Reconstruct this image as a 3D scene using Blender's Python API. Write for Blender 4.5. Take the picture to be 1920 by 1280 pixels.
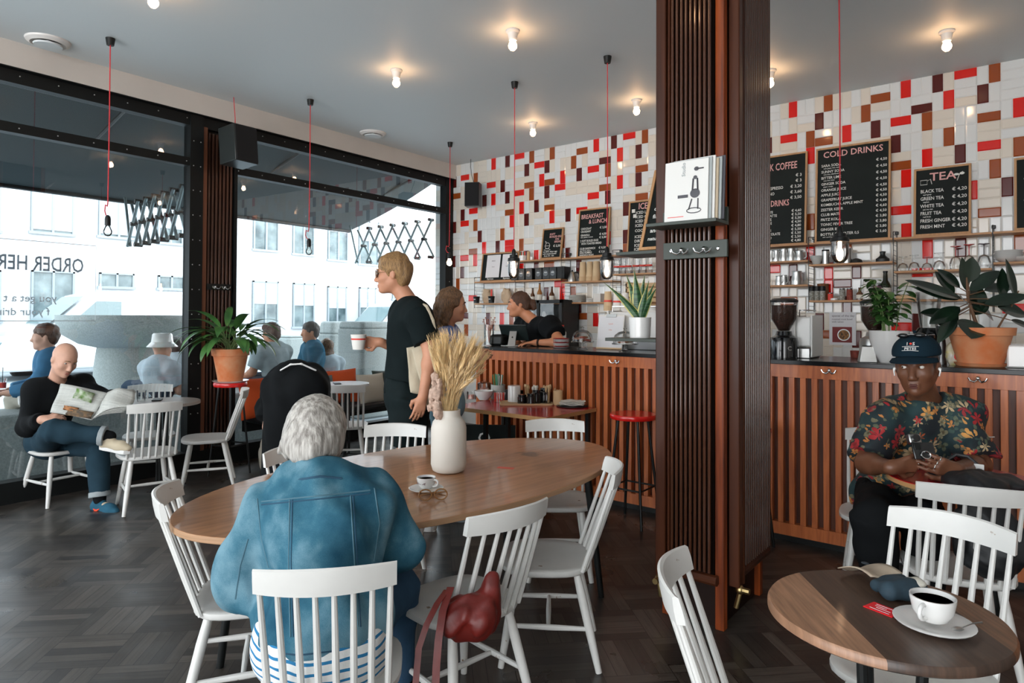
import bpy, bmesh, math, random
import numpy as np
from mathutils import Vector, Matrix
from mathutils.bvhtree import BVHTree
PI = math.pi
R = math.radians
for o in list(bpy.data.objects):
    bpy.data.objects.remove(o)
scn = bpy.context.scene
COL = scn.collection

# ------------------------------------------------------------ camera
FPX, CX, CY = 1240.0, 960.0, 573.0
_a, _p, _r = R(38.5), R(.87), R(.28)
F0 = np.array([-math.sin(_a), math.cos(_a), 0]); R0 = np.array([math.cos(_a), math.sin(_a), 0]); ZZ = np.array([0, 0, 1.])
CF = F0*math.cos(_p)+ZZ*math.sin(_p); _U = ZZ*math.cos(_p)-F0*math.sin(_p)
CR = R0*math.cos(_r)+_U*math.sin(_r); CU = -R0*math.sin(_r)+_U*math.cos(_r)
CAM = np.array([6.303, -6.869, 1.5])
cd = bpy.data.cameras.new('camera'); cam = bpy.data.objects.new('camera', cd); COL.objects.link(cam)
cd.sensor_width = 36; cd.lens = FPX/1920*36; cd.shift_y = -(640-CY)/1920; cd.clip_start = .05; cd.clip_end = 200
m = Matrix.Identity(4)
for i in range(3):
    m[i][0], m[i][1], m[i][2], m[i][3] = CR[i], CU[i], -CF[i], CAM[i]
cam.matrix_world = m
cd.dof.use_dof = False
scn.camera = cam

def ray(u, v): return CF+CR*(u-CX)/FPX-CU*(v-CY)/FPX
def onz(u, v, z):
    d = ray(u, v); return CAM+d*(z-CAM[2])/d[2]
def onx(u, v, x):
    d = ray(u, v); return CAM+d*(x-CAM[0])/d[0]
def ony(u, v, y):
    d = ray(u, v); return CAM+d*(y-CAM[1])/d[1]
def ond(u, v, dist):      # at a given depth along the view axis
    return CAM+ray(u, v)*dist
def hz(u, v, xy):         # height seen at (u, v) above a known floor spot
    d = ray(u, v); t = np.dot((np.array(xy[:2])-CAM[:2]), d[:2])/np.dot(d[:2], d[:2]); return CAM+d*t

# ------------------------------------------------------------ light
W = bpy.data.worlds.new('world'); scn.world = W; W.use_nodes = True
wn, wl = W.node_tree.nodes, W.node_tree.links
wn.clear()
wo = wn.new('ShaderNodeOutputWorld'); wb = wn.new('ShaderNodeBackground'); wl.new(wb.outputs[0], wo.inputs[0])
tc = wn.new('ShaderNodeTexCoord'); sp = wn.new('ShaderNodeSeparateXYZ'); rp = wn.new('ShaderNodeValToRGB')
wl.new(tc.outputs['Generated'], sp.inputs[0]); wl.new(sp.outputs[2], rp.inputs[0]); wl.new(rp.outputs[0], wb.inputs[0])
rp.color_ramp.elements[0].position = .0; rp.color_ramp.elements[0].color = (.97, .985, 1, 1)
rp.color_ramp.elements[1].position = .8; rp.color_ramp.elements[1].color = (.80, .91, 1, 1)
wb.inputs[1].default_value = 2.6
scn.view_settings.view_transform = 'Standard'; scn.view_settings.look = 'None'
scn.view_settings.exposure = 1.22; scn.view_settings.gamma = 1; scn.view_settings.use_curve_mapping = False

# ------------------------------------------------------------ materials
MATS = {}
def mat(name, col=(.5, .5, .5), rough=.5, metal=0, spec=.5, emit=0, coat=0, bump=0, bscale=60, var=0, vscale=8, trans=0, ecol=None, vcol=None, stretch=None, sheen=0):
    if name in MATS: return MATS[name]
    M_ = bpy.data.materials.new(name); M_.use_nodes = True
    nt = M_.node_tree; b = nt.nodes['Principled BSDF']
    b.inputs['Base Color'].default_value = (*col, 1); b.inputs['Roughness'].default_value = rough
    b.inputs['Metallic'].default_value = metal; b.inputs['Specular IOR Level'].default_value = spec
    if coat: b.inputs['Coat Weight'].default_value = coat; b.inputs['Coat Roughness'].default_value = .08
    if sheen: b.inputs['Sheen Weight'].default_value = sheen
    if emit:
        b.inputs['Emission Color'].default_value = (*(ecol or col), 1); b.inputs['Emission Strength'].default_value = emit
    if var or bump:
        t = nt.nodes.new('ShaderNodeTexCoord'); mp = nt.nodes.new('ShaderNodeMapping')
        nt.links.new(t.outputs['Object'], mp.inputs[0])
        if stretch: mp.inputs['Scale'].default_value = stretch
    if var:
        n = nt.nodes.new('ShaderNodeTexNoise'); n.inputs['Scale'].default_value = vscale; n.inputs['Detail'].default_value = 5
        nt.links.new(mp.outputs[0], n.inputs['Vector'])
        r_ = nt.nodes.new('ShaderNodeValToRGB'); nt.links.new(n.outputs[0], r_.inputs[0]); nt.links.new(r_.outputs[0], b.inputs['Base Color'])
        c2 = vcol or tuple(c*(1-var) for c in col)
        r_.color_ramp.elements[0].position = .35; r_.color_ramp.elements[0].color = (*c2, 1)
        r_.color_ramp.elements[1].position = .65; r_.color_ramp.elements[1].color = (*col, 1)
    if bump:
        n = nt.nodes.new('ShaderNodeTexNoise'); n.inputs['Scale'].default_value = bscale; n.inputs['Detail'].default_value = 3
        nt.links.new(mp.outputs[0], n.inputs['Vector'])
        bp = nt.nodes.new('ShaderNodeBump'); bp.inputs['Strength'].default_value = bump; bp.inputs['Distance'].default_value = .01
        nt.links.new(n.outputs[0], bp.inputs['Height']); nt.links.new(bp.outputs[0], b.inputs['Normal'])
    MATS[name] = M_
    return M_
def glass(name, tint=(1, 1, 1), ior=1.5, rough=0.0, mult=1.0, thin=.0):
    if name in MATS: return MATS[name]
    M_ = bpy.data.materials.new(name); M_.use_nodes = True; nt = M_.node_tree; nt.nodes.clear()
    o = nt.nodes.new('ShaderNodeOutputMaterial'); mx = nt.nodes.new('ShaderNodeMixShader')
    tr = nt.nodes.new('ShaderNodeBsdfTransparent'); gl = nt.nodes.new('ShaderNodeBsdfGlossy'); fr = nt.nodes.new('ShaderNodeFresnel')
    mm = nt.nodes.new('ShaderNodeMath'); mm.operation = 'MULTIPLY_ADD'; mm.inputs[1].default_value = mult; mm.inputs[2].default_value = thin; mm.use_clamp = True
    tr.inputs[0].default_value = (*tint, 1); gl.inputs['Roughness'].default_value = rough; fr.inputs[0].default_value = ior
    nt.links.new(fr.outputs[0], mm.inputs[0]); nt.links.new(mm.outputs[0], mx.inputs[0]); nt.links.new(tr.outputs[0], mx.inputs[1]); nt.links.new(gl.outputs[0], mx.inputs[2]); nt.links.new(mx.outputs[0], o.inputs[0])
    MATS[name] = M_
    return M_
def nodes_of(M_): return M_.node_tree.nodes, M_.node_tree.links, M_.node_tree.nodes['Principled BSDF']
def mathn(n, l, op, a, b=None, c=None):
    k = n.new('ShaderNodeMath'); k.operation = op
    for i, x in enumerate((a, b, c)):
        if x is None: continue
        if isinstance(x, (int, float)): k.inputs[i].default_value = x
        else: l.new(x, k.inputs[i])
    return k.outputs[0]
def rampn(n, l, src, stops, interp='LINEAR'):
    r_ = n.new('ShaderNodeValToRGB'); l.new(src, r_.inputs[0]); cr = r_.color_ramp; cr.interpolation = interp
    while len(cr.elements) < len(stops): cr.elements.new(.5)
    for e, (p_, c_) in zip(cr.elements, stops): e.position = p_; e.color = (*c_, 1)
    return r_.outputs[0]
def mixn(n, l, fac, a, b):
    k = n.new('ShaderNodeMix'); k.data_type = 'RGBA'
    for i, x in ((0, fac), (6, a), (7, b)):
        if isinstance(x, (int, float)): k.inputs[i].default_value = x
        elif isinstance(x, tuple): k.inputs[i].default_value = (*x, 1)
        else: l.new(x, k.inputs[i])
    return k.outputs[2]

# ------------------------------------------------------------ mesh building
class MB:
    def __init__(s): s.v = []; s.f = []; s.m = []
    def add(s, vs, fs, mi=0):
        b = len(s.v); s.v += [tuple(map(float, q)) for q in vs]; s.f += [tuple(b+i for i in f) for f in fs]
        s.m += ([mi]*len(fs) if isinstance(mi, int) else mi); return s
    def box(s, c, d, rz=0, mi=0, M=None):
        x, y, z = d[0]/2, d[1]/2, d[2]/2; vs = []
        cs, sn = math.cos(rz), math.sin(rz)
        for k in (-z, z):
            for (i, j) in ((-x, -y), (x, -y), (x, y), (-x, y)):
                q = Vector((i*cs-j*sn, i*sn+j*cs, k))
                if M is not None: q = M @ q
                vs.append((q[0]+c[0], q[1]+c[1], q[2]+c[2]))
        return s.add(vs, [(3, 2, 1, 0), (4, 5, 6, 7), (0, 1, 5, 4), (1, 2, 6, 5), (2, 3, 7, 6), (3, 0, 4, 7)], mi)
    def bb(s, x0, x1, y0, y1, z0, z1, mi=0): return s.box(((x0+x1)/2, (y0+y1)/2, (z0+z1)/2), (x1-x0, y1-y0, z1-z0), 0, mi)
    def lathe(s, prof, c=(0, 0, 0), n=32, mi=0, M=None, ribs=0, ribd=0):
        vs = []; fs = []; k = len(prof)
        for i in range(n):
            a = 2*PI*i/n; rr = 1-(ribd*(i % 2) if ribs else 0)
            for r_, z in prof:
                q = Vector((r_*rr*math.cos(a), r_*rr*math.sin(a), z))
                if M is not None: q = M @ q
                vs.append((q[0]+c[0], q[1]+c[1], q[2]+c[2]))
        for i in range(n):
            j = (i+1) % n
            for t in range(k-1): fs.append((i*k+t, j*k+t, j*k+t+1, i*k+t+1))
        if prof[0][0] > 1e-6: fs.append(tuple((n-1-i)*k for i in range(n)))
        if prof[-1][0] > 1e-6: fs.append(tuple(i*k+k-1 for i in range(n)))
        return s.add(vs, fs, mi)
    def tube(s, pts, r, n=8, mi=0, cap=True, close=False):
        P = [Vector(map(float, p)) for p in pts]; N = len(P); rs = r if isinstance(r, (list, tuple)) else [r]*N
        up = None; vs = []; fs = []
        for i in range(N):
            if close: t = (P[(i+1) % N]-P[i-1]).normalized()
            else: t = (P[min(i+1, N-1)]-P[max(i-1, 0)]).normalized()
            if up is None:
                up = Vector((0, 0, 1)) if abs(t.z) < .9 else Vector((1, 0, 0))
            a = (up-t*up.dot(t))
            if a.length < 1e-5: a = t.orthogonal()
            a.normalize(); b = t.cross(a); up = a
            for k in range(n):
                q = P[i]+(a*math.cos(2*PI*k/n)+b*math.sin(2*PI*k/n))*rs[i]; vs.append(q[:])
        for i in range(N if close else N-1):
            i2 = (i+1) % N
            for k in range(n):
                k2 = (k+1) % n; fs.append((i*n+k, i*n+k2, i2*n+k2, i2*n+k))
        if cap and not close:
            fs.append(tuple(range(n-1, -1, -1))); fs.append(tuple((N-1)*n+k for k in range(n)))
        return s.add(vs, fs, mi)
    def ball(s, c, r, n=12, m_=8, mi=0, M=None):
        if isinstance(r, (int, float)): r = (r, r, r)
        vs = [(0, 0, -1)]+[(math.cos(2*PI*j/n)*math.cos(p_), math.sin(2*PI*j/n)*math.cos(p_), math.sin(p_)) for p_ in [-PI/2+PI*(i+1)/m_ for i in range(m_-1)] for j in range(n)]+[(0, 0, 1)]
        fs = [(0, 1+(j+1) % n, 1+j) for j in range(n)]
        for i in range(m_-2):
            for j in range(n): a = 1+i*n+j; b = 1+i*n+(j+1) % n; fs.append((a, b, b+n, a+n))
        e = len(vs)-1; o_ = 1+(m_-2)*n
        fs += [(o_+j, o_+(j+1) % n, e) for j in range(n)]
        out = []
        for q in vs:
            q = Vector((q[0]*r[0], q[1]*r[1], q[2]*r[2]))
            if M is not None: q = M @ q
            out.append((q[0]+c[0], q[1]+c[1], q[2]+c[2]))
        return s.add(out, fs, mi)
    def prism(s, poly, z0, z1, mi=0, M=None, c=(0, 0, 0), sc=1.0):
        n = len(poly); vs = [(x, y, z0) for x, y in poly]+[(x*sc, y*sc, z1) for x, y in poly]
        if M is not None: vs = [(M @ Vector(q))[:] for q in vs]
        vs = [(q[0]+c[0], q[1]+c[1], q[2]+c[2]) for q in vs]
        return s.add(vs, [tuple(range(n-1, -1, -1)), tuple(range(n, 2*n))]+[(i, (i+1) % n, n+(i+1) % n, n+i) for i in range(n)], mi)
    def grid(s, f, nu, nv, mi=0, th=0):
        P = [[Vector(f(i/nu, j/nv)) for j in range(nv+1)] for i in range(nu+1)]
        vs = [p[:] for r_ in P for p in r_]; w = nv+1
        fs = [(i*w+j, (i+1)*w+j, (i+1)*w+j+1, i*w+j+1) for i in range(nu) for j in range(nv)]
        if th:
            vb = []
            for i in range(nu+1):
                for j in range(nv+1):
                    du = P[min(i+1, nu)][j]-P[max(i-1, 0)][j]; dv = P[i][min(j+1, nv)]-P[i][max(j-1, 0)]
                    nn = du.cross(dv)
                    if nn.length > 1e-12: nn.normalize()
                    vb.append((P[i][j]-nn*th)[:])
            o_ = len(vs); vs += vb; fs += [tuple(o_+q for q in reversed(f_)) for f_ in fs]
            E = [i*w for i in range(nu+1)]+[nu*w+j for j in range(1, w)]+[i*w+nv for i in range(nu-1, -1, -1)]+[j for j in range(nv-1, 0, -1)]
            for a, b in zip(E, E[1:]+E[:1]): fs.append((b, a, o_+a, o_+b))
        return s.add(vs, fs, mi)
    def xf(s, M):
        s.v = [(M @ Vector(q))[:] for q in s.v]; return s
    def build(s, name, mats, parent=None, ang=35, bevel=0, sub=0, loc=None):
        me = bpy.data.meshes.new(name); me.from_pydata(s.v, [], s.f)
        for q in (mats if isinstance(mats, (list, tuple)) else [mats]): me.materials.append(q)
        me.polygons.foreach_set('use_smooth', [True]*len(me.polygons))
        if len(set(s.m)) > 1: me.polygons.foreach_set('material_index', s.m)
        me.update()
        me.set_sharp_from_angle(angle=R(ang))
        o = bpy.data.objects.new(name, me); COL.objects.link(o)
        if parent is not None: o.parent = parent
        if loc is not None: o.location = loc
        if bevel:
            b = o.modifiers.new('bevel', 'BEVEL'); b.width = bevel; b.segments = 2; b.limit_method = 'ANGLE'; b.angle_limit = R(40)
        if sub:
            b = o.modifiers.new('sub', 'SUBSURF'); b.levels = sub; b.render_levels = sub
        return o
def tag(o, label=None, cat=None, group=None, kind=None):
    if label: o['label'] = label
    if cat: o['category'] = cat
    if group: o['group'] = group
    if kind: o['kind'] = kind
    return o
def thing(name, label, cat, loc=(0, 0, 0), rz=0, group=None):
    o = bpy.data.objects.new(name, None); o.empty_display_size = .1; COL.objects.link(o)
    o.location = tuple(map(float, loc)); o.rotation_euler = (0, 0, rz)
    return tag(o, label, cat, group)
def dup(root, loc, rz=0, label=None, group=None):
    r_ = root.copy(); COL.objects.link(r_); r_.location = tuple(map(float, loc)); r_.rotation_euler = (0, 0, rz)
    if label: r_['label'] = label
    if group: r_['group'] = group
    for ch in list(root.children):
        c = ch.copy(); COL.objects.link(c); c.parent = r_
        for g in list(ch.children):
            d = g.copy(); COL.objects.link(d); d.parent = c
    return r_
def struct(o): o['kind'] = 'structure'; return o
def text(name, lines, m_, parent=None, M=None, ext=.0006):
    """lines: (string, x, z, size[, align]) laid in the local xz plane facing -y; one mesh"""
    b = MB()
    for L in lines:
        s_, x, z, sz = L[:4]; al = L[4] if len(L) > 4 else 'LEFT'; wsc = L[5] if len(L) > 5 else 1
        cu = bpy.data.curves.new('t', 'FONT'); cu.body = s_; cu.size = sz; cu.align_x = al; cu.extrude = ext; cu.resolution_u = 2; cu.offset = sz*.012
        o = bpy.data.objects.new('t', cu); COL.objects.link(o)
        me = o.to_mesh()
        vs = [(x+v.co.x*wsc, -v.co.z, z+v.co.y) for v in me.vertices]; fs = [tuple(p.vertices) for p in me.polygons]
        b.add(vs, fs); o.to_mesh_clear(); bpy.data.objects.remove(o); bpy.data.curves.remove(cu)
    if M is not None: b.xf(M)
    return b.build(name, m_, parent, ang=20)
def rrect(w, d, r_, n=5):
    P = []
    for cx, cy, a0 in ((w/2-r_, d/2-r_, 0), (-w/2+r_, d/2-r_, 90), (-w/2+r_, -d/2+r_, 180), (w/2-r_, -d/2+r_, 270)):
        for i in range(n+1):
            a = R(a0+90*i/n); P.append((cx+r_*math.cos(a), cy+r_*math.sin(a)))
    return P
def ellipse(a, b, n=48): return [(a*math.cos(2*PI*i/n), b*math.sin(2*PI*i/n)) for i in range(n)]
def look(f, u=(0, 0, 1)):     # frame with columns left, back.. x=right y=forward z=up
    f = Vector(map(float, f)).normalized(); u = Vector(map(float, u)); x = f.cross(u).normalized(); u = x.cross(f)
    return Matrix(((x[0], f[0], u[0]), (x[1], f[1], u[1]), (x[2], f[2], u[2])))
# ------------------------------------------------------------ smooth solids (distance field + surface nets)
def V3(p): return np.array([float(p[0]), float(p[1]), float(p[2])])
class SD:
    def __init__(s): s.ops = []
    def cone(s, a, b, ra, rb, k=.02, op='u', flat=False):
        s.ops.append(('f' if flat else 'c', V3(a), V3(b), ra, rb, k, op)); return s
    def ell(s, c, r, k=.02, op='u', Rm=None):
        s.ops.append(('e', V3(c), V3(r), np.eye(3) if Rm is None else np.array(Rm), 0, k, op)); return s
    def chain(s, pts, rs, k=.02, op='u'):
        for i in range(len(pts)-1): s.cone(pts[i], pts[i+1], rs[i], rs[i+1], k, op)
        return s
    def cut(s, p, n): s.ops.append(('p', V3(p), V3(n)/np.linalg.norm(V3(n)), 0, 0, 0, 's')); return s   # removes the side n points to
    def cutbox(s, p, n, c, r_): s.ops.append(('q', V3(p), V3(n)/np.linalg.norm(V3(n)), V3(c), r_, 0, 's')); return s
    def solve(s, h, disp=None):
        lo = np.full(3, 1e9); hi = -lo
        for o in s.ops:
            if o[-1] != 'u': continue
            if o[0] == 'e': m_ = max(o[2]); lo = np.minimum(lo, o[1]-m_); hi = np.maximum(hi, o[1]+m_)
            else:
                for p, r_ in ((o[1], o[3]), (o[2], o[4])): lo = np.minimum(lo, p-r_); hi = np.maximum(hi, p+r_)
        lo -= 3*h+.01; hi += 3*h+.01
        N = np.ceil((hi-lo)/h).astype(int)+1
        V = np.full(N, .5, np.float32)
        for o in s.ops:
            k = o[-2]; op = o[-1]
            if o[0] in 'pq':
                ax = [lo[i]+h*np.arange(N[i]) for i in range(3)]
                d = (ax[0][:, None, None]-o[1][0])*o[2][0]+(ax[1][None, :, None]-o[1][1])*o[2][1]+(ax[2][None, None, :]-o[1][2])*o[2][2]
                if o[0] == 'q':
                    q = np.sqrt((ax[0][:, None, None]-o[3][0])**2+(ax[1][None, :, None]-o[3][1])**2+(ax[2][None, None, :]-o[3][2])**2)
                    d = np.minimum(d, o[4]-q) if o[4] > 0 else d
                V = np.maximum(V, d.astype(np.float32)); continue
            mg = max(k, 2*h)+2*h
            if o[0] == 'e': b0 = o[1]-max(o[2])-mg; b1 = o[1]+max(o[2])+mg
            else:
                b0 = np.minimum(o[1]-o[3], o[2]-o[4])-mg; b1 = np.maximum(o[1]+o[3], o[2]+o[4])+mg
                if o[0] == 'f': mr = max(o[3], o[4])+mg; b0 = np.minimum(o[1], o[2])-mr; b1 = np.maximum(o[1], o[2])+mr
            i0 = np.clip(np.floor((b0-lo)/h).astype(int), 0, N-1); i1 = np.clip(np.ceil((b1-lo)/h).astype(int)+1, 1, N)
            if (i1 <= i0).any(): continue
            X = (lo[0]+h*np.arange(i0[0], i1[0]))[:, None, None]; Y = (lo[1]+h*np.arange(i0[1], i1[1]))[None, :, None]; Z_ = (lo[2]+h*np.arange(i0[2], i1[2]))[None, None, :]
            if o[0] == 'e':
                Rm = o[3]; x, y, z = X-o[1][0], Y-o[1][1], Z_-o[1][2]
                q = [(x*Rm[0][i]+y*Rm[1][i]+z*Rm[2][i]) for i in range(3)]
                k0 = np.sqrt(sum((q[i]/o[2][i])**2 for i in range(3))); k1 = np.sqrt(sum((q[i]/o[2][i]**2)**2 for i in range(3)))+1e-9
                d = k0*(k0-1)/k1
            else:
                v = o[2]-o[1]; L2 = max(v@v, 1e-12)
                x, y, z = X-o[1][0], Y-o[1][1], Z_-o[1][2]
                t = (x*v[0]+y*v[1]+z*v[2])/L2; tc_ = np.clip(t, 0, 1)
                d = np.sqrt((x-tc_*v[0])**2+(y-tc_*v[1])**2+(z-tc_*v[2])**2)-(o[3]+(o[4]-o[3])*tc_)
                if o[0] == 'f':
                    rad = np.sqrt(np.maximum((x-t*v[0])**2+(y-t*v[1])**2+(z-t*v[2])**2, 0))-(o[3]+(o[4]-o[3])*tc_)
                    L = math.sqrt(L2); d = np.maximum(rad, np.maximum(-t*L, (t-1)*L))
            S = np.s_[i0[0]:i1[0], i0[1]:i1[1], i0[2]:i1[2]]
            A = V[S]
            if op == 's':
                d = -d; hh = np.clip(k-np.abs(A-d), 0, None)/max(k, 1e-6); V[S] = np.maximum(A, d)+hh*hh*k*.25
            else:
                hh = np.clip(k-np.abs(A-d), 0, None)/max(k, 1e-6); V[S] = np.minimum(A, d)-hh*hh*k*.25
        if disp is not None:
            V = V+disp((lo[0]+h*np.arange(N[0]))[:, None, None], (lo[1]+h*np.arange(N[1]))[None, :, None], (lo[2]+h*np.arange(N[2]))[None, None, :]).astype(np.float32)
        return nets(V, lo, h)
    def mb(s, h, disp=None, off=(0, 0, 0), keep=.02):
        vs, fs = s.solve(h, disp); b = MB(); vs = vs-np.array(off)
        # keep only sizeable islands
        b.v = [tuple(q) for q in vs]; b.f = [tuple(q) for q in fs.tolist()]; b.m = [0]*len(b.f)
        return b
def nets(V, o, h):
    s = V < 0
    c = np.zeros(tuple(n-1 for n in V.shape), np.int8)
    offs = [(i, j, k) for i in (0, 1) for j in (0, 1) for k in (0, 1)]
    n = c.shape
    for i, j, k in offs: c += s[i:i+n[0], j:j+n[1], k:k+n[2]]
    cells = np.argwhere((c > 0) & (c < 8))
    idx = np.full(n, -1, np.int32); idx[tuple(cells.T)] = np.arange(len(cells))
    acc = np.zeros((len(cells), 3)); cnt = np.zeros(len(cells))
    for a in offs:
        for ax in range(3):
            if a[ax]: continue
            b = list(a); b[ax] = 1
            va = V[tuple((cells+a).T)]; vb = V[tuple((cells+b).T)]
            mm = (va < 0) != (vb < 0); t = np.where(mm, va/(va-vb+1e-12), 0)
            P = np.tile(np.array(a, float), (len(cells), 1)); P[:, ax] += t
            acc[mm] += P[mm]; cnt[mm] += 1
    vs = o+h*(cells+acc/cnt[:, None])
    F = []
    for ax in range(3):
        u, w = (ax+1) % 3, (ax+2) % 3
        sl0 = [slice(None)]*3; sl1 = [slice(None)]*3; sl0[ax] = slice(0, -1); sl1[ax] = slice(1, None)
        ch = s[tuple(sl0)] != s[tuple(sl1)]
        E = np.argwhere(ch); E = E[(E[:, u] > 0) & (E[:, w] > 0) & (E[:, u] < V.shape[u]-1) & (E[:, w] < V.shape[w]-1)]
        eu = np.zeros(3, int); eu[u] = 1; ew = np.zeros(3, int); ew[w] = 1
        q = np.stack([idx[tuple((E-eu-ew).T)], idx[tuple((E-ew).T)], idx[tuple(E.T)], idx[tuple((E-eu).T)]], 1)
        fl = ~s[tuple(E.T)]; q[fl] = q[fl][:, ::-1]
        F.append(q)
    return vs, np.concatenate(F)

def folds(amp, seed=0, freq=16, stretch=(1, 1, .45)):
    rg = np.random.RandomState(seed); W_ = [(rg.randn(3)*freq*np.array(stretch), rg.rand()*6.3) for _ in range(5)]
    def f(X, Y, Z_):
        t = 0
        for w, p in W_: t = t+np.sin(X*w[0]+Y*w[1]+Z_*w[2]+p+1.2*np.sin(X*w[1]*.6+Z_*w[0]*.5))
        return amp*t/2.2
    return f

# ------------------------------------------------------------ people
def unit(v): v = np.array(v, float); return v/np.linalg.norm(v)
def head_frame(f, u):
    f = unit(f); l = unit(np.cross(u, f)); u = np.cross(f, l); return f, l, u
def add_head(S, c, f, u, sc=1.0, face=True, jaw=1.0):
    f, l, u = head_frame(f, u); Rm = np.stack([f, l, u], 1)
    P = lambda a, b, d: c+(f*a+l*b+u*d)*sc
    S.ell(P(-.012, 0, .03), np.array([.097, .076, .093])*sc, .02, Rm=Rm)
    S.ell(P(.03, 0, -.028), np.array([.062, .062*jaw, .085])*sc, .03, Rm=Rm)
    S.cone(P(.025, .0, -.06), P(.066, 0, -.095), .045*sc*jaw, .024*sc, .03)
    for q in (-1, 1):
        S.cone(P(-.01, q*.05, -.045), P(.04, q*.022, -.088), .018*sc, .018*sc, .03)     # jaw line
        S.ell(P(.056, q*.04, -.025), np.array([.026, .024, .026])*sc, .02, Rm=Rm)       # cheek
    if face:
        for q in (-1, 1):
            S.ell(P(.092, q*.031, .008), np.array([.017, .0170, .0066])*sc, .005, 's', Rm=Rm)
            S.cone(P(.082, q*.016, .026), P(.070, q*.046, .024), .010*sc, .007*sc, .012)
            S.ell(P(-.012, q*.078, -.006), np.array([.019, .008, .031])*sc, .006, Rm=Rm)
            S.ell(P(-.006, q*.087, -.004), np.array([.010, .006, .018])*sc, .005, 's', Rm=Rm)
            S.ell(P(.098, q*.012, -.040), np.array([.009, .008, .007])*sc, .006, Rm=Rm)
        S.cone(P(.086, 0, .012), P(.107, 0, -.034), .009*sc, .0125*sc, .012)
        S.cone(P(.086, -.016, -.064), P(.086, .016, -.064), .0075*sc, .0075*sc, .006)
        S.cone(P(.084, -.014, -.076), P(.084, .014, -.076), .0085*sc, .0085*sc, .006)
        S.ell(P(.073, 0, -.098), np.array([.017, .018, .014])*sc, .014, Rm=Rm)
def face_parts(o, root, c, f, u, sc, iris, brow, off, lidm, lips=None, beard=None, gaze=0):
    f, l, u = head_frame(f, u); P = lambda a, b, d: (c+(f*a+l*b+u*d)*sc-off)
    for q in (-1, 1):
        b = MB(); b.ball(P(.0695, q*.031, .007), .0135*sc, 16, 12)
        e = b.build('eye', mat('eye_white', (.60, .55, .50), .2), root)
        b = MB(); b.ball(P(.0695+.0105*math.cos(gaze), q*.031-.0105*math.sin(gaze), .007), .0050*sc, 12, 8); b.build('iris', iris, e)
        b = MB(); b.tube([P(.094, q*.012, .027), P(.093, q*.028, .033), P(.080, q*.047, .027)], [.003*sc, .004*sc, .0015*sc], 6)
        b.build('eyebrow', brow, root)
    if lips:
        b = MB()
        b.tube([P(.082, -.024, -.069), P(.0925, -.010, -.0655), P(.0945, 0, -.067), P(.0925, .010, -.0655), P(.082, .024, -.069)], [.001*sc, .0048*sc, .0048*sc, .0048*sc, .001*sc], 6)
        b.tube([P(.082, -.022, -.070), P(.0915, -.010, -.0765), P(.0925, 0, -.078), P(.0915, .010, -.0765), P(.082, .022, -.070)], [.001*sc, .0052*sc, .006*sc, .0052*sc, .001*sc], 6)
        b.build('lips', lips, root)
def add_hand(S, w, d, n, side, curl=.5, sc=1.0, spread=.06, thumb=.6, curls=None):
    """wrist w, finger direction d, palm normal n (where the palm faces); side +1: thumb along cross(d,n)"""
    d = unit(d); n = unit(np.array(n)-d*np.dot(n, d)); t = np.cross(d, n)*side
    w = np.array(w, float); L = [.040, .045, .042, .033]; K = [.088, .092, .087, .078]
    ks = .006*sc; tips = []
    S.cone(w-d*.01*sc, w+d*.03*sc, .024*sc, .024*sc, .02*sc)
    for i in range(4):
        o_ = (.030-.020*i)
        kn = w+(d*K[i]+t*o_)*sc
        S.cone(w+(d*.015+t*o_*.5)*sc, kn, .0155*sc, .0115*sc, .012*sc)
        c = (curls[i] if curls else curl); dd = unit(d+t*spread*(1.5-i)*.7); p = kn; r_ = .0098
        for j, q in enumerate((1, .68, .55)):
            a = c*(.9 if j == 0 else 1.15)
            dd2 = dd*math.cos(a)+n*math.sin(a); n2 = n*math.cos(a)-dd*math.sin(a)
            e = p+dd2*L[i]*q*sc
            S.cone(p, e, r_*sc, (r_-.0009)*sc, ks*.6); p = e; dd = dd2; r_ -= .0009
            if j < 2: n_ = n2
            n = n2
        tips.append(p); n = unit(np.cross(t*side, d))*1.0
        n = unit(n)
    n = unit(np.cross(t*side, d)) if False else n
    b0 = w+(d*.022+t*.024)*sc; m_ = b0+(unit(d*.75+t*(1.0-.3*thumb)+n*.35)*.043)*sc; e = m_+unit(d*.9+t*(.35-thumb*.7)+n*(.25+.35*thumb))*.032*sc
    e2 = e+unit(d*.8-t*thumb*.9+n*.45)*.026*sc
    S.cone(w+d*.012*sc, m_, .0155*sc, .0125*sc, .01*sc); S.cone(m_, e, .0118*sc, .0108*sc, ks); S.cone(e, e2, .0108*sc, .009*sc, ks)
    return tips
def frame(lat, up):
    up = unit(up); lat = unit(lat-up*np.dot(lat, up)); return lat, np.cross(lat, up), up
def torso(S, J, g, b=1.0):
    s = J.get('s', 1.0)
    for c, up, r_ in ((J['pel'], J['mid']-J['pel'], (.160*b, .118*b, .12)), (J['mid'], J['nb']-J['pel'], (.138*b, .104*b, .15)), (J['mid']+(J['nb']-J['mid'])*.52, J['nb']-J['mid'], (.168*b, .118*b, .155))):
        l, f, u = frame(J['lat'], up); S.ell(c, np.array(r_)*s+g, .06, Rm=np.stack([l, f, u], 1))
    for q in 'LR':
        S.cone(J['nb']+(J[q+'s']-J['nb'])*.25-unit(J['nb']-J['mid'])*.02*s, J[q+'s'], (.062*s+g), (.058*s+g), .045)
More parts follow.
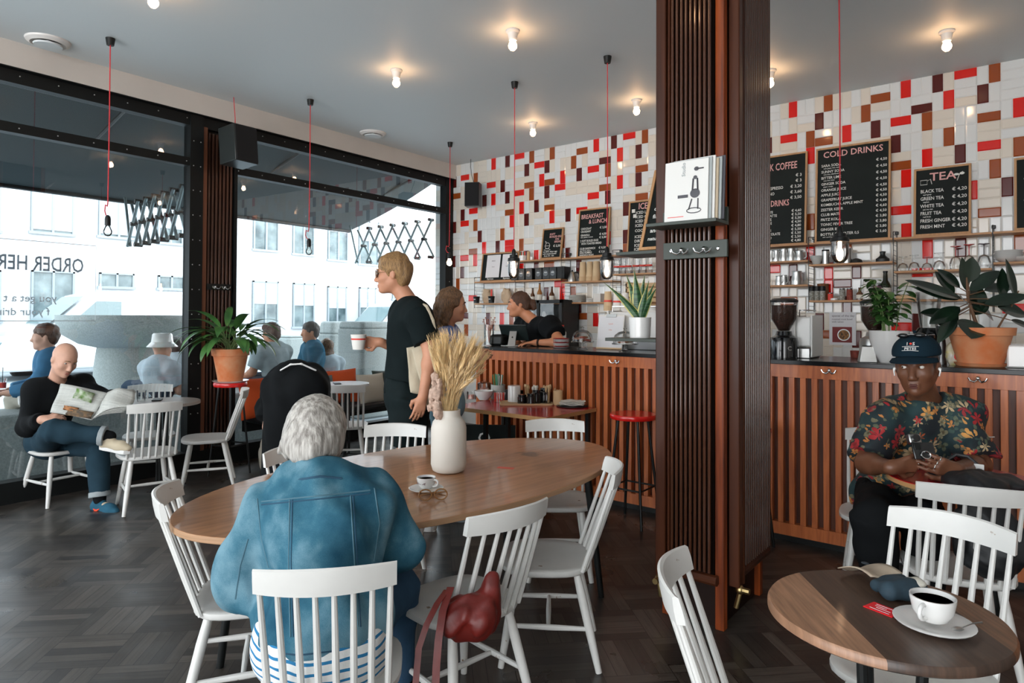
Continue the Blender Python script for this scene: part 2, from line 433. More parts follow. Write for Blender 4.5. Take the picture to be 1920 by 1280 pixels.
def arm(S, J, q, g, t0=0, t1=2, k=.03, flat=False, b=1.0):
    s = J.get('s', 1.0)*b; P = [J[q+'s'], J[q+'e'], J[q+'w']]; r_ = [.054*s+g, .042*s+g, .028*s+g]
    for i in (0, 1):
        a = max(t0-i, 0); e = min(t1-i, 1)
        if a >= e: continue
        p0, p1 = P[i]+(P[i+1]-P[i])*a, P[i]+(P[i+1]-P[i])*e; r0, r1 = r_[i]+(r_[i+1]-r_[i])*a, r_[i]+(r_[i+1]-r_[i])*e
        S.cone(p0, p1, r0, r1, k, flat=(flat and (i+e == t1) and e < 1))
        if flat and i == 0 and t0 == 0: S.ell(p0, (r0, r0, r0), k)
        if i == 1 and not flat: S.ell(P[1]+(P[2]-P[1])*.25, np.array([1, 1, 1])*(.0435*s+g), .03)
def leg(S, J, q, g, t1=2, b=1.0, hip=1):
    s = J.get('s', 1.0)*b; P = [J[q+'h'], J[q+'k'], J[q+'a']]; r_ = [.090*s+g, .060*s+g, .040*s+g]
    for i in (0, 1):
        e = min(t1-i, 1)
        if e <= 0: continue
        S.cone(P[i], P[i]+(P[i+1]-P[i])*e, r_[i], r_[i]+(r_[i+1]-r_[i])*e, .04, flat=(e < 1))
    if t1 > 1.4:
        v = P[2]-P[1]; S.ell(P[1]+v*.28-J.get('fwd', np.zeros(3))*.018, (.056*s+g,)*3, .04)
def foot(S, a, d, L=.25, g=0, s=1.0):
    d = unit(d); z = np.array([0, 0, 1.])
    a = np.array(a); h = a-z*(a[2]-.035*s)if False else a
    S.cone(a, a-z*.045*s-d*.03*s, .038*s+g, .036*s+g, .03)
    S.cone(a-z*.05*s-d*.025*s, a-z*.06*s+d*.12*s, .036*s+g, .036*s+g, .03); S.cone(a-z*.06*s+d*.11*s, a-z*.068*s+d*(L-.08)*s, .037*s+g, .024*s+g, .03)
def skinbody(J, h, skin, name='body', root=None, off=None, extra=None, legs=True, face=True, jaw=1.0, b=1.0, mats=None):
    S = SD(); s = J.get('s', 1.0)
    torso(S, J, -.012, b)
    for q in 'LR':
        arm(S, J, q, 0)
        if legs:
            leg(S, J, q, -.004); foot(S, J[q+'a'], J[q+'f'], g=-.008, s=s)
    add_head(S, J['hd'], J['hf'], J['hu'], s, face, jaw)
    f, l, u = head_frame(J['hf'], J['hu'])
    S.cone(J['nb'], J['hd']-u*.055*s-f*.02*s, .060*s, .052*s, .035)
    for q in 'LR':
        hd = J.get(q+'hand')
        if hd: add_hand(S, J[q+'w'], hd[0], hd[1], hd[2], **(hd[3] if len(hd) > 3 else {}))
    if extra: extra(S)
    b_ = S.mb(h, off=off)
    return b_.build(name, mats or skin, root, ang=180)
def hair_short(J, m_, root, off, vol=1.0, back=1.0, h=.008, seed=1, amp=.004, fringe=0, top=0.0):
    S = SD(); s = J.get('s', 1.0)*vol; f, l, u = head_frame(J['hf'], J['hu']); Rm = np.stack([f, l, u], 1); c = J['hd']
    P = lambda a, b, d: c+(f*a+l*b+u*d)*s
    S.ell(P(-.018, 0, .036+top), np.array([.104, .085, .098])*s, .01, Rm=Rm)
    if back: S.ell(P(-.055, 0, -.015), np.array([.055, .072, .075*back])*s, .03, Rm=Rm)
    S.cone(P(.03, -.05, .075+top), P(.03, .05, .075+top), .035*s, .035*s, .03)
    # open the face
    S.cutbox(P(.062-fringe, 0, .03), f*1.0-u*.75, c, 0)
    for q in (-1, 1): S.ell(P(.0, q*.09, -.02), np.array([.024, .02, .04])*s, .01, 's', Rm=Rm)
    return S.mb(h, folds(amp, seed, 70, (1, 1, .5)), off).build('hair', m_, root, ang=180)
def cloth_top(J, m_, root, off, g=.016, sleeve=.8, hem=None, h=.010, name='shirt', amp=.004, seed=3, b=1.0, neck=.072, slg=.012, freq=16, collar=False, nkdrop=.03, extra=None):
    S = SD(); s = J.get('s', 1.0)
    torso(S, J, g, b)
    for q in 'LR': arm(S, J, q, g*.9+slg, 0, sleeve, .04, flat=True)
    u = unit(J['nb']-J['mid'])
    if extra: extra(S)
    if not collar: S.ell(J['nb']+u*(.06-nkdrop+.03)+unit(J['hf'])*.015, (neck, neck, neck), .01, 's')
    if hem is not None: S.cut(J['pel']+hem[0], hem[1])
    S_ = S
    return S_.mb(h, folds(amp, seed, freq), off).build(name, m_, root, ang=180)
def trousers(J, m_, root, off, g=.014, t1=1.93, h=.011, name='trousers', waist=.10, amp=.004, seed=5, b=1.0, freq=15):
    S = SD(); s = J.get('s', 1.0)
    l, f, u = frame(J['lat'], J['mid']-J['pel'])
    S.ell(J['pel'], np.array([.164*b, .122*b, .13])*s+g, .06, Rm=np.stack([l, f, u], 1)); S.cone(J['pel'], J['pel']+u*waist, .11*b*s, .11*b*s, .08)
    for q in 'LR': leg(S, J, q, g, t1)
    S.cutbox(J['pel']+u*waist, u, J['pel']+u*.12, .26)
    return S.mb(h, folds(amp, seed, freq), off).build(name, m_, root, ang=180)
def shoe(a, d, m_, sole, root, off, s=1.0, g=.004, accent=None):
    d = unit(d); z = np.array([0, 0, 1.]); a = np.array(a)
    S = SD(); foot(S, a, d, g=g, s=s); S.cut(a+z*.012*s, z); lat = unit(np.cross(z, d))
    nrm = unit(d*(-d[2])+z) if abs(d[2]) > .05 else z
    bz = a-z*.094*s
    S.cut(bz, -z)
    o = S.mb(.006, off=off).build('shoe', m_, root, ang=180)
    b = MB(); cs = []
    L0 = [(-.07, .0), (-.062, .026), (-.02, .034), (.05, .034), (.12, .044), (.165, .036), (.192, .0), (.165, -.036), (.12, -.042), (.05, -.032), (-.02, -.034), (-.062, -.026)]
    M_ = Matrix(((d[0], lat[0], 0), (d[1], lat[1], 0), (d[2], lat[2], 1)))
    b.prism([(x*s, y*s) for x, y in L0], -.010*s, .020*s, M=M_, c=tuple(bz-off))
    b.build('sole', sole, o, bevel=.004)
    return o
# ------------------------------------------------------------ the room
H = 3.645
_wb = math.atan(.19/5.3); WD = np.array([math.sin(_wb), -math.cos(_wb), 0]); WN = np.array([math.cos(_wb), math.sin(_wb), 0]); WO = np.array([-.19, 0, 0])
def wp(s, n, z): return WO+WD*s+WN*n+ZZ*z
def onw(u, v, n):        # pixel -> (s, z) on the window wall's plane offset by n
    d = ray(u, v); t = (n-np.dot(CAM-WO, WN))/np.dot(d, WN); q = CAM+d*t
    return float(np.dot(q-WO, WD)), float(q[2])
WM = Matrix(((WD[0], WN[0], 0, WO[0]), (WD[1], WN[1], 0, WO[1]), (0, 0, 1, 0), (0, 0, 0, 1)))   # local (s, n, z)
def wbox(b, s0, s1, n0, n1, z0, z1, mi=0):
    t = MB().bb(s0, s1, n0, n1, z0, z1, mi); t.xf(WM); t.f = [tuple(reversed(f)) for f in t.f]; b.add(t.v, t.f, mi)
m_ceil = mat('ceiling_paint', (.66, .705, .715), .6, bump=.02, bscale=200)
m_fascia = mat('cream_plaster', (.62, .57, .52), .7, var=.05, vscale=3)
m_black = mat('black_metal', (.008, .009, .009), .4, spec=.3)
m_blackframe = mat('black_frame', (.006, .007, .007), .5, spec=.25, bump=.03, bscale=40)
# floor: strip parquet
fm = mat('parquet', (.05, .045, .04), .33); n, l, b = nodes_of(fm)
tcn = n.new('ShaderNodeTexCoord'); mp = n.new('ShaderNodeMapping'); l.new(tcn.outputs['Object'], mp.inputs[0]); mp.inputs['Rotation'].default_value = (0, 0, R(45))
ck = n.new('ShaderNodeTexChecker'); ck.inputs['Scale'].default_value = 1/.30; l.new(mp.outputs[0], ck.inputs[0])
rot = n.new('ShaderNodeMapping'); rot.inputs['Rotation'].default_value = (0, 0, R(90)); l.new(mp.outputs[0], rot.inputs[0])
def strips(src):
    br = n.new('ShaderNodeTexBrick'); l.new(src, br.inputs[0]); br.offset = 0; br.inputs['Scale'].default_value = 1
    br.inputs['Brick Width'].default_value = .30; br.inputs['Row Height'].default_value = .06; br.inputs['Mortar Size'].default_value = .0016
    br.inputs['Color1'].default_value = (.028, .023, .020, 1); br.inputs['Color2'].default_value = (.088, .074, .062, 1); br.inputs['Mortar'].default_value = (.006, .005, .005, 1)
    br.inputs['Bias'].default_value = -.1
    nz = n.new('ShaderNodeTexNoise'); mm = n.new('ShaderNodeMapping'); mm.inputs['Scale'].default_value = (3, 40, 1); l.new(src, mm.inputs[0]); l.new(mm.outputs[0], nz.inputs[0]); nz.inputs['Scale'].default_value = 1.5
    return br, mathn(n, l, 'MULTIPLY_ADD', nz.outputs[0], 1.1, .45)
b1, s1_ = strips(mp.outputs[0]); b2, s2_ = strips(rot.outputs[0])
cm = mixn(n, l, ck.outputs[1], b1.outputs[0], b2.outputs[0]); gm = mixn(n, l, ck.outputs[1], s1_, s2_)
fin = n.new('ShaderNodeMix'); fin.data_type = 'RGBA'; fin.blend_type = 'MULTIPLY'; fin.inputs[0].default_value = 1; l.new(cm, fin.inputs[6]); l.new(gm, fin.inputs[7]); l.new(fin.outputs[2], b.inputs['Base Color'])
nz = n.new('ShaderNodeTexNoise'); nz.inputs['Scale'].default_value = 2.2; nz.inputs['Detail'].default_value = 8; l.new(tcn.outputs['Object'], nz.inputs[0])
l.new(rampn(n, l, nz.outputs[0], [(.3, (.24,)*3), (.7, (.46,)*3)]), b.inputs['Roughness'])
bp = n.new('ShaderNodeBump'); bp.inputs['Strength'].default_value = .25; bp.inputs['Distance'].default_value = .003; l.new(cm, bp.inputs['Height']); l.new(bp.outputs[0], b.inputs['Normal'])
struct(MB().bb(-.2, 9.2, -11, .1, -.1, 0).build('floor', fm))
struct(MB().bb(-.32, 9.2, -11, .1, H, H+.15).build('ceiling', m_ceil))
struct(MB().bb(9, 9.2, -11, .1, 0, H).build('wall_right', m_fascia))
def col(x): return tuple(x)
# tile wall
T0, TP, TZ = .0596, .1624, 3.650
TILES = {}
def tput(o, c, u, v, ox, oy, s_):
    q = ony(ox+u/s_, oy+v/s_, 0); fx = (q[0]-T0)/TP; fz = (TZ-q[2])/TP; i, j = math.floor(fx), math.floor(fz)
    if o == 'V': TILES[(i, j, 'V', int(fx-i > .5))] = c
    else: TILES[(i, j, 'H', int(fz-j > .5))] = c
def tl(ox, oy, s_, txt):
    for w in txt.split():
        a, b_ = w[2:].split(','); tput(w[0], w[1], float(a), float(b_), ox, oy, s_)
tl(840, 260, 9.145, 'VD113,755 HB147,975 HR292,665 VB475,640 VB305,905 VR778,432 VD1017,385 HR1225,300 VB1432,305 VD1348,530 HR1562,445 VD1698,475 VB1790,250 VR1608,700 HB1392,780 HB1740,735 VD936,800 HR742,785 VR778,1025 VD1017,985 HR1225,905 VB1432,930 VD1698,900 VD625,1095 VR1265,1155 VD1520,1130 HB1060,1225 HB1740,1155 VD252,1240 HR437,1245')
tl(1030, 220, 9.145, 'VB415,775 HB560,585 VD513,975 VR800,480 HR755,880 VD1102,425 HD952,730 VB1003,890 VR1207,635 HR1365,320 VB1635,325 VD1525,580 VR1207,1085 HB1580,855 VD1525,1045 VR230,1015 HR187,1185 HB952,1175 VD1003,1290')
tl(840, 390, 8, 'VD97,270 HR255,210 VB415,230 VD480,390 VR960,165 VD1180,145 VR1563,110 VD1803,85 VB822,355 VD752,530 HR925,480 VR548,555 HB383,610 VR415,740 HR255,710 VD222,920 VD97,755 VB1107,510 HR960,625 VD1180,650 VR1335,635 VB1730,465 VD1800,645 VR1120,860 VD1330,845 HB1525,880')
tl(1040, 350, 9.142, 'HR665,130 HR468,360 VB710,315 HB1460,140 VD1215,405 VD1205,805 VR930,830 VB1195,1085')
tl(800, 460, 4.266, 'VB250,350 HR385,430 VD497,545 HD303,568 VB322,640 HB513,660 VR607,635 VB683,545 VD960,350 HR1070,320 VB1175,335 VD1215,480 HB1243,575 VR1355,550 HR1150,610 VR1085,410 VD1213,150')
tl(1430, 100, 6.4, 'VD80,1095 VR362,672 HR312,1010 VR570,1155 VB572,1010 HB738,1040 VD680,805 VB785,590 VR1012,945 VB1232,715 HB1410,530 VD1358,895')
tl(1650, 90, 5.567, 'VR263,430 HR217,755 VD163,985 HB220,1205 VR280,1265 HD435,630 VB490,760 VR493,1130 VD600,370 VR717,540 VB718,915 HR890,275 VD840,1090 VB1193,270 VD1075,480 HB1135,715 HR1145,1005 VB1208,1215 VR1445,620 VB1450,1020')
tl(1420, 80, 3.2, 'VR893,800 HR865,988 VR895,1110 VB317,1065 VR1303,870 VD1502,850 HB1395,1000 VD1222,1200 VR1022,1215')
tl(1420, 420, 3.84, 'HR1180,380 VR385,190 VB650,150 VD265,315 VR520,325 VD720,320 HR120,297 HD620,450 VD650,580 VR530,505 VD455,655 HB480,800 VR520,870 VD735,880 HB235,565 HR1075,755 VD1133,695 VB1870,120 HR1850,640')
x_far = lambda i: T0+i*TP > 6.5
tb = MB(); rg = random.Random(7)
for i in range(-4, 50):
    for j in range(0, 18):
        cs = [k for k in TILES if k[0] == i and k[1] == j]
        o = cs[0][2] if cs else rg.choice('VH')
        for q in (0, 1):
            c = TILES.get((i, j, o, q)) or (rg.choice('RBD') if x_far(i) and rg.random() < .2 else None); mi = {'R': 2, 'B': 3, 'D': 4}.get(c, 0 if rg.random() < .58 else 1)
            x0, x1, z1, z0 = T0+i*TP, T0+(i+1)*TP, TZ-j*TP, TZ-(j+1)*TP
            if o == 'V': x0, x1 = (x0, x0+TP/2) if q == 0 else (x0+TP/2, x1)
            else: z0, z1 = (z0+TP/2, z1) if q == 0 else (z0, z0+TP/2)
            g = .0007; x0 += g; x1 -= g; z0 += g; z1 -= g; e = .009; d = .004
            z1 = min(z1, H-.001)
            tb.add([(x0, 0, z0), (x1, 0, z0), (x1, 0, z1), (x0, 0, z1), (x0+e, -d, z0+e), (x1-e, -d, z0+e), (x1-e, -d, z1-e), (x0+e, -d, z1-e)],
                   [(4, 5, 6, 7), (0, 1, 5, 4), (1, 2, 6, 5), (2, 3, 7, 6), (3, 0, 4, 7)], mi)
tb.bb(-.6, 9.2, .0005, .1, 0, H, 5)
tm = [mat('tile_white', (.72, .73, .72), .1, coat=.3), mat('tile_cream', (.72, .655, .565), .1, coat=.3), mat('tile_red', (.72, .012, .008), .1, coat=.3), mat('tile_brown', (.31, .065, .012), .1, coat=.3), mat('tile_maroon', (.095, .010, .008), .1, coat=.3), mat('grout', (.72, .70, .66), .8)]
struct(tb.build('wall_back', tm, ang=5))
# window wall
s1r = onw(350, 400, -.1)[0]; s2l = onw(441, 400, -.1)[0]; s2r = onw(831, 400, -.1)[0]; sj = onw(848, 400, -.06)[0]
zg = .17; ztop = onw(0, 152, -.1)[1]; tz1 = onw(0, 225, -.06)[1]; tz0 = onw(0, 244, -.06)[1]; zf = onw(0, 118, 0)[1]
SE = 11.0; ss = s1r+.30
b = MB(); wbox(b, -.0, SE, -.3, 0, zf, H); struct(b.build('wall_left', m_fascia))
b = MB()
wbox(b, 0, SE, -.30, -.004, zf-.008, zf+.001)                      # soffit
wbox(b, 0, SE, -.16, -.06, ztop, zf-.005)                        # head
wbox(b, 0, SE, -.16, -.03, 0, zg)                               # bottom rail
wbox(b, -.3, s2r, -.16, -.05, 0, zf)                               # jamb at the tiles
wbox(b, s2l, s2l+.03, -.16, -.06, 0, zf)
wbox(b, s1r-.13, s1r, -.16, -.04, 0, zf)
wbox(b, s2l, s1r, -.16, -.12, 0, zf)
wbox(b, 8.6, 8.75, -.16, -.04, 0, zf)
for a, c in ((s2r, s2l), (s1r, 8.6), (8.75, SE)): wbox(b, a-.002, c+.002, -.15, -.05, tz0, tz1)
struct(b.build('window_1', m_blackframe, ang=20))
b = MB(); rs = random.Random(3)
for s_ in np.arange(.35, 8.4, .27):
    for zz in ((tz0+tz1)/2, ztop+.06, zg-.05):
        if s2l < s_ < s1r: continue
        b.ball(wp(s_, -.048, zz), .006, 6, 4)
for zz in np.arange(.3, 3.3, .24):
    for s_ in (s1r-.03, s1r-.1, s2r*.55): b.ball(wp(s_, -.038, zz), .006, 6, 4)
struct(b.build('trim_1', mat('screw', (.55, .55, .52), .3, 1), ang=60))
m_win = glass('window_glass', (.93, .97, .97), 1.45, 0, 2.0, .05)
k = 2
for a, c in ((s2r, s2l), (s1r, 8.6), (8.75, SE)):
    for z0, z1 in ((zg, tz0), (tz1, ztop)):
        P = [wp(a, -.105, z0), wp(c, -.105, z0), wp(c, -.105, z1), wp(a, -.105, z1)]
        b = MB(); b.add(P, [(3, 2, 1, 0)]); struct(b.build('window_%d' % k, m_win)); k += 1
# slatted column between the windows
m_slat = mat('brown_slat_metal', (.08, .032, .018), .28, metal=.4, coat=.4, var=.3, vscale=3)
t = thing('slatted_column_cladding', 'dark cladding of upright brown metal slats between the two big windows', 'cladding', wp(s1r-.3, -.08, 0))
b = MB(); off = np.array(t.location)
for s_ in np.linspace(s2l+.06, s1r-.21, 7):
    q = MB(); wbox(q, s_-.012, s_+.010, -.12, -.075, .05, zf-.14); b.add([np.array(p)-off for p in q.v], q.f)
o = b.build('slat', m_slat, t, bevel=.003); o['kind'] = 'stuff'
b = MB(); q = MB(); wbox(q, s1r-.175, s1r-.135, -.12, -.05, .02, zf-.1); b.add([np.array(p)-off for p in q.v], q.f); b.build('edge_strip', mat('edge_brown', (.16, .06, .03), .35, metal=.3), t)
# lettering on the left pane
s_o, z_o = onw(157, 511, -.11); s_e, _ = onw(0, 500, -.11)
hgt = abs(onw(150, 484, -.11)[1]-z_o)
Mt = Matrix(((-WD[0]*-1, -WN[0], 0, 0), (-WD[1]*-1, -WN[1], 0, 0), (0, 0, 1, 0), (0, 0, 0, 1)))
def wintext(name, label, lines, m_, s0, z0):
    o_ = text(name, lines, m_); 
    me = o_.data; L = np.zeros(len(me.vertices)*3); me.vertices.foreach_get('co', L); L = L.reshape(-1, 3)
    Wd = np.array([wp(s0+p[0], -.1065, z0+p[2]) for p in L]); me.vertices.foreach_set('co', Wd.ravel()); me.update()
    return tag(o_, label, 'lettering')
m_let = mat('window_letter', (.50, .54, .58), .6)
wintext('window_lettering', 'big grey ORDER HERE lettering stuck on the left window pane, reversed from inside', [('ORDER HERE', 0, 0, hgt*1.38, 'LEFT', (s_e-s_o)/(hgt*1.38*5.2))], m_let, s_o, z_o)
s3, z3 = onw(106, 566, -.11)
wintext('window_lettering', 'small white lettering in two rows low on the left window pane', [('you get a t', 0, 0, .085), ('f your drink', .05, -.11, .085)], mat('letter_white', (.75, .78, .8), .6), s3, z3)
b = MB(); s4, z4 = onw(180, 461, -.11); s5, z5 = onw(0, 448, -.11); s6, z6 = onw(180, 601, -.11)
b.tube([wp(s5+.4, -.106, z4), wp(s4, -.106, z4), wp(s4, -.106, z6), wp(s5+.4, -.106, z6)], .003, 4)
tag(b.build('window_sticker_outline', mat('letter_line', (.5, .53, .56), .6)), 'thin pale rectangle outline stuck around the lettering on left pane', 'sticker')

# pillar
PX0, PX1, PY0, PY1 = 4.805, 5.125, -3.755, -3.19
m_pw = mat('pillar_wood', (.42, .080, .014), .35, spec=.3, coat=.1, var=.6, vscale=1.2, stretch=(14, 14, .6), vcol=(.06, .015, .008))
m_rad = mat('radiator_brown', (.075, .022, .009), .36, spec=.22, coat=.06, var=.4, vscale=2, stretch=(6, 6, .5), vcol=(.035, .011, .006))
m_rib = mat('radiator_rib', (.06, .020, .009), .2, coat=.4)
m_core = mat('pillar_core', (.014, .006, .004), .5, spec=.2)
t = thing('pillar', 'thick square pillar clad in glossy dark brown wood in the middle of the room', 'pillar', (PX0, PY0, 0))
b = MB(); b.bb(.03, PX1-PX0-.03, .03, PY1-PY0-.03, 0, H); b.build('core', m_core, t)
b = MB(); W_, D_ = PX1-PX0, PY1-PY0
for x0, y0 in ((W_-.045, 0), (0, 0), (W_-.045, D_-.045), (0, D_-.045)): b.bb(x0, x0+.045, y0, y0+.045, 0, H)
b.build('corner_post', m_pw, t, bevel=.004)
t2 = thing('column_radiator', 'tall dark brown ribbed radiator on the left face of the pillar', 'radiator', (PX0, PY0, 0), 0, 'ribbed radiators on the pillar')
def radiator(t_, along, depth, ribs, flank):
    b = MB()
    for q in np.linspace(along[0], along[1], ribs): b.tube([(q, -.045, .28), (q, -.045, H-.02)], .0078, 10)
    b.build('rib', m_rib, t_)['kind'] = 'stuff'
    b = MB(); b.bb(along[0]-.01, along[1]+.01, -.012, -.001, .26, H); b.build('back_panel', mat('gap_shade_black', (.006, .003, .002), .8, spec=.05), t_)  # near-black: shade in the gaps between ribs is put into the colour
    for q in (.24, H-.03): b = MB(); b.tube([(along[0]-.03, -.02, q), (along[1]+.03, -.02, q)], .025, 10); b.build('header_pipe', m_rad, t_)
    for q in flank:
        b = MB(); b.bb(q[0], q[1], -.055, .0, .20, H); b.build('side_panel', m_rad, t_, bevel=.006)
    b = MB(); vx = flank[0][0]+.02
    b.tube([(vx, -.03, .26), (vx, -.05, .18), (vx, -.03, .10)], .012, 8); b.ball((vx, -.05, .19), .022, 10, 6); b.tube([(vx, -.05, .19), (vx, -.095, .19)], .015, 8)
    b.build('valve', mat('brass', (.55, .40, .18), .35, 1), t_)
radiator(t2, (.075, .265), 0, 9, ((-.012, .042), (.052, .064)))
t3 = thing('column_radiator', 'tall dark brown ribbed radiator on the right face of the pillar', 'radiator', (PX1, PY0, 0), PI/2, 'ribbed radiators on the pillar')
radiator(t3, (.17, .53), 0, 14, ((.055, .105), (.12, .135)))
# ------------------------------------------------------------ outside
def cpos(u, v, n_): d = ray(u, v); t_ = (n_-np.dot(CAM-WO, WN))/np.dot(d, WN); return CAM+d*t_
m_gr = mat('granite', (.30, .34, .335), .75, var=.25, vscale=60, bump=.1, bscale=80)
m_pave = mat('paving', (.30, .34, .36), .7, var=.12, vscale=3)
struct(MB().bb(-40, -.2, -40, 16, -.12, -.02).build('floor_outside', m_pave))
FX = -16.0
fw = mat('white_render', (.52, .54, .56), .8)
t = thing('street_building', 'bright white rendered building across the street with rows of windows', 'building', (FX, -8, 0))
MB().bb(-4, 0, -22, 22, -.05, 16).build('wall', fw, t)
m_fwin = mat('facade_glass', (.05, .08, .09), .15, var=.7, vscale=1.5, vcol=(.22, .28, .29)); m_blind = mat('blind', (.40, .43, .46), .8); m_ffr = mat('facade_frame', (.28, .32, .35), .6)
FW = [(57, 138, 352, 436, 1), (184, 258, 365, 444, 1), (295, 342, 380, 455, .7), (57, 138, 508, 600, 0), (185, 250, 512, 537, 0), (295, 345, 517, 540, 0), (-60, 0, 345, 430, 1), (474, 521, 388, 468, .35), (548, 588, 400, 476, .1), (614, 651, 405, 487, .4), (672, 708, 415, 495, .5), (472, 520, 527, 606, .58), (548, 588, 531, 612, .55), (613, 648, 537, 612, .58), (672, 703, 539, 606, .6), (735, 760, 505, 560, .5), (-60, 0, 505, 600, .3)]
for (u0, u1, v0, v1, bl) in FW:
    uc, vc = (u0+u1)/2, (v0+v1)/2
    y0, y1 = onx(u0, vc, FX)[1]+8, onx(u1, vc, FX)[1]+8; z0, z1 = onx(uc, v1, FX)[2], onx(uc, v0, FX)[2]
    b = MB(); b.bb(.0, .04, y0, y1, z0, z1); f = b.build('window', m_fwin, t)
    b = MB()
    for q in ((y0, y0+.05, z0, z1), (y1-.05, y1, z0, z1), (y0-.05, y1+.05, z0-.08, z0), (y0, y1, z1-.05, z1), ((y0+y1)/2-.03, (y0+y1)/2+.03, z0, z1)): b.bb(.03, .09, *q)
    b.build('window_frame', m_ffr, f)
    if bl:
        b = MB(); b.bb(.035, .07, y0+.05, y1-.05, z1-(z1-z0)*bl+.06, z1-.05); b.build('blind', m_blind, f)
# van
m_van = mat('white_car_paint', (.55, .58, .60), .25, coat=.6); m_vg = mat('car_glass', (.12, .18, .19), .05, spec=.8); m_tyre = mat('tyre', (.02, .02, .02), .8)
def van(label, loc, rz=0):
    t = thing('van', label, 'van', loc, rz, 'vans parked across the street')
    prof = [(-.05, .35), (0, .95), (.12, 1.12), (.85, 1.28), (1.75, 2.1), (2.1, 2.2), (5.2, 2.25), (5.4, 2.1), (5.4, .35)]
    b = MB(); n_ = len(prof); vs = [(-.92, y, z) for y, z in prof]+[(.92, y, z) for y, z in prof]
    b.add(vs, [tuple(range(n_-1, -1, -1)), tuple(range(n_, 2*n_))]+[(i, (i+1) % n_, n_+(i+1) % n_, n_+i) for i in range(n_)]); b.f = [tuple(reversed(f)) for f in b.f]
    b.build('body', m_van, t, bevel=.06)
    M_ = lambda: MB()
    b = M_(); b.add([(-.8, .92, 1.36), (.8, .92, 1.36), (.72, 1.66, 2.02), (-.72, 1.66, 2.02)], [(0, 1, 2, 3)]); b.xf(Matrix.Translation((0, -.02, .05))); b.build('windscreen', m_vg, t)
    for sx in (-.93, .93):
        b = M_(); b.add([(sx, 1.25, 1.35), (sx, 2.4, 1.35), (sx, 2.4, 1.95), (sx, 1.85, 1.95)], [(0, 1, 2, 3)]); b.build('side_window', m_vg, t)
        for y in (.95, 4.3):
            b = M_(); b.lathe([(0, -.12), (.30, -.12), (.34, -.08), (.34, .08), (.30, .12), (0, .12)], (sx*.95, y, .34), 24, M=Matrix.Rotation(PI/2, 3, 'Y')); b.build('wheel', m_tyre, t)
        b = M_(); b.box((sx*1.06, 1.45, 1.42), (.16, .12, .22)); b.build('wing_mirror', m_tyre, t, bevel=.03)
        b = M_(); b.box((sx*.68, -.01, .92), (.4, .1, .2)); b.build('headlight', m_vg, t, bevel=.03)
    b = M_(); b.box((0, -.02, .62), (1.3, .08, .3)); b.build('grille', m_tyre, t, bevel=.01)
    return t
q = onx(2, 640, -11.4); van('white van parked outside the left window behind the stone fountain', (-12.3, q[1], -.15))
q = onx(668, 600, -13); van('white van parked further off behind the standing man', (-13.6, q[1], -.25))
# fountain
q = ond(245, 640, 9.1); t = thing('stone_fountain', 'broad granite bowl fountain on a thick stepped stem seen through left window', 'fountain', (q[0], q[1], -.02))
zt = hz(240, 588, q)[2]; zl = hz(240, 622, q)[2]; zb = hz(240, 640, q)[2]; rr = 9.1*118/1240
b = MB(); b.lathe([(0, zt-.15), (rr*.86, zt-.15), (rr*.88, zt), (rr, zt), (rr, zt-.10), (rr*.93, zl), (rr*.7, zb), (rr*.48, zb-.05), (0, zb-.06)], n=64); b.f = [tuple(reversed(f)) for f in b.f]; b.build('bowl', m_gr, t)
b = MB(); b.lathe([(rr*.62, 0), (rr*.60, .25), (rr*.52, .3), (rr*.50, .8), (rr*.46, zb-.05)], n=64); b.build('stem', m_gr, t)
for (u, v, dd, w, hh, lab, rr_) in ((684, 600, -1.5, .60, 1, 'wide square-cornered granite block seen behind the standing man\'s cup', .1), (628, 600, -2.6, .42, 1, 'granite block with a fully rounded top seen beside the wide block', .2), (550, 625, -4.5, .6, 1, 'low granite block between the two seated men outside', .05)):
    q = cpos(u, v, dd); P = rrect(w, w, .08)
    b = MB(); b.prism(P, 0, q[2]-rr_, c=(0, 0, 0)); b.prism(P, q[2]-rr_, q[2]-.0, sc=1-rr_*.9)
    o = b.build('stone_block', m_gr, loc=(q[0], q[1], -.02), bevel=.03); tag(o, lab, 'stone block', 'granite blocks on the pavement')
b = MB(); wbox(b, 2.2, 9.5, -1.35, -.80, -.02, .60); tag(b.build('stone_bench', m_gr, bevel=.02), 'long low granite bench outside the windows', 'bench')
# awning and its arms
m_awn = mat('awning_cloth', (.008, .022, .026), .8, bump=.05, bscale=30)
t = thing('awning', 'dark teal awning stretched out over both windows outside', 'awning', wp(0, -.4, 0)); off = np.array(t.location)
zo = onw(200, 368, -2.4)[1]; zi = zf+.12
b = MB(); b.grid(lambda u, v: tuple(wp(-.2+8.9*u, -.45-2.1*v, zi+(zo-zi)*v-.05*math.sin(v*PI))-off), 24, 8, th=.01); b.build('canopy', m_awn, t)
b = MB()
for a, c in ((-.2, 8.7),): b.tube([wp(a, -2.55, zo)-off, wp(c, -2.55, zo)-off], .035, 8); b.tube([wp(a, -.42, zi+.02)-off, wp(c, -.42, zi+.02)-off], .05, 10)
b.build('front_bar', m_black, t)
b = MB()
for s_ in (.3, 2.2, 4.2, 6.2): b.tube([wp(s_, -.42, zi-.05)-off, wp(s_, -2.5, zo+.02)-off], .018, 6)
b.build('support_rib', m_black, t)
m_arm = mat('steel_arm', (.20, .26, .27), .35, .7)
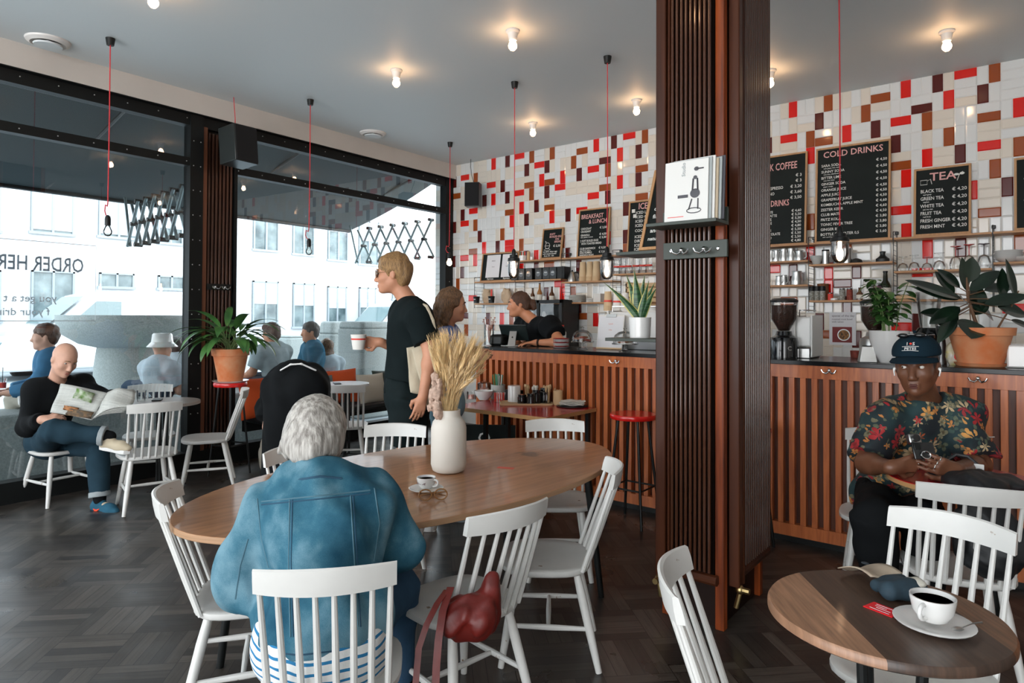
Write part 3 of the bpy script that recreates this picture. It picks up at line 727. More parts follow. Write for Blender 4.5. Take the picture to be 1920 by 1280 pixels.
def scissor(label, u0, n0, u1, n1, v0, v1, k):
    A = cpos(u0, v0, n0); B = cpos(u1, v0, n1); z1 = A[2]; z0 = cpos(u0, v1, n0)[2]; D = (B-A)/k; D[2] = 0; D0 = unit(np.cross(D, ZZ))*.02
    t = thing('folding_scissor_frame', label, 'awning support', (A[0], A[1], z0), 0, 'folding awning supports'); off = np.array((A[0], A[1], z0))
    P = lambda i, z: A*np.array([1, 1, 0])+D*i+ZZ*z-off
    b = MB(); c = MB()
    for i in range(k):
        b.tube([P(i-.15, z0)+D0, P(i+1.15, z1)+D0], .017, 6); b.tube([P(i-.15, z1)-D0, P(i+1.15, z0)-D0], .017, 6)
        for j, z in ((0, z0), (0, z1), (.5, (z0+z1)/2)): c.tube([P(i+j, z)+D0*2.2, P(i+j, z)-D0*2.2], .024, 8)
    b.build('lattice_bar', m_arm, t)['kind'] = 'stuff'; c.build('pivot', m_black, t)['kind'] = 'stuff'
    b = MB(); b.tube([P(k, z0), P(k+.8, z1+.1)], .015, 6); b.build('tie_rod', m_arm, t)
scissor('folded scissor support of the awning outside the right window', 808, -.35, 672, -2.1, 412, 482, 6)
scissor('folded scissor support of the awning outside the left window', 345, -.35, 246, -1.9, 350, 442, 6)
# ------------------------------------------------------------ lamps on the ceiling
m_porc = mat('white_porcelain', (.75, .73, .70), .3)
m_bulb = mat('lit_bulb', (1, .9, .75), .3, emit=22, ecol=(1, .58, .30))
m_soft = mat('lamp_filament', (1, .9, .8), .3, emit=6, ecol=(1, .62, .36))
m_bulbglass = glass('bulb_glass', (.97, .97, .95), 1.45, .02, 1.2, .05)
m_redcord = mat('red_cord', (.60, .03, .04), .7)
def spot():
    t = thing('ceiling_bulb', '', 'ceiling light')
    b = MB(); b.lathe([(.052, 0), (.052, -.012), (.040, -.022), (.032, -.06), (.028, -.075), (0, -.075)], n=24); b.f = [tuple(reversed(f)) for f in b.f]; b.build('socket', m_porc, t)
    b = MB(); b.lathe([(.0, -.150), (.016, -.147), (.030, -.130), (.033, -.113), (.026, -.092), (.016, -.078), (.014, -.070)], n=16); b.build('bulb', m_bulb, t, ang=80)
    return t
S0 = spot(); first = True
NM = ['at the top edge of the picture at left', 'above the middle of the left window', 'on the ceiling left of the pillar', 'high over the far end of bar', 'just left of the pillar over the bar', 'peeping out just right of the pillar', 'near the top right corner of the picture']
for (x, y), nm in zip(((1.80, -4.98), (1.92, -3.0), (3.22, -3.0), (1.92, -1.0), (3.20, -1.0), (4.49, -1.0), (5.78, -1.0)), NM):
    lab = 'bare glowing bulb in white socket '+nm
    if first: S0.location = (x, y, H); S0['label'] = lab; S0['group'] = 'bare ceiling bulbs'; first = False
    else: dup(S0, (x, y, H), 0, lab)
for x, y in ((3.2, -5.0), (4.5, -5.0), (1.8, -7)): dup(S0, (x, y, H), 0, 'bare glowing bulb in white socket')
def vent(x, y, lab):
    t = thing('ceiling_vent', lab, 'vent', (x, y, H), 0, 'round white ceiling vents')
    b = MB(); b.lathe([(.155, 0), (.15, -.012), (.12, -.03), (.115, -.02), (.05, 0)], n=40); b.f = [tuple(reversed(f)) for f in b.f]; b.build('rim', m_porc, t)
    b = MB(); b.lathe([(.10, -.034), (.095, -.045), (0, -.048)], n=40); b.lathe([(0, -.03), (.10, -.034)], n=40); b.lathe([(.02, 0), (.02, -.04)], n=8); b.f = [tuple(reversed(f)) for f in b.f]; b.build('disc', m_ceil, t)
vent(.22, -5.10, 'round white vent in the ceiling above the left window'); vent(.18, -1.82, 'round white vent in the ceiling above the right window')
def pendant_small(x, y, zb, lab, lit, loop=True):
    t = thing('pendant_lamp', lab, 'pendant lamp', (x, y, H), 0, 'bare bulbs on red cords')
    b = MB(); b.lathe([(.034, 0), (.030, -.028), (.026, -.055), (0, -.055)], n=20); b.f = [tuple(reversed(f)) for f in b.f]; b.build('ceiling_rose', m_black, t)
    z = zb-H
    b = MB(); b.tube([(0, 0, -.05), (.003, 0, z*.5), (-.004, 0, z+.26)], .0042, 6)
    b.tube([(-.004, 0, z+.26), (-.015, 0, z+.235), (-.05, 0, z+.25), (-.062, 0, z+.205), (-.04, 0, z+.17), (0, 0, z+.155)], .0042, 6); b.build('cord', m_redcord, t)
    b = MB(); b.lathe([(.006, z+.165), (.017, z+.155), (.021, z+.135), (.021, z+.085), (0, z+.085)], n=16); b.f = [tuple(reversed(f)) for f in b.f]; b.build('socket', m_black, t)
    b = MB(); b.lathe([(.0, z), (.018, z+.004), (.030, z+.022), (.032, z+.04), (.022, z+.065), (.014, z+.086)], n=16); b.build('bulb', m_bulb if lit else m_bulbglass, t, ang=80)
for u, v, ub, vb, lab, lit in ((207, 72, 203, 443, 'bare unlit bulb on a red cord hanging before the left window', 0), (582, 187, 579, 478, 'bare unlit bulb on a red cord hanging before the right window', 0), (844, 267, 842, 498, 'bare lit bulb on a red cord hanging by the tiled corner', 1)):
    p = onz(u, v, H); pendant_small(p[0], p[1], hz(ub, vb, p)[2], lab, lit)
m_pg = glass('lamp_glass', (.95, .93, .92), 1.45, .02, 1.5, .06)
def pendant_jar(u, v, vt, vb, lab, x=None):
    if x is None: p = onz(u, v, H)
    else: p = np.array([x, -2.2, H])
    z0 = hz(u, vb, p)[2]-H; zt = hz(u, vt, p)[2]-H
    t = thing('pendant_lamp', lab, 'pendant lamp', p, 0, 'glass jar pendants on red cords over the bar')
    b = MB(); b.lathe([(.034, 0), (.030, -.028), (.026, -.055), (0, -.055)], n=20); b.f = [tuple(reversed(f)) for f in b.f]; b.build('ceiling_rose', m_black, t)
    b = MB(); b.tube([(0, 0, -.05), (.004, 0, zt*.5), (0, 0, zt+.01)], .0042, 6); b.build('cord', m_redcord, t)
    L = zt-z0; q = L/.30
    b = MB(); b.lathe([(.008, zt+.02*q), (.018, zt), (.020, zt-.04*q), (.038, zt-.045*q), (.040, zt-.075*q), (.055, zt-.082*q), (.057, zt-.115*q), (0, zt-.115*q)], n=24); b.f = [tuple(reversed(f)) for f in b.f]; b.build('cap', m_black, t)
    b = MB(); b.lathe([(.0, z0), (.025, z0+.004), (.045, z0+.025), (.053, z0+.06), (.053, zt-.115*q)], n=24); b.build('glass_jar', m_pg, t, ang=80)
    b = MB(); c = (z0+zt-.115*q)/2-.01; b.ball((0, 0, c), (.022, .022, .045), 16, 10); b.tube([(0, 0, c+.04), (0, 0, zt-.11*q)], .012, 8); b.build('bulb', m_soft, t)
pendant_jar(965, 154, 470, 522, 'glass jar pendant on a red cord, first from the tiled corner over the bar')
pendant_jar(1139, 106, 466, 524, 'glass jar pendant on a red cord, just left of the pillar over the bar')
pendant_jar(1630, 0, 425, 492, 'glass jar pendant on a red cord, in front of the cold drinks board', 5.62-.32)
# speakers
m_sp = mat('speaker_black', (.008, .009, .010), .5, spec=.3); m_spg = mat('speaker_grille', (.006, .006, .007), .85, bump=.3, bscale=900)
m_spside = mat('speaker_side', (.02, .024, .023), .35)
def speaker(c, w, d, hh, rz, lab, tilt=0):
    t = thing('loudspeaker', lab, 'speaker', c, rz)
    Mx = Matrix.Rotation(tilt, 3, 'X')
    b = MB(); b.box((0, 0, 0), (w, d, hh), M=Mx); b.build('cabinet', m_spside, t, bevel=.006)
    b = MB(); b.box(tuple(Mx @ Vector((0, -d/2-.004, 0))), (w*.94, .012, hh*.95), M=Mx); b.build('grille', m_spg, t, bevel=.003)
    b = MB(); b.tube([(0, d/2-.02, 0), (0, d/2+.09, 0)], .015, 8); b.build('bracket', m_black, t)
    return t
p = ony(889, 366, -.22); t = speaker((p[0], -.24, p[2]), .20, .16, .32, R(28), 'small black loudspeaker mounted on the tiled wall by the corner')
b = MB(); b.tube([(0, .06, .15), (-.05, .1, .3), (-.07, .13, .42), (-.07, .14, H-p[2])], .004, 5); b.build('cable', m_sp, t)
sp_ = wp(onw(440, 275, .22)[0], .22, 0); p2 = hz(447, 275, sp_); t = speaker((p2[0], p2[1], p2[2]), .26, .24, .36, R(98), 'large black loudspeaker above the slatted column between windows', R(-6))
b = MB(); b.tube([(0, .05, .16), (.02, .08, .3), (.0, .08, H-p2[2])], .004, 5); b.build('cable', m_redcord, t)
# ------------------------------------------------------------ chairs
m_wh = mat('worn_white_paint', (.70, .69, .66), .38, coat=.15, var=.10, vscale=5, bump=.03, bscale=25)
n_, l_, b_ = nodes_of(m_wh)
_t = n_.new('ShaderNodeTexCoord'); _n = n_.new('ShaderNodeTexNoise'); _n.inputs['Scale'].default_value = 22; _n.inputs['Detail'].default_value = 6; l_.new(_t.outputs['Object'], _n.inputs[0])
_f = rampn(n_, l_, _n.outputs[0], [(.0, (0, 0, 0)), (.70, (0, 0, 0)), (.74, (1, 1, 1))])
_src = b_.inputs['Base Color'].links[0].from_socket; l_.new(mixn(n_, l_, _f, _src, (.24, .15, .08)), b_.inputs['Base Color'])
DIM = dict(w=.18, b=-.28, zr=.83, s=.165, sb=-.155, zs=.425, bg=.05)
def chair_proto():
    t = thing('spindle_back_chair', '', 'chair')
    b = MB(); N = 40; top = []; 
    def rim(a):
        c, s_ = math.cos(a), math.sin(a); p = 3.2
        r_ = (abs(c)**p+abs(s_)**p)**(-1/p)
        x, y = c*r_, s_*r_; wx = .205+.0*y; return (x*(.208+.008*y), y*.198+.005)
    rings = [(0, .412), (.45, .413), (.80, .4185), (.95, .425), (1.0, .420), (1.0, .402), (.95, .393), (0, .393)]
    vs = []; fs = []
    for k, (q, z) in enumerate(rings):
        for i in range(N):
            x, y = rim(2*PI*i/N); vs.append((x*max(q, .001), y*max(q, .001), z))
    for k in range(len(rings)-1):
        for i in range(N): fs.append((k*N+i, k*N+(i+1) % N, (k+1)*N+(i+1) % N, (k+1)*N+i))
    b.add(vs, [tuple(reversed(f)) for f in fs]); b.build('seat', m_wh, t, ang=60)
    F = [(-.178, .19), (.178, .19), (-.19, -.225), (.19, -.225)]; T = [(-.125, .125), (.125, .125), (-.13, -.13), (.13, -.13)]
    def lp(i, z): k = z/.40; return (F[i][0]+(T[i][0]-F[i][0])*k, F[i][1]+(T[i][1]-F[i][1])*k, z)
    for i in range(4):
        b = MB(); b.tube([lp(i, 0), lp(i, .15), lp(i, .30), lp(i, .40)], [.0135, .018, .019, .015], 12); b.build('leg', m_wh, t)
    for i, j in ((0, 2), (1, 3)):
        p, q = Vector(lp(i, .17)), Vector(lp(j, .17))
        b = MB(); b.tube([p, p.lerp(q, .5), q], [.009, .0125, .009], 10); b.build('stretcher', m_wh, t)
    p, q = Vector(lp(0, .17)).lerp(Vector(lp(2, .17)), .5), Vector(lp(1, .17)).lerp(Vector(lp(3, .17)), .5)
    b = MB(); b.tube([p, p.lerp(q, .5), q], [.009, .012, .009], 10); b.build('stretcher', m_wh, t)
    p, q = Vector(lp(0, .235)), Vector(lp(1, .235))
    # backrest rail: bowed board
    def rail(u, v):
        a = (u*2-1); x = a*DIM['w']*1.04; y = DIM['b']-DIM['bg']*(1-a*a)
        return x, y
    b = MB(); n2 = 18; vs = []; fs = []
    for i in range(n2+1):
        x, y = rail(i/n2, 0); zt = .832+.010*(1-(2*i/n2-1)**2); zb = .765
        nx, ny = -DIM['bg']*2*(2*i/n2-1)/DIM['w'], 1; L = math.hypot(nx, ny); nx, ny = -nx/L*-1, ny/L
        ty = .0105
        for (oy, z) in ((-ty, zb), (ty, zb), (ty+.0, (zb+zt)/2), (ty-.003, zt-.004), (0, zt), (-ty+.003, zt-.004), (-ty, (zb+zt)/2)):
            tilt = (z-zb)*.22
            vs.append((x, y+oy-tilt+.010, z))
    k = 7
    for i in range(n2):
        for j in range(k): fs.append((i*k+j, i*k+(j+1) % k, (i+1)*k+(j+1) % k, (i+1)*k+j))
    fs.append(tuple(range(k))[::-1]); fs.append(tuple(n2*k+j for j in range(k)))
    b.add(vs, [tuple(reversed(f)) for f in fs]); b.build('top_rail', m_wh, t, ang=40)
    for i in range(8):
        a = (i/7*2-1); x, y = a*DIM['w']*.95, DIM['b']-DIM['bg']*(1-(a*.93)**2)+.008
        q = Vector((a*DIM['s'], DIM['sb']-.035*(1-a*a), .41)); p = Vector((x, y, .775))
        b = MB(); b.tube([q, q.lerp(p, .35), p], [.0095, .0105, .0075], 8); b.build('spindle', m_wh, t)
    return t
C0 = chair_proto()
def place(x, y, rz, lab, grp):
    global _cu
    if not C0.get('label'):
        C0.location = (x, y, 0); C0.rotation_euler = (0, 0, R(rz)); C0['label'] = lab; C0['group'] = grp; return C0
    return dup(C0, (x, y, 0), R(rz), lab, grp)
G1, G2, G3 = 'white chairs round the oval table', 'white chairs at the small window tables', 'white chairs by the right hand tables'
place(4.594, -5.596, 48.8, 'white spindle-back chair under the grey-haired person in denim', G1)
place(3.876, -5.463, 326.9, 'empty white spindle-back chair at the left end of the oval table', G1)
place(4.567, -5.004, 80.9, 'white spindle-back chair holding the dark red bag', G1)
place(4.556, -4.414, 124.8, 'empty white spindle-back chair at the right end of oval table by pillar', G1)
place(4.071, -3.618, 218.7, 'white chair on the far side of oval table, in front of slatted bar', G1)
place(3.436, -4.394, 218, 'white chair on the far side of oval table left of the vase', G1)
place(3.66, -4.92, 271, 'white chair on the far side of oval table half behind the grey hair', G1)
place(.572, -3.967, 150.9, 'white chair turned side-on below the potted plant, stained seat', G2)
place(.834, -4.573, 76.8, 'white chair with its back to us at the small table by left window', G2)
place(.12, -4.94, 278, 'white chair the newspaper reader sits on', G2)
place(.032, -4.224, 246.1, 'white chair facing us behind the small table by left window', G2)
place(.948, -2.759, 50.2, 'white chair with its back to us at the round white table', G2)
place(1.45, -2.45, 75, 'white chair half hidden behind the standing person in black shorts', G2)
place(5.62, -2.72, 190, 'white chair under the person in the floral shirt', G3)
place(6.019, -3.388, 14.2, 'white chair between the red table and the near wooden table', G3)
place(6.00, -4.50, 166.3, 'white chair tucked under the near wooden table', G3)
place(5.822, -5.105, 290.3, 'white chair seen edge-on at bottom, right of the pillar foot', G3)
# ------------------------------------------------------------ tables
def woodmat(name, c1, c2, rough, scale, stretch, rot=0, coat=.2, dist=2.0):
    M_ = mat(name, c1, rough, coat=coat); n, l, b = nodes_of(M_)
    t = n.new('ShaderNodeTexCoord'); mp = n.new('ShaderNodeMapping'); l.new(t.outputs['Object'], mp.inputs[0]); mp.inputs['Scale'].default_value = stretch; mp.inputs['Rotation'].default_value = (0, 0, R(rot))
    w = n.new('ShaderNodeTexNoise'); w.inputs['Scale'].default_value = scale; w.inputs['Detail'].default_value = 6; w.inputs['Distortion'].default_value = dist; l.new(mp.outputs[0], w.inputs[0])
    l.new(rampn(n, l, w.outputs[0], [(.3, c2), (.62, c1)]), b.inputs['Base Color'])
    return M_
m_oval = woodmat('walnut_veneer', (.40, .185, .080), (.25, .105, .042), .30, 3, (1, 12, 1), 0, .35, .6)
n, l, b = nodes_of(m_oval)                      # worn dark stain
t_ = n.new('ShaderNodeTexCoord'); sub = n.new('ShaderNodeVectorMath'); sub.operation = 'SUBTRACT'; l.new(t_.outputs['Object'], sub.inputs[0]); sub.inputs[1].default_value = (.66, -.02, .74)
m2 = n.new('ShaderNodeVectorMath'); m2.operation = 'MULTIPLY'; l.new(sub.outputs[0], m2.inputs[0]); m2.inputs[1].default_value = (9, 6.5, 1)
ln = n.new('ShaderNodeVectorMath'); ln.operation = 'LENGTH'; l.new(m2.outputs[0], ln.inputs[0])
nz = n.new('ShaderNodeTexNoise'); nz.inputs['Scale'].default_value = 14; l.new(t_.outputs['Object'], nz.inputs[0])
f = mathn(n, l, 'ADD', ln.outputs[1], mathn(n, l, 'MULTIPLY', nz.outputs[0], .9)); src = b.inputs['Base Color'].links[0].from_socket
l.new(mixn(n, l, rampn(n, l, f, [(.75, (.8,)*3), (1.0, (0, 0, 0))]), src, (.035, .022, .016)), b.inputs['Base Color'])
m_edge = mat('plywood_edge', (.42, .24, .13), .5, var=.2, vscale=6, stretch=(1, 1, 40))
OV = (4.019, -4.60, 83.98); OA, OB = 1.171, .62
t = thing('oval_table', 'long oval table with walnut brown top in the middle of the room', 'table', (OV[0], OV[1], 0), R(OV[2]))
b = MB(); P = ellipse(OA, OB, 96); b.prism(P, .715, .74); b.m = [1, 0]+[1]*96; b.build('tabletop', [m_oval, m_edge], t, ang=30, bevel=.003)
for sx, sy in ((1, 1), (1, -1), (-1, 1), (-1, -1)):
    b = MB(); b.tube([(sx*.80, sy*.30, .715), (sx*.86, sy*.36, 0)], [.022, .016], 12); b.build('leg', m_black, t)
b = MB()
for sy in (-1, 1): b.tube([(-.78, sy*.30, .69), (.78, sy*.30, .69)], .015, 8)
for sx in (-1, 1): b.tube([(sx*.80, -.30, .69), (sx*.80, .30, .69)], .015, 8)
b.build('underframe', m_black, t)
# round wooden table, near right
RT = (5.985, -4.915); _d = onz(1498, 1078, .74)-onz(1672, 1253, .74); RTZ = math.atan2(_d[1], _d[0])-PI/2
print([float((onz(u, v, .74)[:2]-np.array(RT))@np.array([math.cos(RTZ), math.sin(RTZ)])) for u, v in ((1498, 1078), (1672, 1253), (1690, 1093), (1854, 1249))])
t = thing('round_table', 'round table of striped dark and light wood planks at bottom right', 'table', (RT[0], RT[1], 0), RTZ)
mt = mat('striped_planks', (.1, .05, .03), .42, coat=.15); n, l, b = nodes_of(mt)
tcn = n.new('ShaderNodeTexCoord'); sp_ = n.new('ShaderNodeSeparateXYZ'); l.new(tcn.outputs['Object'], sp_.inputs[0])
mp = n.new('ShaderNodeMapping'); l.new(tcn.outputs['Object'], mp.inputs[0]); mp.inputs['Scale'].default_value = (30, 2, 1); nz = n.new('ShaderNodeTexNoise'); nz.inputs['Scale'].default_value = 3; nz.inputs['Detail'].default_value = 7; l.new(mp.outputs[0], nz.inputs[0])
base = rampn(n, l, mathn(n, l, 'MULTIPLY_ADD', sp_.outputs[0], 1.6, .5), [(0, (.36, .19, .11)), (.305, (.055, .030, .020)), (.44, (.075, .042, .027)), (.60, (.052, .029, .019)), (.80, (.17, .080, .038))], 'CONSTANT')
mul = n.new('ShaderNodeMix'); mul.data_type = 'RGBA'; mul.blend_type = 'MULTIPLY'; mul.inputs[0].default_value = 1; l.new(base, mul.inputs[6]); l.new(rampn(n, l, nz.outputs[0], [(.3, (.62,)*3), (.7, (1.25,)*3)]), mul.inputs[7]); l.new(mul.outputs[2], b.inputs['Base Color'])
b = MB(); b.lathe([(0, .712), (.272, .712), (.281, .718), (.281, .733), (.276, .74), (0, .74)], n=72); b.build('tabletop', mt, t, ang=40)
b = MB(); b.lathe([(0, 0), (.2, 0), (.2, .012), (.03, .02), (0, .02)], n=40); b.build('base_plate', m_black, t)
for a in (90, 210, 330):
    b = MB(); b.tube([(.06*math.cos(R(a)), .06*math.sin(R(a)), .015), (.09*math.cos(R(a)), .09*math.sin(R(a)), .712)], .014, 10); b.build('leg', m_black, t)
# red table
m_red = mat('red_laminate', (.42, .006, .010), .25, coat=.3); m_redm = mat('red_lacquer', (.62, .010, .008), .25, coat=.4)
m_ply = mat('birch_edge', (.50, .27, .11), .5)
RD = (6.036, -3.26)
t = thing('cafe_table', 'round red-topped table in front of the person in floral shirt', 'table', (RD[0], RD[1], 0))
b = MB(); b.lathe([(0, .755), (.305, .755), (.31, .777)], n=64, mi=1); b.lathe([(.31, .777), (.308, .78), (0, .78)], n=64, mi=0); b.build('tabletop', [m_red, m_ply], t, ang=40)
b = MB(); b.tube([(.10, .16, .02), (.10, .16, .755)], .025, 16); b.build('stem', m_black, t); b = MB(); b.lathe([(0, 0), (.16, 0), (.16, .01), (.04, .03), (0, .03)], (.10, .16, 0), n=40); b.build('base_plate', m_black, t)
# small table at the left window
def small_table(x, y, z, r_, lab, mt_, nm='cafe_table'):
    t = thing(nm, lab, 'table', (x, y, 0))
    b = MB(); b.lathe([(0, z-.025), (r_, z-.025), (r_, z-.003), (r_-.003, z), (0, z)], n=56); b.build('tabletop', mt_, t, ang=40)
    for a in (45, 135, 225, 315):
        c, s_ = math.cos(R(a)), math.sin(R(a))
        b = MB(); b.tube([(c*.04, s_*.04, z-.03), (c*.04, s_*.04, .03), (c*.2, s_*.2, .012)], .012, 8); b.build('leg', m_black, t)
    return t
m_wtop = mat('white_tabletop', (.66, .66, .66), .25)
m_gtop = mat('grey_tabletop', (.30, .26, .23), .3)
p = onz(305, 752, .74); small_table(p[0], p[1], .74, .30, 'small round table with glass on it by the left window', m_gtop)
p = cpos(648, 718, .64); small_table(p[0], p[1], p[2], .245, 'round white table by the cushioned bench', m_wtop); WT = p; print('WT', p, np.dot(p-WO, WN))
# stools
def stool_proto():
    t = thing('bar_stool', '', 'stool')
    b = MB(); b.lathe([(0, .755), (.165, .755), (.17, .762), (.17, .783), (.165, .79), (.02, .79), (0, .79)], n=48); b.build('seat', m_redm, t, ang=40)
    for a in (45, 135, 225, 315):
        c, s_ = math.cos(R(a)), math.sin(R(a)); b = MB(); b.tube([(c*.11, s_*.11, .757), (c*.205, s_*.205, 0)], .0105, 8); b.build('leg', m_black, t)
    b = MB(); k = .205-.095*(.26/.757)
    P = [(k*math.cos(R(a)), k*math.sin(R(a)), .26) for a in (45, 135, 225, 315)]
    b.tube(P, .007, 6, close=True); b.build('foot_ring', m_black, t)
    return t
ST = stool_proto(); ST['label'] = 'red-seated bar stool before the slatted bar, left of the pillar'; ST['group'] = 'red bar stools'; ST.location = (3.98, -2.52, 0)
dup(ST, (4.80, -2.55, 0), 0, 'red-seated bar stool before the slatted bar, right of the pillar')
p = onx(432, 716, .37); o_ = dup(ST, (p[0], p[1], 0), .3, 'red stool with the potted leafy plant standing on it'); o_.scale = (.88, .88, p[2]/.79); PS = p; print('PS', p)
# ------------------------------------------------------------ window bench and cushions
m_leather = mat('black_leather', (.008, .009, .010), .35)
b = MB(); wbox(b, .3, s2l-.05, -.02, .34, .40, .47); off = wp(1.5, .2, 0)
t = thing('bench', 'black upholstered bench running under the right window', 'bench', off)
b.v = [tuple(np.array(q)-off) for q in b.v]; b.build('seat_pad', m_leather, t, bevel=.02)
b = MB(); wbox(b, .3, s2l-.05, -.02, .035, .30, .62); b.v = [tuple(np.array(q)-off) for q in b.v]; b.build('backboard', m_black, t, bevel=.005)
for s_ in (.4, 1.4, 2.4, 3.1):
    b = MB(); wbox(b, s_, s_+.03, .28, .31, 0, .4); b.v = [tuple(np.array(q)-off) for q in b.v]; b.build('leg', m_black, t)
def cushion(c, w, hh, th, rz, tilt, m_, lab, fr=None):
    t = MB()
    def f(sg):
        return lambda u, v: ((u-.5)*w*(1-.06*math.cos((v-.5)*PI)**2*0), sg*th*.5*(max(0, math.sin(PI*u)*math.sin(PI*v)))**.45, (v-.5)*hh)
    def shrink(u, v, sg):
        x, z = (u-.5)*w, (v-.5)*hh; k = 1-.07*math.cos((u-.5)*PI)*(abs(v-.5)*2)**2; k2 = 1-.07*math.cos((v-.5)*PI)*(abs(u-.5)*2)**2
        return (x*k2, sg*th*.5*max(0, math.sin(PI*u)*math.sin(PI*v))**.45, z*k)
    t.grid(lambda u, v: shrink(u, v, -1), 18, 18); t.grid(lambda u, v: shrink(1-u, v, 1), 18, 18)
    Mx = Matrix.Rotation(rz, 3, 'Z') @ Matrix.Rotation(tilt, 3, 'X'); t.xf(Mx)
    return tag(t.build('cushion', m_, ang=180, loc=tuple(c)), lab, 'cushion', 'cushions on the window bench')
m_or = mat('orange_linen', (.62, .085, .014), .85, bump=.1, bscale=200); m_gc = mat('dark_green_velvet', (.010, .030, .024), .7, sheen=.4); m_be = mat('beige_linen', (.48, .44, .37), .9, bump=.1, bscale=200)
yw = PI/2+_wb
cushion(cpos(487, 745, .16), .46, .42, .14, yw, R(-12), m_or, 'orange cushion behind the bending person in black')
cushion(cpos(632, 725, .12), .62, .40, .12, yw, R(-14), m_or, 'orange cushion leaning behind the round white table')
cushion(cpos(598, 735, .22), .5, .36, .10, yw+.1, R(-20), m_gc, 'dark green cushion left of the round white table')
cushion(cpos(697, 728, .22), .42, .36, .14, yw, R(-14), m_be, 'beige cushion right of the round white table')
cushion(cpos(727, 724, .16), .44, .42, .12, yw, R(-14), m_gc, 'dark green cushion behind the standing person\'s hip')
# ------------------------------------------------------------ the bar
BY = -2.265; BX0, BX1 = 2.22, 8.6; BZ = 1.185
m_teak = woodmat('teak', (.56, .155, .042), (.34, .080, .020), .38, 3, (9, 9, .7), 0, .15, 1.0)
m_teakd = woodmat('teak_recess_shade', (.12, .030, .010), (.05, .013, .005), .5, 3, (9, 9, .7), 0, .1, 1.0)  # darker copy of the teak; shade between the slats is put into its colour
m_stone = mat('black_worktop', (.006, .007, .008), .2, spec=.3)
t = thing('bar', 'long bar clad in upright reddish teak slats', 'bar', (BX0, BY, 0)); L = BX1-BX0
b = MB(); b.bb(0, L, .05, .62, .05, BZ); b.build('carcass', m_teakd, t)
b = MB(); b.bb(0, L, 0, .05, BZ-.085, BZ); b.bb(0, L, 0, .05, .05, .13); b.bb(0, .02, 0, .62, .05, BZ); b.build('rail', m_teak, t)
xs = np.arange(.01, L-.04, .071)
rs = random.Random(5); nn = 0; rest = MB()
for x in xs:
    if x+BX0 < 6.6:
        b = MB(); b.bb(x, x+.036, .004, .05, .13, BZ-.085); b.build('slat', m_teak, t, bevel=.002)
    else: rest.bb(x, x+.036, .004, .05, .13, BZ-.085)
o = rest.build('slat', m_teak, t); o['kind'] = 'stuff'
b = MB(); b.bb(0, L, .04, .6, 0, .05); b.build('plinth', m_black, t)
tag(MB().bb(BX0-.02, BX1, BY-.015, BY+.66, BZ+.0005, BZ+.03).build('worktop', m_stone, bevel=.003), 'polished black worktop along the bar', 'worktop')
CZ = BZ+.03
m_chr = mat('chrome', (.72, .72, .72), .12, 1)
hk = None
def hook_proto(plate=False):
    b = MB(); b.lathe([(0, 0), (.014, 0), (.010, .012), (0, .016)], n=14, M=Matrix.Rotation(PI/2, 3, 'X')); b.ball((0, -.016, 0), .012, 10, 6)
    for sx in (-1, 1): b.tube([(0, -.012, -.006), (sx*.018, -.03, -.020), (sx*.036, -.034, -.012), (sx*.044, -.034, .004)], [.006, .0055, .005, .006], 8)
    return b
for u, v, lab in ((1156, 676, 'double chrome coat hook under the worktop left of the pillar'), (1556, 694, 'double chrome coat hook under the worktop left of the seated person'), (1834, 709, 'double chrome coat hook under the worktop below terracotta pot')):
    p = ony(u, v, BY-.001); tag(hook_proto().build('coat_hook', m_chr, loc=tuple(p)), lab, 'hook', 'coat hooks on the bar')
# back bar counter
m_wcab = mat('white_cabinet', (.66, .65, .62), .4); m_steel = mat('brushed_steel', (.50, .50, .49), .28, 1)
t = thing('back_counter', 'white back counter against the tiled wall', 'counter', (2.0, -.64, 0))
b = MB(); b.bb(0, 6.4, .02, .63, 0, .88); b.build('cabinet', m_wcab, t); b = MB(); b.bb(-.01, 6.4, 0, .63, .88, .92); b.build('counter_top', m_wcab, t, bevel=.003)
# shelving
m_wire = mat('black_wire', (.010, .010, .010), .4); m_oak = mat('oak_shelf', (.52, .26, .11), .5, var=.25, vscale=5, stretch=(1, 14, 14))
def ladder(x, z0, z1, lab):
    t = thing('wire_shelf_ladder', lab, 'shelf bracket', (x, 0, z0), 0, 'black wire ladders of the wall shelves')
    b = MB(); hh = z1-z0
    for y in (-.015, -.205): b.tube([(0, y, 0), (0, y, hh)], .0035, 6)
    b.build('upright', m_wire, t); b = MB()
    for k in range(int(hh/.045)+1): b.tube([(0, -.015, .01+k*.045), (0, -.205, .01+k*.045)], .0022, 5)
    b.tube([(0, -.015, hh), (0, -.015, hh+.02), (0, -.205, hh), (0, -.21, hh-.02)], .0035, 6); b.build('rung', m_wire, t)['kind'] = 'stuff'
    b = MB(); b.box((0, -.015, hh+.005), (.03, .03, .03)); b.build('wall_clip', m_wire, t, bevel=.005)
WH = ['furthest left of the wall, by the hanging scoops', 'behind the first glass jar pendant', 'right of the black coffee tins', 'behind the second glass jar pendant', 'hidden just left of the pillar', 'hidden behind the pillar', 'left of the small coffee tins right of the pillar', 'left of the upside-down glasses', 'right of the upside-down glasses']
for x, z0, z1, w in zip((.355, 1.06, 1.77, 2.48, 3.19, 3.9, 4.60, 5.305, 6.016), (1.60, 1.60, 1.60, 1.60, 1.6, 1.6, 1.55, 1.55, 1.55), (2.01, 2.24, 2.26, 2.26, 2.26, 2.26, 2.26, 2.26, 2.26), WH): ladder(x, z0, z1, 'black wire ladder '+w)
def shelf(x0, x1, z, lab):
    return tag(MB().bb(x0, x1, -.215, -.008, z-.018, z).build('wall_shelf', m_oak, bevel=.002), lab, 'shelf', 'oak wall shelves')
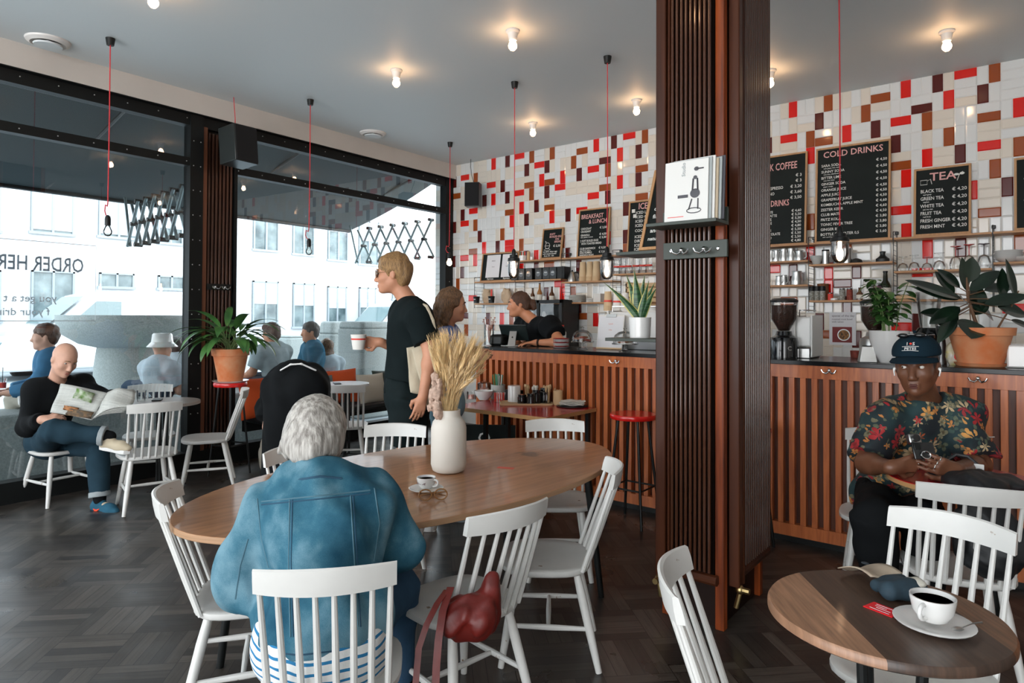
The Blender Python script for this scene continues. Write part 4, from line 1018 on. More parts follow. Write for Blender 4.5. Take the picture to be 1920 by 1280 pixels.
SH = dict(a1=1.955, a2=1.665, c1=1.915, c2=1.665, top=2.205, e1=1.985, r1=2.045, r2=1.812, s1=2.0, s2=1.66, g1=1.91, d1=1.955, g2=1.66)
shelf(.36, 1.055, SH['a1'], 'oak shelf under the framed paper menu'); shelf(.36, 1.055, SH['a2'], 'oak shelf with the black scoop pots')
shelf(1.065, 1.765, SH['a1'], 'oak shelf carrying the row of black coffee tins'); shelf(1.065, 1.765, SH['a2'], 'oak shelf with brown bottles behind the barista')
shelf(1.065, 1.765, SH['top'], 'top oak shelf under the drawn egg board')
shelf(1.775, 2.475, SH['top'], 'top oak shelf under the breakfast board'); shelf(1.775, 2.475, SH['c1'], 'oak shelf with kettle and tall paper cup stacks'); shelf(1.775, 2.475, SH['c2'], 'oak shelf with flat stacks of lids')
shelf(2.485, 3.185, SH['top'], 'top oak shelf under the iced drinks board'); shelf(2.485, 3.185, SH['e1'], 'oak shelf with plastic cup stacks')
shelf(3.905, 4.595, SH['top'], 'top oak shelf under the coffee board'); shelf(3.905, 4.595, SH['r1'], 'upper oak shelf of steel milk jugs right of pillar'); shelf(3.905, 4.595, SH['r2'], 'lower oak shelf of steel milk jugs right of pillar')
shelf(4.605, 5.30, SH['top'], 'top oak shelf under the cold drinks board'); shelf(4.605, 5.30, SH['s1'], 'oak shelf of coffee gear below cold drinks board'); shelf(4.605, 5.30, SH['s2'], 'oak shelf of spice jars and bottles')
shelf(5.31, 6.01, SH['top'], 'top oak shelf under the tea board'); shelf(5.31, 6.01, SH['g1'], 'oak shelf of upside-down glasses'); shelf(5.31, 6.01, SH['g2'], 'low oak shelf behind the rubber plant')
shelf(6.02, 6.9, SH['top'], 'top oak shelf at the right edge of the picture'); shelf(6.02, 6.9, SH['d1'], 'oak shelf with the white bowl stack')
# chalkboards
m_chalk = mat('chalkboard', (.007, .011, .010), .6, spec=.2, var=.3, vscale=4); m_bfr = mat('board_frame', (.50, .27, .12), .5, var=.2, vscale=6, stretch=(10, 10, 1))
m_ctext = mat('chalk_white', (.72, .72, .68), .8); m_ctpink = mat('chalk_pink', (.75, .40, .38), .8)
def board(x0, x1, z0, z1, lab, heads, lines, y=-.03, rz=0, name='chalkboard', lean=.06, extra=None):
    w, hh = x1-x0, z1-z0; t = thing(name, lab, 'menu board', (x0, y-lean, z0), rz)
    t.rotation_euler = (-math.atan2(lean, hh), 0, rz); fr = .018
    b = MB(); b.bb(fr, w-fr, -.004, .010, fr, hh-fr); b.build('panel', m_chalk, t)
    b = MB()
    for q in ((0, w, 0, fr), (0, w, hh-fr, hh), (0, fr, fr, hh-fr), (w-fr, w, fr, hh-fr)): b.bb(q[0], q[1], -.013, .013, q[2], q[3])
    b.build('board_frame', m_bfr, t, bevel=.002)
    M_ = Matrix.Translation((0, -.006, 0))
    if heads: text('heading', heads, m_ctpink, t, M_)
    if lines: text('lettering', lines, m_ctext, t, M_)
    if extra: extra(t, w, hh)
    return t
def pr(ls, w, x0, zt, dz, sz, prices=True, ws=1.0, wp_=None):
    out = []; z = zt
    for q in ls:
        if q is None: z -= dz*.6; continue
        a, p_ = q[0], q[1]; out.append((a, x0, z, sz, 'LEFT', ws))
        if p_: out.append((p_, w-.03, z, sz*.95, 'RIGHT'))
        if len(q) > 2: out.append((q[2], x0+.02, z-dz*.42, sz*.42)); z -= dz*.25
        z -= dz
    return out
w = .645; hh = .92
board(4.628, 5.265, 2.207, 3.13, 'tall COLD DRINKS chalkboard on the top shelf right of the pillar', [('COLD DRINKS', .32, .825, .082, 'CENTER', .95)],
      pr([('SARA SODA', '€ 4,50', 'mint, ginger, lime, cassis'), ('SUNNY SODA', '€ 4,50', 'mint, lime, elderflower'), ('BITTER LIME', '€ 4,50', 'mint, lime, bitter'), ('GINGER SODA', '€ 4,50', 'ginger, orange'), ('ORANGE JUICE', '€ 4,50'), ('APPLE JUICE', '€ 4,50'), ('GRAPEFRUIT JUICE', '€ 4,50'), ('KOMBUCHA APPLE MINT', '€ 4,60'), ('ZESTER KEFIR', '€ 4,60'), ('CLUB MATE', '€ 4,50'), ('FRITZ KOLA', '€ 3,80'), ('TONIC FEVER TREE', '€ 3,80'), ('GINGER BEER', '€ 3,80'), ('BOTTLE OF WATER 0,5', '€ 3,60', 'still / sparkling')], .637, .05, .735, .0475, .035, ws=.92))
board(5.445, 5.865, 2.215, 2.823, 'TEA chalkboard with teapot and leaf drawings on the top shelf', [('TEA', .215, .49, .10, 'CENTER', 1.1)],
      pr([('BLACK TEA', '€ 4,20', 'earl grey'), ('GREEN TEA', '€ 4,20', 'ceylon'), ('WHITE TEA', '€ 4,20', 'pai mu tan'), ('FRUIT TEA', '€ 4,20', 'red fruit'), ('FRESH GINGER', '€ 4,20'), ('FRESH MINT', '€ 4,20')], .42, .05, .385, .053, .042, ws=.80),
      extra=lambda t, w, hh: (lambda b: (b.tube([(.05, -.006, .46), (.05, -.006, .50), (.10, -.006, .50), (.10, -.006, .46)], .004, 4, close=True), b.tube([(.10, -.006, .49), (.125, -.006, .505), (.135, -.006, .46)], .003, 4), b.tube([(.32, -.006, .47), (.335, -.006, .52), (.36, -.006, .545)], .003, 4), b.ball((.315, -.006, .525), (.02, .002, .010)), b.ball((.355, -.006, .53), (.018, .002, .012)), b.build('drawing', m_ctext, t)))(MB()))
board(4.0, 4.55, 2.207, 3.125, 'hot drinks chalkboard half hidden behind the pillar, reading COFFEE', [('BLACK COFFEE', .455, .765, .100, 'RIGHT', .60), ('MILK DRINKS', .385, .40, .085, 'RIGHT', .60)],
      pr([('ESPRESSO', '€ 3'), ('LUNGO', '€ 3'), ('DOUBLE ESPRESSO', '€ 3,20'), ('AMERICANO', '€ 3,60'), ('FILTER', '€ 3,50')], .53, .06, .68, .055, .042, ws=.75)+pr([('CAFFE LATTE', '€ 4,60'), ('MATCHA LATTE', '€ 5,50'), ('CHAI LATTE', '€ 5,50'), ('FLAT WHITE', '€ 4,50'), ('MOCHA', '€ 4,80'), ('DIRTY CHAI', '€ 5,50'), ('HOT CHOCOLATE', '€ 5,50'), ('BABYCCINO', '€ 2,50'), ('ICED LATTE', '€ 4,80')], .53, .06, .33, .037, .036, ws=.8), name='chalkboard')
board(1.915, 2.35, 2.207, 2.80, 'BREAKFAST & LUNCH chalkboard on the top shelf left of the pillar', [('BREAKFAST', .19, .475, .075, 'CENTER', .8), ('& LUNCH', .27, .41, .072, 'CENTER', .8)],
      [('CHOCOLAT', .04, .34, .036, 'LEFT', .74), ('€ 2,50', .40, .34, .036, 'RIGHT'), ('CROISSANT', .04, .305, .036, 'LEFT', .74), ('GRANOLA', .04, .26, .036, 'LEFT', .74), ('€ 4,50', .40, .26, .036, 'RIGHT'), ('oats, quinoa, coconut', .04, .24, .02), ('2 SOFT BOILED EGGS', .04, .19, .036, 'LEFT', .74), ('€ 5,50', .40, .22, .036, 'RIGHT'), ('WITH TOASTED BREAD', .055, .155, .036, 'LEFT', .74), ('CLUB SANDWICH', .04, .095, .036, 'LEFT', .74), ('€ 9,50', .40, .095, .036, 'RIGHT'), ('egg, cheese, lettuce', .04, .076, .02), ('SARA HUMMUS', .04, .046, .034, 'LEFT', .74), ('€ 7,50', .40, .046, .034, 'RIGHT'), ('SANDWICH VEGAN', .04, .018, .03, 'LEFT', .74)])
board(1.372, 1.685, 2.215, 2.61, 'small chalkboard with a drawn egg cup on the top shelf', [('SOFT', .11, .305, .036), ('BOILED EGG', .11, .272, .036), ('ON', .20, .238, .036), ('BREAD', .19, .205, .036)],
      [('€ 5,50', .18, .15, .04), ('we serve slices eggs', .03, .085, .027), ('with toasted bread', .03, .058, .027), ('from 10 - 16h', .05, .031, .027)],
      extra=lambda t, w, hh: (lambda b: (b.tube([(.045+.035*math.cos(k/12*2*PI)+.045, -.006, .17+.04*math.sin(k/12*2*PI)) for k in range(12)], .003, 4, close=True), b.tube([(.05, -.006, .17), (.13, -.006, .17)], .003, 4), b.tube([(.04, -.006, .118), (.09, -.006, .105), (.14, -.006, .118), (.11, -.006, .135), (.07, -.006, .135)], .003, 4, close=True), b.tube([(.06, -.006, .205), (.05, -.006, .235), (.075, -.006, .215)], .003, 4), b.build('drawing', m_ctext, t)))(MB()))
board(2.60, 3.02, 2.215, 2.83, 'chalkboard headed ICED partly behind the leaning board', [('ICED', .12, .515, .10, 'LEFT', .8)],
      [('ICED LATTE', .09, .46, .045), ('ICED COFFEE', .09, .41, .045), ('ICED MOCHA', .09, .36, .045), ('ICED CHAI', .09, .31, .045), ('COCONUT', .09, .25, .045), ('ICED TEA', .09, .18, .045), ('DIRTY ICED', .09, .13, .045), ('ICED MATCHA', .09, .08, .045), ('ICED FILTER', .09, .035, .045)],
      extra=lambda t, w, hh: (lambda b: (b.box((.06, -.006, .50), (.04, .004, .04), M=None), b.box((.08, -.006, .44), (.04, .004, .04)), b.build('drawing', m_ctext, t)))(MB()))
board(6.155, 6.6, 2.215, 2.82, 'chalkboard cut off by the right edge of the picture', None, [('C', .06, .40, .08), ('O', .06, .22, .08), ('F', .06, .06, .08)])
# framed paper menu
def papers(t, w, hh):
    for k, x in enumerate((.09, .36)):
        b = MB(); b.bb(x, x+.235, -.008, -.0045, .055, hh-.03); s_ = b.build('menu_paper', mat('paper', (.72, .72, .74), .8), t)
        text('print', [('MENU' if k == 0 else 'DRINKS', x+.12, hh-.12, .022, 'CENTER'), ('Food' if k == 0 else 'Coffee & tea', x+.12, hh-.20, .02, 'CENTER')], mat('print_grey', (.30, .28, .30), .8), s_, Matrix.Translation((0, -.0088, 0)))
board(.355, .985, 1.957, 2.352, 'wood-framed board holding two white menu sheets on the left shelf', None, [('Espresso', .12, .028, .032), ('Espresso', .40, .028, .032)], extra=papers)
# ------------------------------------------------------------ small things
m_china = mat('white_china', (.74, .73, .71), .15, coat=.4); m_cream = mat('cream_ceramic', (.66, .60, .50), .45)
m_terra = mat('terracotta', (.60, .165, .05), .75, var=.22, vscale=9, vcol=(.62, .27, .13)); m_soil = mat('soil', (.03, .02, .015), .9)
m_cg = glass('clear_glass', (.98, .985, .98), 1.4, .01, .8, .03)
m_paperc = mat('kraft_paper', (.62, .45, .27), .75); m_wpap = mat('white_paper_cup', (.74, .72, .68), .7); m_redpr = mat('red_print', (.70, .05, .03), .5)
m_wood = mat('light_wood', (.58, .38, .20), .6); m_coffee = mat('coffee', (.05, .018, .006), .15)
def lath(name, prof, m_, parent=None, loc=None, n=28, ang=40, flip=True, **k):
    b = MB(); b.lathe(prof, n=n, **k)
    if flip: b.f = [tuple(reversed(f)) for f in b.f]
    return b.build(name, m_, parent, ang=ang, loc=loc)
# NB profiles run bottom -> top on the outside, so no flip is needed unless drawn top -> bottom
def cup(loc, rz, sc, lab, logo=True, coffee=.7):
    t = thing('coffee_cup', lab, 'cup', loc, rz)
    c = lambda P: [(r_*sc, z*sc) for r_, z in P]
    lath('body', c([(0, .012), (.022, .012), (.030, .018), (.040, .035), (.045, .060), (.045, .066), (.042, .066), (.037, .034), (0, .022)]), m_china, t, flip=False)
    b = MB(); b.tube([(x*sc, 0, z*sc) for x, z in ((.040, .056), (.050, .0585), (.059, .0575), (.065, .052), (.067, .045), (.064, .037), (.057, .031), (.048, .028), (.036, .027))], .0046*sc, 12); b.build('handle', m_china, t)
    lath('coffee', c([(0, .056), (.0405, .056)]), mat('espresso_foam', (.50, .30, .16), .5, var=.5, vscale=22, vcol=(.14, .06, .025)), t, flip=False)
    if logo: text('logo', [('LUCAFFÈ', 0, 0, .012*sc, 'CENTER')], mat('logo_red', (.10, .02, .02), .5), t, Matrix.Translation((0, -.0405*sc, .038*sc)) @ Matrix.Rotation(-.25, 4, 'X'))
    return t
def saucer(loc, r_, lab):
    o = lath('saucer', [(0, .002), (r_*.45, .002), (r_*.55, .0), (r_*.98, .014), (r_, .017), (r_*.97, .018), (r_*.6, .008), (0, .006)], m_china, loc=loc, flip=False)
    return tag(o, lab, 'saucer')
# on the oval table
p = onz(799, 921, .74); saucer(p, .075, 'white saucer under the small cup on the oval table'); cup((p[0], p[1], .742), R(10), .92, 'small white espresso cup with printed rim name on the oval table')
p = onz(812, 936, .745); t = thing('eyeglasses', 'folded amber-framed glasses lying by the saucer on oval table', 'glasses', p, R(50)); m_amb = mat('amber_frame', (.28, .12, .03), .25)
b = MB()
for sx in (-.032, .032): b.tube([(sx+.026*math.cos(a), .0+.004*math.sin(a), .02+.021*math.sin(a)) for a in np.linspace(0, 2*PI, 17)[:-1]], .0028, 6, close=True)
b.tube([(-.009, 0, .026), (0, -.002, .029), (.009, 0, .026)], .0018, 6); b.build('frame', m_amb, t)
for sx in (-1, 1): b = MB(); b.tube([(sx*.057, 0, .026), (sx*.052, .015, .026), (-sx*.02, .035+sx*.006, .014), (-sx*.055, .04+sx*.006, .004)], .003, 6); b.build('temple', m_amb, t)
for sx in (-.032, .032): b = MB(); b.ball((sx, 0, .02), (.022, .0012, .017), 16, 8); b.build('lens', m_cg, t)
p = onz(948, 877, .7402); tag(MB().box((0, 0, .0004), (.085, .035, .0008)).build('sticker', mat('pink_sticker', (.62, .10, .07), .6), loc=tuple(p)), 'small faded red sticker on the oval table top', 'sticker').rotation_euler = (0, 0, R(20))
# vase
p = onz(841, 884, .74); VS = p
t = thing('vase', 'tall cream ribbed vase standing on the oval table', 'vase', p)
pr_ = [(0, .002), (.062, .002), (.078, .012), (.086, .04), (.086, .215), (.078, .245), (.062, .262), (.056, .275), (.056, .302), (.050, .302), (.050, .26), (0, .2)]
b = MB(); n_ = 96; b.lathe(pr_, n=n_, ribs=1, ribd=.022); b.build('body', mat('cream_vase', (.70, .65, .58), .5), t, ang=60)
m_wheat = mat('dried_wheat', (.80, .55, .26), .85, var=.3, vscale=30, sheen=.2); m_wh2 = mat('dried_grass', (.85, .62, .34), .9, var=.25, vscale=20)
t_off = np.array([p[0], p[1], .74]); t = thing('dried_grass_bouquet', 'bouquet of dried wheat and grasses in the cream vase', 'dried flowers', (p[0], p[1], .74))
rs = random.Random(11); st = MB(); ears = MB(); fl = MB()
Rt = Vector(R0.tolist()); Ft = Vector(F0.tolist())
for i in range(170):
    a = rs.uniform(-.34, .58) if i % 3 else rs.uniform(-.2, .80); d_ = rs.uniform(-.45, .45); L = rs.uniform(.23, .35) if i % 4 else rs.uniform(.15, .26)
    base = Vector((rs.uniform(-.03, .03), rs.uniform(-.03, .03), .22)); top = Vector((0, 0, .28))+Rt*math.sin(a)*L*.72+Ft*math.sin(d_)*L*.8+Vector((0, 0, math.cos(a)*L*.95))
    mid = Vector((base.x*.8, base.y*.8, .31))+(top-Vector((0, 0, .31)))*.35+Vector((0, 0, .02))
    st.tube([base, Vector((base.x, base.y, .30)), mid, top], [.0012, .0012, .001, .0008], 4)
    dr = (top-mid).normalized(); e = top+dr*.07
    if i % 5 < 3:
        P_ = [top+(e-top)*k/6 for k in range(7)]; ears.tube(P_, [.002, .0055, .0065, .006, .005, .0035, .001], 6)
        for k in range(1, 6):
            for q in range(4):
                sd = dr.orthogonal().normalized(); sd.rotate(Matrix.Rotation(q*PI/2+k, 3, dr)); ears.tube([P_[k], P_[k]+dr*.05+sd*.014], [.0007, .0003], 3)
    else:
        for k in range(14):
            sd = dr.orthogonal().normalized(); sd.rotate(Matrix.Rotation(rs.uniform(0, 6.28), 3, dr)); q = top+dr*rs.uniform(-.04, .06)
            fl.tube([q, q+dr*.03+sd*.012], [.0022, .0006], 4)
st.build('stem', m_wheat, t)['kind'] = 'stuff'; ears.build('wheat_ear', m_wheat, t)['kind'] = 'stuff'; fl.build('grass_plume', m_wh2, t)['kind'] = 'stuff'
b = MB()
for (ua, va, ub, vb, r_) in ((838, 768, 803, 640, .011), (842, 768, 838, 672, .012), (848, 768, 872, 650, .010)):
    A_, B_ = ond(ua, va, 3.34)-t_off, ond(ub, vb, 3.30)-t_off; b.tube([A_, A_*.75+B_*.25, A_*.4+B_*.6, B_*.9+A_*.1, B_], [.003, .005, r_, r_*.8, .002], 10)
b.build('seed_pod', mat('pale_pod', (.55, .43, .25), .8, var=.3, vscale=60), t)
S = SD()
for k in range(26): S.ell(Vector((0, 0, .30))+Rt*(-.055+rs.uniform(-.04, .02))+Vector((0, 0, rs.uniform(-.02, .17)))+Ft*rs.uniform(-.06, .03), np.array([.016, .016, .024])*rs.uniform(.7, 1.3), .012)
S.mb(.006, folds(.004, 3, 200)).build('fluffy_seed_heads', mat('pampas', (.60, .42, .33), .95, var=.3, vscale=90), t, ang=180)
# near round table
p = onz(1751, 1176, .741); saucer(p, .089, 'large white saucer under the cup on the near wooden table'); cup((p[0]-.002, p[1]+.0, .744), R(-105), 1.12, 'large white coffee cup half full on the near wooden table', False)
p2 = onz(1796, 1180, .76); t = thing('teaspoon', 'steel teaspoon resting on the saucer of the near wooden table', 'spoon', (p2[0], p2[1], .762), R(60)); b = MB(); b.ball((0, 0, 0), (.017, .011, .003), 12, 6); b.build('bowl', m_steel, t); b = MB(); b.tube([(.015, 0, 0), (.05, 0, .004), (.085, 0, .001)], [.0016, .0016, .003], 6); b.build('handle', m_steel, t)
p = onz(1655, 1143, .7405); t = thing('matchbook', 'flat red matchbook card under the wallet on the near wooden table', 'matchbook', p, R(-20)); MB().box((0, 0, .001), (.075, .05, .002)).build('cover', mat('bright_red', (.80, .01, .02), .4), t); b = MB(); [b.box((x, y, .0023), (w_, .0016, .0006)) for x, y, w_ in ((0, .016, .05), (0, -.016, .05), (-.008, .006, .03), (.004, -.004, .036))]; b.build('print', m_china, t)
p = onz(1668, 1108, .742); t = thing('tobacco_pouch', 'open worn pouch, beige flap and dark blue body, on the near wooden table', 'pouch', p, R(-38))
b = MB(); b.grid(lambda u, v: ((u-.5)*.13-.075, (v-.5)*.105, .012+.03*math.sin(u*2.2)+.006*math.cos(v*6)), 14, 10, th=.003); b.build('flap', mat('beige_leather', (.50, .40, .30), .8, var=.25, vscale=14), t, ang=180)
b = MB(); b.ball((-.09, 0, .045), (.012, .010, .002), 10, 6); b.build('stain', mat('dark_spot', (.03, .04, .05), .7), t)
S = SD(); S.cone((.0, -.045, .02), (.0, .045, .022), .018, .02, .02); S.cone((.05, -.045, .026), (.055, .045, .026), .024, .022, .03); S.cone((.0, .0, .018), (.055, 0, .022), .018, .02, .03); S.cut((0, 0, .001), (0, 0, -1)); S.mb(.005, folds(.003, 4, 60)).build('body', mat('navy_denim', (.02, .045, .065), .8, var=.3, vscale=30), t, ang=180)
S = SD(); S.ell((.055, .035, .045), (.03, .02, .010), .01); S.mb(.004, folds(.003, 5, 90)).build('paper_filling', mat('pale_paper', (.55, .52, .45), .8), t, ang=180)
# the red table: drink, straw, black bag
p = onz(1824, 872, .781)
t = thing('drink_glass', 'tumbler of iced lemonade with mint leaves on the red table', 'drink', (p[0], p[1], .781))
lath('glass', [(0, 0), (.030, 0), (.037, .1), (.0355, .1), (.028, .006), (0, .006)], m_cg, t, flip=False)
lath('drink', [(0, .007), (.0275, .007), (.0335, .082), (0, .082)], mat('lemonade', (.50, .42, .24), .3, var=.3, vscale=50), t, flip=False)
def leafshape(b, base, d, up, L, Wd, curl=.3, n1=8, n2=4, fold=.15):
    base, d, up = Vector(base), Vector(d).normalized(), Vector(up); sd = d.cross(up).normalized(); up = sd.cross(d)
    def f(u, v):
        w = Wd*math.sin(PI*min(1, u*1.0+.0))**.75*(1-.25*u) if u < 1 else 0
        x = (v-.5)*2*w; a = curl*u
        return base+d*(L*u*(1-.15*a*a))-up*(L*u*a*.6)*1.0+sd*x+up*abs(v-.5)*2*w*fold
    b.grid(lambda u, v: tuple(f(u, v)), n1, n2)
m_mint = mat('mint_green', (.08, .30, .05), .5)
b = MB()
for k in range(6): a = k*1.05; leafshape(b, (0, 0, .095), (math.cos(a), math.sin(a), .35), (0, 0, 1), .045, .014)
b.build('mint_leaf', m_mint, t)['kind'] = 'stuff'
b = MB(); b.tube([(0, 0, .02), (.03, .02, .13), (.04, .025, .138), (.085, .04, .142)], .003, 8); b.build('metal_straw', m_steel, t)
m_nylon = mat('black_nylon', (.010, .011, .013), .55, bump=.3, bscale=25)
S = SD(); q0 = onz(1790, 893, .80); q1 = onz(1830, 905, .80); q2 = onz(1885, 905, .795)
S.ell(q0+np.array([0, .02, .0]), (.10, .09, .035), .04); S.ell(q1, (.12, .08, .04), .05); S.ell(q2, (.10, .08, .025), .05); S.ell((q1[0]+.05, q1[1]-.10, .60), (.12, .05, .14), .06); S.cone(q1+np.array([0, -.08, -.02]), (q1[0]+.05, q1[1]-.11, .55), .06, .10, .06)
t = thing('black_backpack', 'black nylon bag slumped over the edge of the red table', 'bag', (q1[0], q1[1], .78)); S.mb(.009, folds(.008, 6, 38), q1*np.array([1, 1, 0])+np.array([0, 0, .78])).build('body', m_nylon, t, ang=180)
b = MB(); o_ = np.array(t.location); h0, h1, h2 = ond(1768, 885, 3.02), ond(1792, 852, 3.02), ond(1838, 876, 2.95); b.tube([h0-o_, ond(1772, 864, 3.02)-o_, h1-o_, ond(1815, 856, 3.0)-o_, h2-o_, ond(1842, 892, 2.93)-o_], .009, 8); b.build('handle', mat('black_strap', (.02, .02, .022), .5), t)
b = MB(); b.box(tuple(ond(1834, 876, 2.95)-o_), (.045, .012, .03)); b.build('care_tag', m_china, t, bevel=.003)
# red bag on the chair with its strap
m_bag = mat('dark_red_leather', (.15, .010, .006), .45, var=.3, vscale=20, bump=.15, bscale=40)
t = thing('handbag', 'dark red soft leather bag lying on the chair seat, strap hanging down', 'bag', (4.50, -5.02, .425)); o_ = np.array((4.50, -5.02, .425))
S = SD(); q = ond(880, 1150, 2.30); q = onz(885, 1155, .50)
S.ell(q+np.array([0, .0, .0]), (.085, .065, .072), .03); S.ell(q+np.array([-.04, -.05, -.01]), (.05, .05, .058), .04); S.ell(q+np.array([.03, .06, .035]), (.035, .045, .095), .04); S.cut((0, 0, .432), (0, 0, -1))
S.mb(.007, folds(.007, 8, 45), o_).build('body', m_bag, t, ang=180)
def strap(P, w, name, m_, par, off, th=.003):
    P = [Vector((np.array(p_)-off).tolist()) for p_ in P]; b = MB(); sd = Vector(R0.tolist())
    n_ = len(P)
    b.grid(lambda u, v: (P[int(u*(n_-1)+.001)]+sd*(v-.5)*w)[:], n_-1, 1, th=th); return b.build(name, m_, par, ang=60)
strap([ond(838, 1105, 2.22), ond(820, 1130, 2.15), ond(800, 1170, 2.1), ond(785, 1215, 2.08), ond(779, 1285, 2.05), ond(776, 1330, 2.03)], .020, 'strap', m_bag, t, o_)
strap([ond(845, 1100, 2.22), ond(830, 1145, 2.14), ond(822, 1200, 2.1), ond(818, 1250, 2.08), ond(815, 1330, 2.05)], .024, 'strap', m_bag, t, o_)
# left small table
p = onz(265, 752, .741); t = thing('water_glass', 'clear water glass on the small table by left window', 'glass', p); lath('glass', [(0, 0), (.032, 0), (.040, .095), (.038, .095), (.029, .006), (0, .006)], m_cg, t, flip=False)
p = onz(295, 750, .741); tag(MB().box((0, 0, .005), (.075, .15, .009)).build('phone', m_black, bevel=.003, loc=tuple(p)), 'black phone lying on the small table by left window', 'phone').rotation_euler = (0, 0, R(60))
p = cpos(632, 719, .62); tag(MB().box((0, 0, .005), (.07, .15, .009)).build('phone', m_black, bevel=.003, loc=tuple(p)), 'dark phone lying on the round white table', 'phone').rotation_euler = (0, 0, R(60))
# ------------------------------------------------------------ plants
def pot(t, r1, r2, hh, m_, rim=True, n=40):
    P = [(0, 0), (r2, 0), (r2+(r1-r2)*.78*.97, hh*.78)]
    if rim: P += [(r1*1.0, hh*.79), (r1*1.03, hh), (r1*.93, hh), (r1*.88, hh*.8)]
    else: P += [(r1, hh), (r1*.95, hh)]
    P += [(r1*.85, hh*.88), (0, hh*.88)]
    lath('pot', P, m_, t, flip=False, n=n, ang=30); lath('soil', [(0, hh*.89), (r1*.86, hh*.885)], m_soil, t, flip=False)
def leafmat(name, c1, c2, rough=.4, coat=0): return mat(name, c1, rough, coat=coat, var=.5, vscale=9, vcol=c2)
m_leaf = leafmat('leaf_green', (.075, .20, .045), (.035, .11, .03)); m_rub = leafmat('rubber_leaf', (.009, .026, .013), (.006, .014, .009), .25, .5); m_herb = leafmat('herb_leaf', (.06, .17, .035), (.03, .09, .02)); m_stem = mat('plant_stem', (.16, .24, .08), .6)
def arching(b, st, base, az, el, L, Wd, droop, stem=.35, n1=10, sd=None, fold=.12):
    """a stalk that leaves base at azimuth az, elevation el and bends down; blade on the outer part"""
    c, s_ = math.cos(az), math.sin(az); P = []; a = el; p_ = Vector(base); N_ = 14
    for k in range(N_+1):
        P.append(p_.copy()); p_ = p_+Vector((c*math.cos(a), s_*math.cos(a), math.sin(a)))*L/N_; a -= droop/N_
    k0 = int(N_*stem); st.tube(P[:k0+2], [.0030]*(k0+2), 5); B = P[k0:]; side = Vector((-s_, c, 0)); n2 = len(B)-1
    def f(u, v):
        i = u*n2; i0 = min(int(i), n2-1); fr = i-i0; q = B[i0].lerp(B[i0+1], fr); tg = (B[i0+1]-B[i0]).normalized(); up = side.cross(tg)*-1
        w = Wd*(math.sin(PI*(u**.8))**.8 if 0 < u < 1 else 0); x = (v-.5)*2
        return (q+side*x*w-up*abs(x)*w*fold*-1)[:]
    b.grid(f, n1, 4)
# leafy plant on the red stool
t = thing('potted_plant', 'arching green leafy plant in a terracotta pot on a red stool', 'plant', (PS[0], PS[1], PS[2]+.013)); dd = np.dot(PS-CAM, CF); r1 = 33*dd/1240
PH = 60*dd/1240
pot(t, r1, r1*.66, PH, m_terra); lath('drip_saucer', [(0, -.012), (r1*.85, -.012), (r1*.98, .004), (r1*.9, .004), (0, -.004)], m_china, t, flip=False)
rs = random.Random(21); b = MB(); st = MB()
for i in range(54):
    az = rs.uniform(0, 2*PI); el = R(rs.uniform(48, 86)); L = rs.uniform(.30, .50)*dd/4.3
    arching(b, st, (rs.uniform(-.04, .04), rs.uniform(-.04, .04), PH*.88), az, el, L, rs.uniform(.034, .052), rs.uniform(1.5, 2.7), .38)
b.build('foliage', m_leaf, t, ang=180); st.build('stem', m_stem, t)['kind'] = 'stuff'
# snake plant on a bracket by the pillar
m_brk = mat('dark_green_shelf', (.035, .045, .035), .5)
def bracket(u0, u1, v, y, lab, dy=.12, arm=.10):
    a = ony(u0, v, y); c = ony(u1, v, y); c[0] = PX0-.005
    t = thing('bracket_shelf', lab, 'shelf', (c[0], y, a[2])); w = c[0]-a[0]
    MB().bb(-w, 0, -dy, dy, -.018, 0).build('board', m_brk, t, bevel=.002); b = MB(); b.bb(-.03, .0, -dy, dy, -arm-.0, -.018); b.build('wall_plate', m_brk, t, bevel=.002); return a, c
a1_, c1_ = bracket(1154, 1228, 632, -3.45, 'small dark green shelf on the pillar carrying the snake plant'); a2_, c2_ = bracket(1174, 1228, 476, -3.45, 'small dark green shelf on the pillar carrying a leaning chalkboard')
px_ = ony(1200, 628, -3.45); t = thing('potted_snake_plant', 'snake plant with yellow-edged leaves in a white pot left of pillar', 'plant', (px_[0], -3.45, a1_[2]+.001))
ds = np.dot(px_-CAM, CF); r1 = 21*ds/1240; PH = 38*ds/1240; lath('pot', [(0, 0), (r1*.9, 0), (r1, PH), (r1*.94, PH), (r1*.92, PH*.85), (0, PH*.85)], m_china, t, flip=False, n=40)
ms = mat('snake_leaf', (.035, .10, .035), .4); n, l, b = nodes_of(ms); tcn = n.new('ShaderNodeTexCoord'); wv = n.new('ShaderNodeTexNoise'); mp = n.new('ShaderNodeMapping'); mp.inputs['Scale'].default_value = (4, 4, 55); l.new(tcn.outputs['Object'], mp.inputs[0]); l.new(mp.outputs[0], wv.inputs[0]); l.new(rampn(n, l, wv.outputs[0], [(.42, (.015, .055, .022)), (.6, (.06, .15, .06))]), b.inputs['Base Color'])
mye = mat('snake_edge', (.55, .50, .16), .5)
